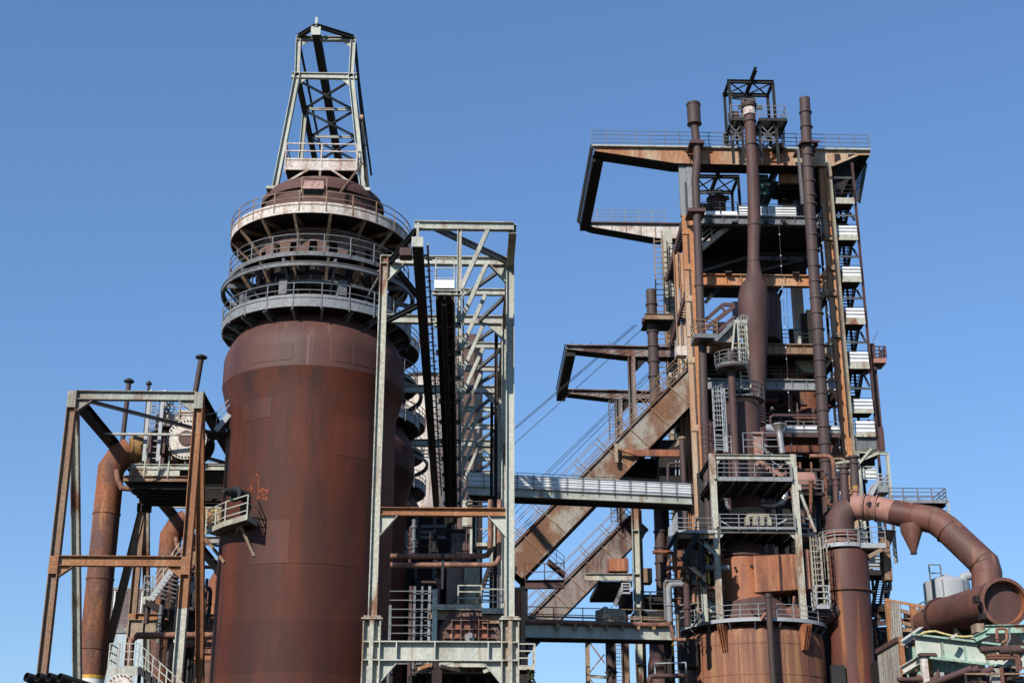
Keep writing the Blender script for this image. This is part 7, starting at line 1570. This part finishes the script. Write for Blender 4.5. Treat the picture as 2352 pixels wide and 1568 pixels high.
part(MB().box(R8(930, 1480, 97).x, R8(2420, 1480, 93).x, 97, 99, 0, R8(1500, 1470, 97).z), 'back_wall', m_dark)

# ---------------------------------------------------------------- pipes and plates left of the orange vessel
for lab, c, pts, r, y, m in (('thin pale pipe loop left of the orange vessel', R6, [(95, 950), (82, 590), (95, 568), (250, 566)], .1, 106, m_grey2), ('thick grey pipe loop, silver where lit, left of the orange vessel', R6, [(135, 965), (122, 640), (140, 608), (180, 602), (265, 602)], .22, 105.6, m_grey), ('brown pipe bending over beside the silver loop', R6, [(310, 1010), (298, 660), (292, 615), (265, 598)], .24, 105.4, m_pipe2), ('rust pink pipe loop higher up left of the vessel', R5, [(128, 1480), (122, 1280), (135, 1250), (165, 1245), (262, 1247)], .14, 110, m_piporange), ('long level brown pipe at the bottom edge left of the vessel', R6, [(-70, 1568), (-60, 1510), (-40, 1498), (295, 1490)], .17, 100, m_pipe2), ('yellow pole left of the pale frame column', R6, [(520, 600), (505, 320)], .1, 109, m_yellow), ('curly pipe descending to the vessel flank', R6, [(100, 960), (145, 1010), (160, 1110), (185, 1140), (290, 1142)], .13, 105, m_piporange), ('rusty upright pipe in the shade under the annex platform', R5, [(250, 1470), (245, 1160)], .32, 112, m_duct), ('pink orange upright column beside the rusty one in shade', R5, [(395, 1500), (385, 1160)], .3, 113, m_tanor), ('straight pole behind the pink orange column', R5, [(345, 1480), (340, 1170)], .1, 111.5, m_duct)):
    e = thing('process_pipe', lab, 'pipe', 'process pipes left of the orange vessel'); P = [c(px, py, y) for px, py in pts]; part(MB().tube(P, r, 14), 'pipe', m); q = P[0].lerp(P[1], .5); d_ = (P[1]-P[0]).normalized(); part(MB().tube([q-d_*.07, q+d_*.07], r*1.35, 14), 'coupling', m)
e = thing('green_hopper', 'pale green hopper plates half hidden behind the pale frame column', 'hopper')
y = 110; part(MB().prism([R6(480, 668, y), R6(600, 690, y), R6(600, 920, y), R6(408, 930, y), R6(405, 700, y)], Y*1.5), 'hopper_wall', m_mint); part(MB().bar(R6(490, 680, y-.1), R6(590, 780, y-.1), .3, .3), 'rib', m_incl); q = R6(460, 800, y-.4); part(MB().box(q.x-.25, q.x+.25, y-.5, y-.1, R6(450, 980, y).z, R6(450, 680, y).z), 'post', m_palerust)
e = thing('valve_chest', 'brown slanted valve chest behind the silver pipe loop', 'valve chest')
y = 111; part(MB().prism([R6(195, 600, y), R6(280, 580, y), R6(290, 740, y), R6(215, 850, y), R6(195, 760, y)], Y*1.2), 'chest', m_duct); part(MB().bar(R6(200, 880, y-.3), R6(275, 740, y-.3), .5, .4), 'rib', m_pipe2); q = R6(245, 660, y-.2); part(MB().disc(q, V((0, -1, 0)), .35, .2, 16), 'wheel', m_dkgreen)
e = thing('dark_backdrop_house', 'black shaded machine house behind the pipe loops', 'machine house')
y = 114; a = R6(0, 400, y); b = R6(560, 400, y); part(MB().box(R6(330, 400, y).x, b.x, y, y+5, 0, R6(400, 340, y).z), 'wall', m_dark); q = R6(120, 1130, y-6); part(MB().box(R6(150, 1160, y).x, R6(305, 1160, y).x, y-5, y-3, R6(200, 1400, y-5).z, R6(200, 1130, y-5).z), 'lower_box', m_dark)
part(MB().rail([R6(165, 1015, 107), R6(290, 975, 106.6)], 1.4, 2, 1, .03), 'railing', m_grey); part(MB().rail([R6(340, 990, 108), R6(420, 970, 108)], 1.5, 2, .8, .03), 'railing', m_grey)
part(MB().rail([R6(-10, 1480, 100.5), R6(295, 1470, 100.5)], .75, 0, 1.6, .035), 'low_rail', m_galv)
e = thing('banded_flue', 'lower brown flue with tapered hood left of the vessel', 'stack'); y = 119
q = R6(30, 1200, y); part(MB().tube([V((q.x, y, 0)), V((q.x, y, R6(30, 1395, y).z)), V((q.x, y, R6(30, 1260, y).z)), V((q.x, y, R6(30, 1150, y).z))], [1.1, 1.0, .75, .7], 20), 'flue', m_pipe2)
for px in (105, 125, 165): part(MB().tube([R6(px, 1300, 110), R6(px, 1160, 110)], .09, 8), 'gas_line', m_yellow)
# ================================================================ dense pipework in the lower furnace
rnd = random.Random(11)
def clutter(lab, c, x0, x1, y0, y1, d0, d1, n, mats, rr=(.06, .2), name='pipework'):
    global e
    e = thing(name, lab, 'pipework', 'dense pipework of the furnace')
    for i in range(n):
        px = rnd.uniform(x0, x1); pa = rnd.uniform(y0, (y0+y1)/2); pb = rnd.uniform((y0+y1)/2, y1); y = rnd.uniform(d0, d1); r = rnd.uniform(*rr); m = rnd.choice(mats)
        a = c(px, pa, y); b = V((a.x, y, c(px, pb, y).z)); s = rnd.choice((-1, 1)); dx = rnd.uniform(.6, 2.6)*s; k = min(r*2.2, abs(dx)*.4)
        t = rnd.random()
        if t < .45: P = [a, b+Z*k, b+Z*k*.3+X*k*.3*s, b+X*k*s, b+X*dx]
        elif t < .75: P = [a+X*dx, a+X*k*s, a-Z*k*.3+X*k*.3*s, a-Z*k, b]
        else: P = [a, b]
        part(MB().tube(P, r, 10), 'pipe', m)
        for f in (rnd.uniform(.2, .5), rnd.uniform(.6, .9)):
            q = a.lerp(b, f); 
            if t < .45 or t >= .75: part(MB().tube([q-Z*.06, q+Z*.06], r*1.55, 10), 'flange', m)
        if rnd.random() < .3:
            q = a.lerp(b, .5)-Y*r; w = MB().tube([q, q-Y*.3], .03, 6)
            for j in range(10):
                a1, a2 = 2*pi*j/10, 2*pi*(j+1)/10; w.bar(q+V((.22*cos(a1), -.3, .22*sin(a1))), q+V((.22*cos(a2), -.3, .22*sin(a2))), .035, .035, Y)
            w.bar(q+V((-.22, -.3, 0)), q+V((.22, -.3, 0)), .03, .03); part(w, 'handwheel', m_dkgreen)
MR = [m_pipe, m_pipe2, m_piporange, m_duct, m_dkgreen, m_grey2, m_brownbeam]
clutter('shadowy pipes crowded under the railed annex platform', R5, 150, 560, 1140, 1500, 108.5, 112, 16, MR, (.08, .24))
clutter('pipes and valves behind the upper floor of the pale green scaffold', R5, 610, 1320, 270, 760, 116, 121, 16, MR)
clutter('pipes crossing behind the thick stack near the drum platform', R5, 1400, 1880, 230, 900, 116, 121, 16, MR)
clutter('pipes and ducts in the mid opening under the grey cross girder', R4, 520, 1550, 770, 1050, 127.5, 131, 16, MR, (.1, .3))
clutter('thin pipes in the opening below the brown cross girder', R4, 500, 1560, 420, 640, 128, 132, 10, MR, (.08, .2))
clutter('pipe tangle left of the orange vessel above the gallery', R6, 150, 600, 560, 900, 108.5, 112, 14, MR, (.06, .16))
clutter('pipe runs under the mint green girder at the lower right', R8, 950, 2330, 1460, 1560, 88, 93, 12, MR, (.08, .2))
clutter('dark pipe runs between cyclone and corrugated bin', R8, 560, 760, 900, 1500, 113, 118, 12, MR, (.08, .22))
clutter('service pipes in the gap behind the guard screen', KG, 480, 1250, 950, 1560, 76, 90, 12, [m_dkgreen, m_pipe2, m_grey2, m_dark], (.06, .16))
clutter('pipe runs beside the stair flights behind the orange portal column', KD, 1130, 1720, 480, 1500, 90, 96, 14, MR, (.06, .18))
# steel bracing between tower columns
e = thing('tower_bracing', 'dark diagonal bracing and walkways inside the furnace tower openings', 'bracing')
for p, q, y, w, m in (((480, 1010), (640, 820), 134, .35, m_dkgreen), ((1060, 1330), (1230, 880), 137, .3, m_dkgreen), ((460, 470), (900, 240), 131, .3, m_dkgreen), ((1010, 470), (1440, 250), 131, .3, m_dkgreen), ((470, 690), (900, 560), 132, .25, m_grey2), ((1020, 690), (1440, 590), 132, .2, m_grey2)): part(MB().ib(R3(*p, y), R3(*q, y), w*.8, w), 'brace', m)
for p0, p1, py, h in ((470, 760, 1310, 1.2), (1090, 1520, 1385, 1.2)): part(MB().rail([R3(p0, py, 130), R3(p1, py, 130)], h, 2, 1.4, .03), 'railing', m_dkgreen)
for p0, p1, py in ((1060, 1550, 640), (510, 700, 640), (1060, 1550, 1100)): part(MB().rail([R4(p0, py, 128.5), R4(p1, py, 128.5)], 1.1, 2, 1.5, .03), 'railing', m_grey2)
for px, py in ((1080, 215), (1250, 205), (540, 215)): q = R3(px, py, YA-.05); part(MB().box(q.x-.2, q.x+.2, q.y-.2, q.y, q.z-.2, q.z+.2), 'lamp_box', m_dkgreen)
# cables clipped along the columns
e = thing('cable_run', 'bundle of black cables clipped down the left tower column', 'cable')
for k in range(3): x = lB.x-.2+k*.09; part(MB().tube([V((x, YA-.05, ztopb-2)), V((x+.05, YA-.05, 40)), V((x, YA-.05, 22))], .025, 6), 'cable', m_rope)
# ================================================================ ground, sky, light, camera
MB().add([(-3000, -3000, 0), (3000, -3000, 0), (3000, 6000, 0), (-3000, 6000, 0)], [(0, 1, 2, 3)]).build('ground', m_ground, None, kind='structure')
for t in THINGS: fin(t)
for o in bpy.data.objects:
    if '_f' in o: del o['_f']
SEL, SAZ = R(34), R(32)            # sun height; swing to the left of straight behind the camera
sd = V((-sin(SAZ)*cos(SEL), -cos(SAZ)*cos(SEL), sin(SEL)))
w = bpy.data.worlds.new('World'); SC.world = w; w.use_nodes = True
nt = w.node_tree; sk = nt.nodes.new('ShaderNodeTexSky'); sk.sky_type = 'NISHITA'; sk.sun_disc = False
sk.sun_elevation = SEL; sk.sun_rotation = math.atan2(sd.x, sd.y) % (2*pi)
sk.altitude = 0; sk.air_density = 1.3; sk.dust_density = 0; sk.ozone_density = 10
gm = nt.nodes.new('ShaderNodeGamma'); gm.inputs[1].default_value = .78; nt.links.new(sk.outputs[0], gm.inputs[0])
tn = nt.nodes.new('ShaderNodeMix'); tn.data_type = 'RGBA'; tn.blend_type = 'MULTIPLY'; tn.inputs[0].default_value = 1; tn.inputs[7].default_value = (.96, 1.03, 1.16, 1)
nt.links.new(gm.outputs[0], tn.inputs[6]); nt.links.new(tn.outputs[2], nt.nodes['Background'].inputs[0]); nt.nodes['Background'].inputs[1].default_value = .138
l = bpy.data.lights.new('sun', 'SUN'); l.energy = 4.4; l.angle = R(.5); l.color = (1, .95, .88)
lo = bpy.data.objects.new('sun', l); COL.objects.link(lo); lo.rotation_euler = (-sd).to_track_quat('-Z', 'Y').to_euler(); lo.location = (0, 0, 120)
cd = bpy.data.cameras.new('camera'); cam = bpy.data.objects.new('camera', cd); COL.objects.link(cam); SC.camera = cam
cd.sensor_width = 36; cd.lens = FL/2352*36; cd.clip_start = .5; cd.clip_end = 9000
cam.location = CAM; m = Matrix((rt, up, -fw)).transposed().to_4x4(); cam.rotation_euler = m.to_euler()
SC.view_settings.view_transform = 'Standard'; SC.view_settings.look = 'None'; SC.view_settings.gamma = 1; SC.view_settings.use_curve_mapping = False
SC.view_settings.exposure = .37
SC.cycles.max_bounces = 6; SC.cycles.diffuse_bounces = 1
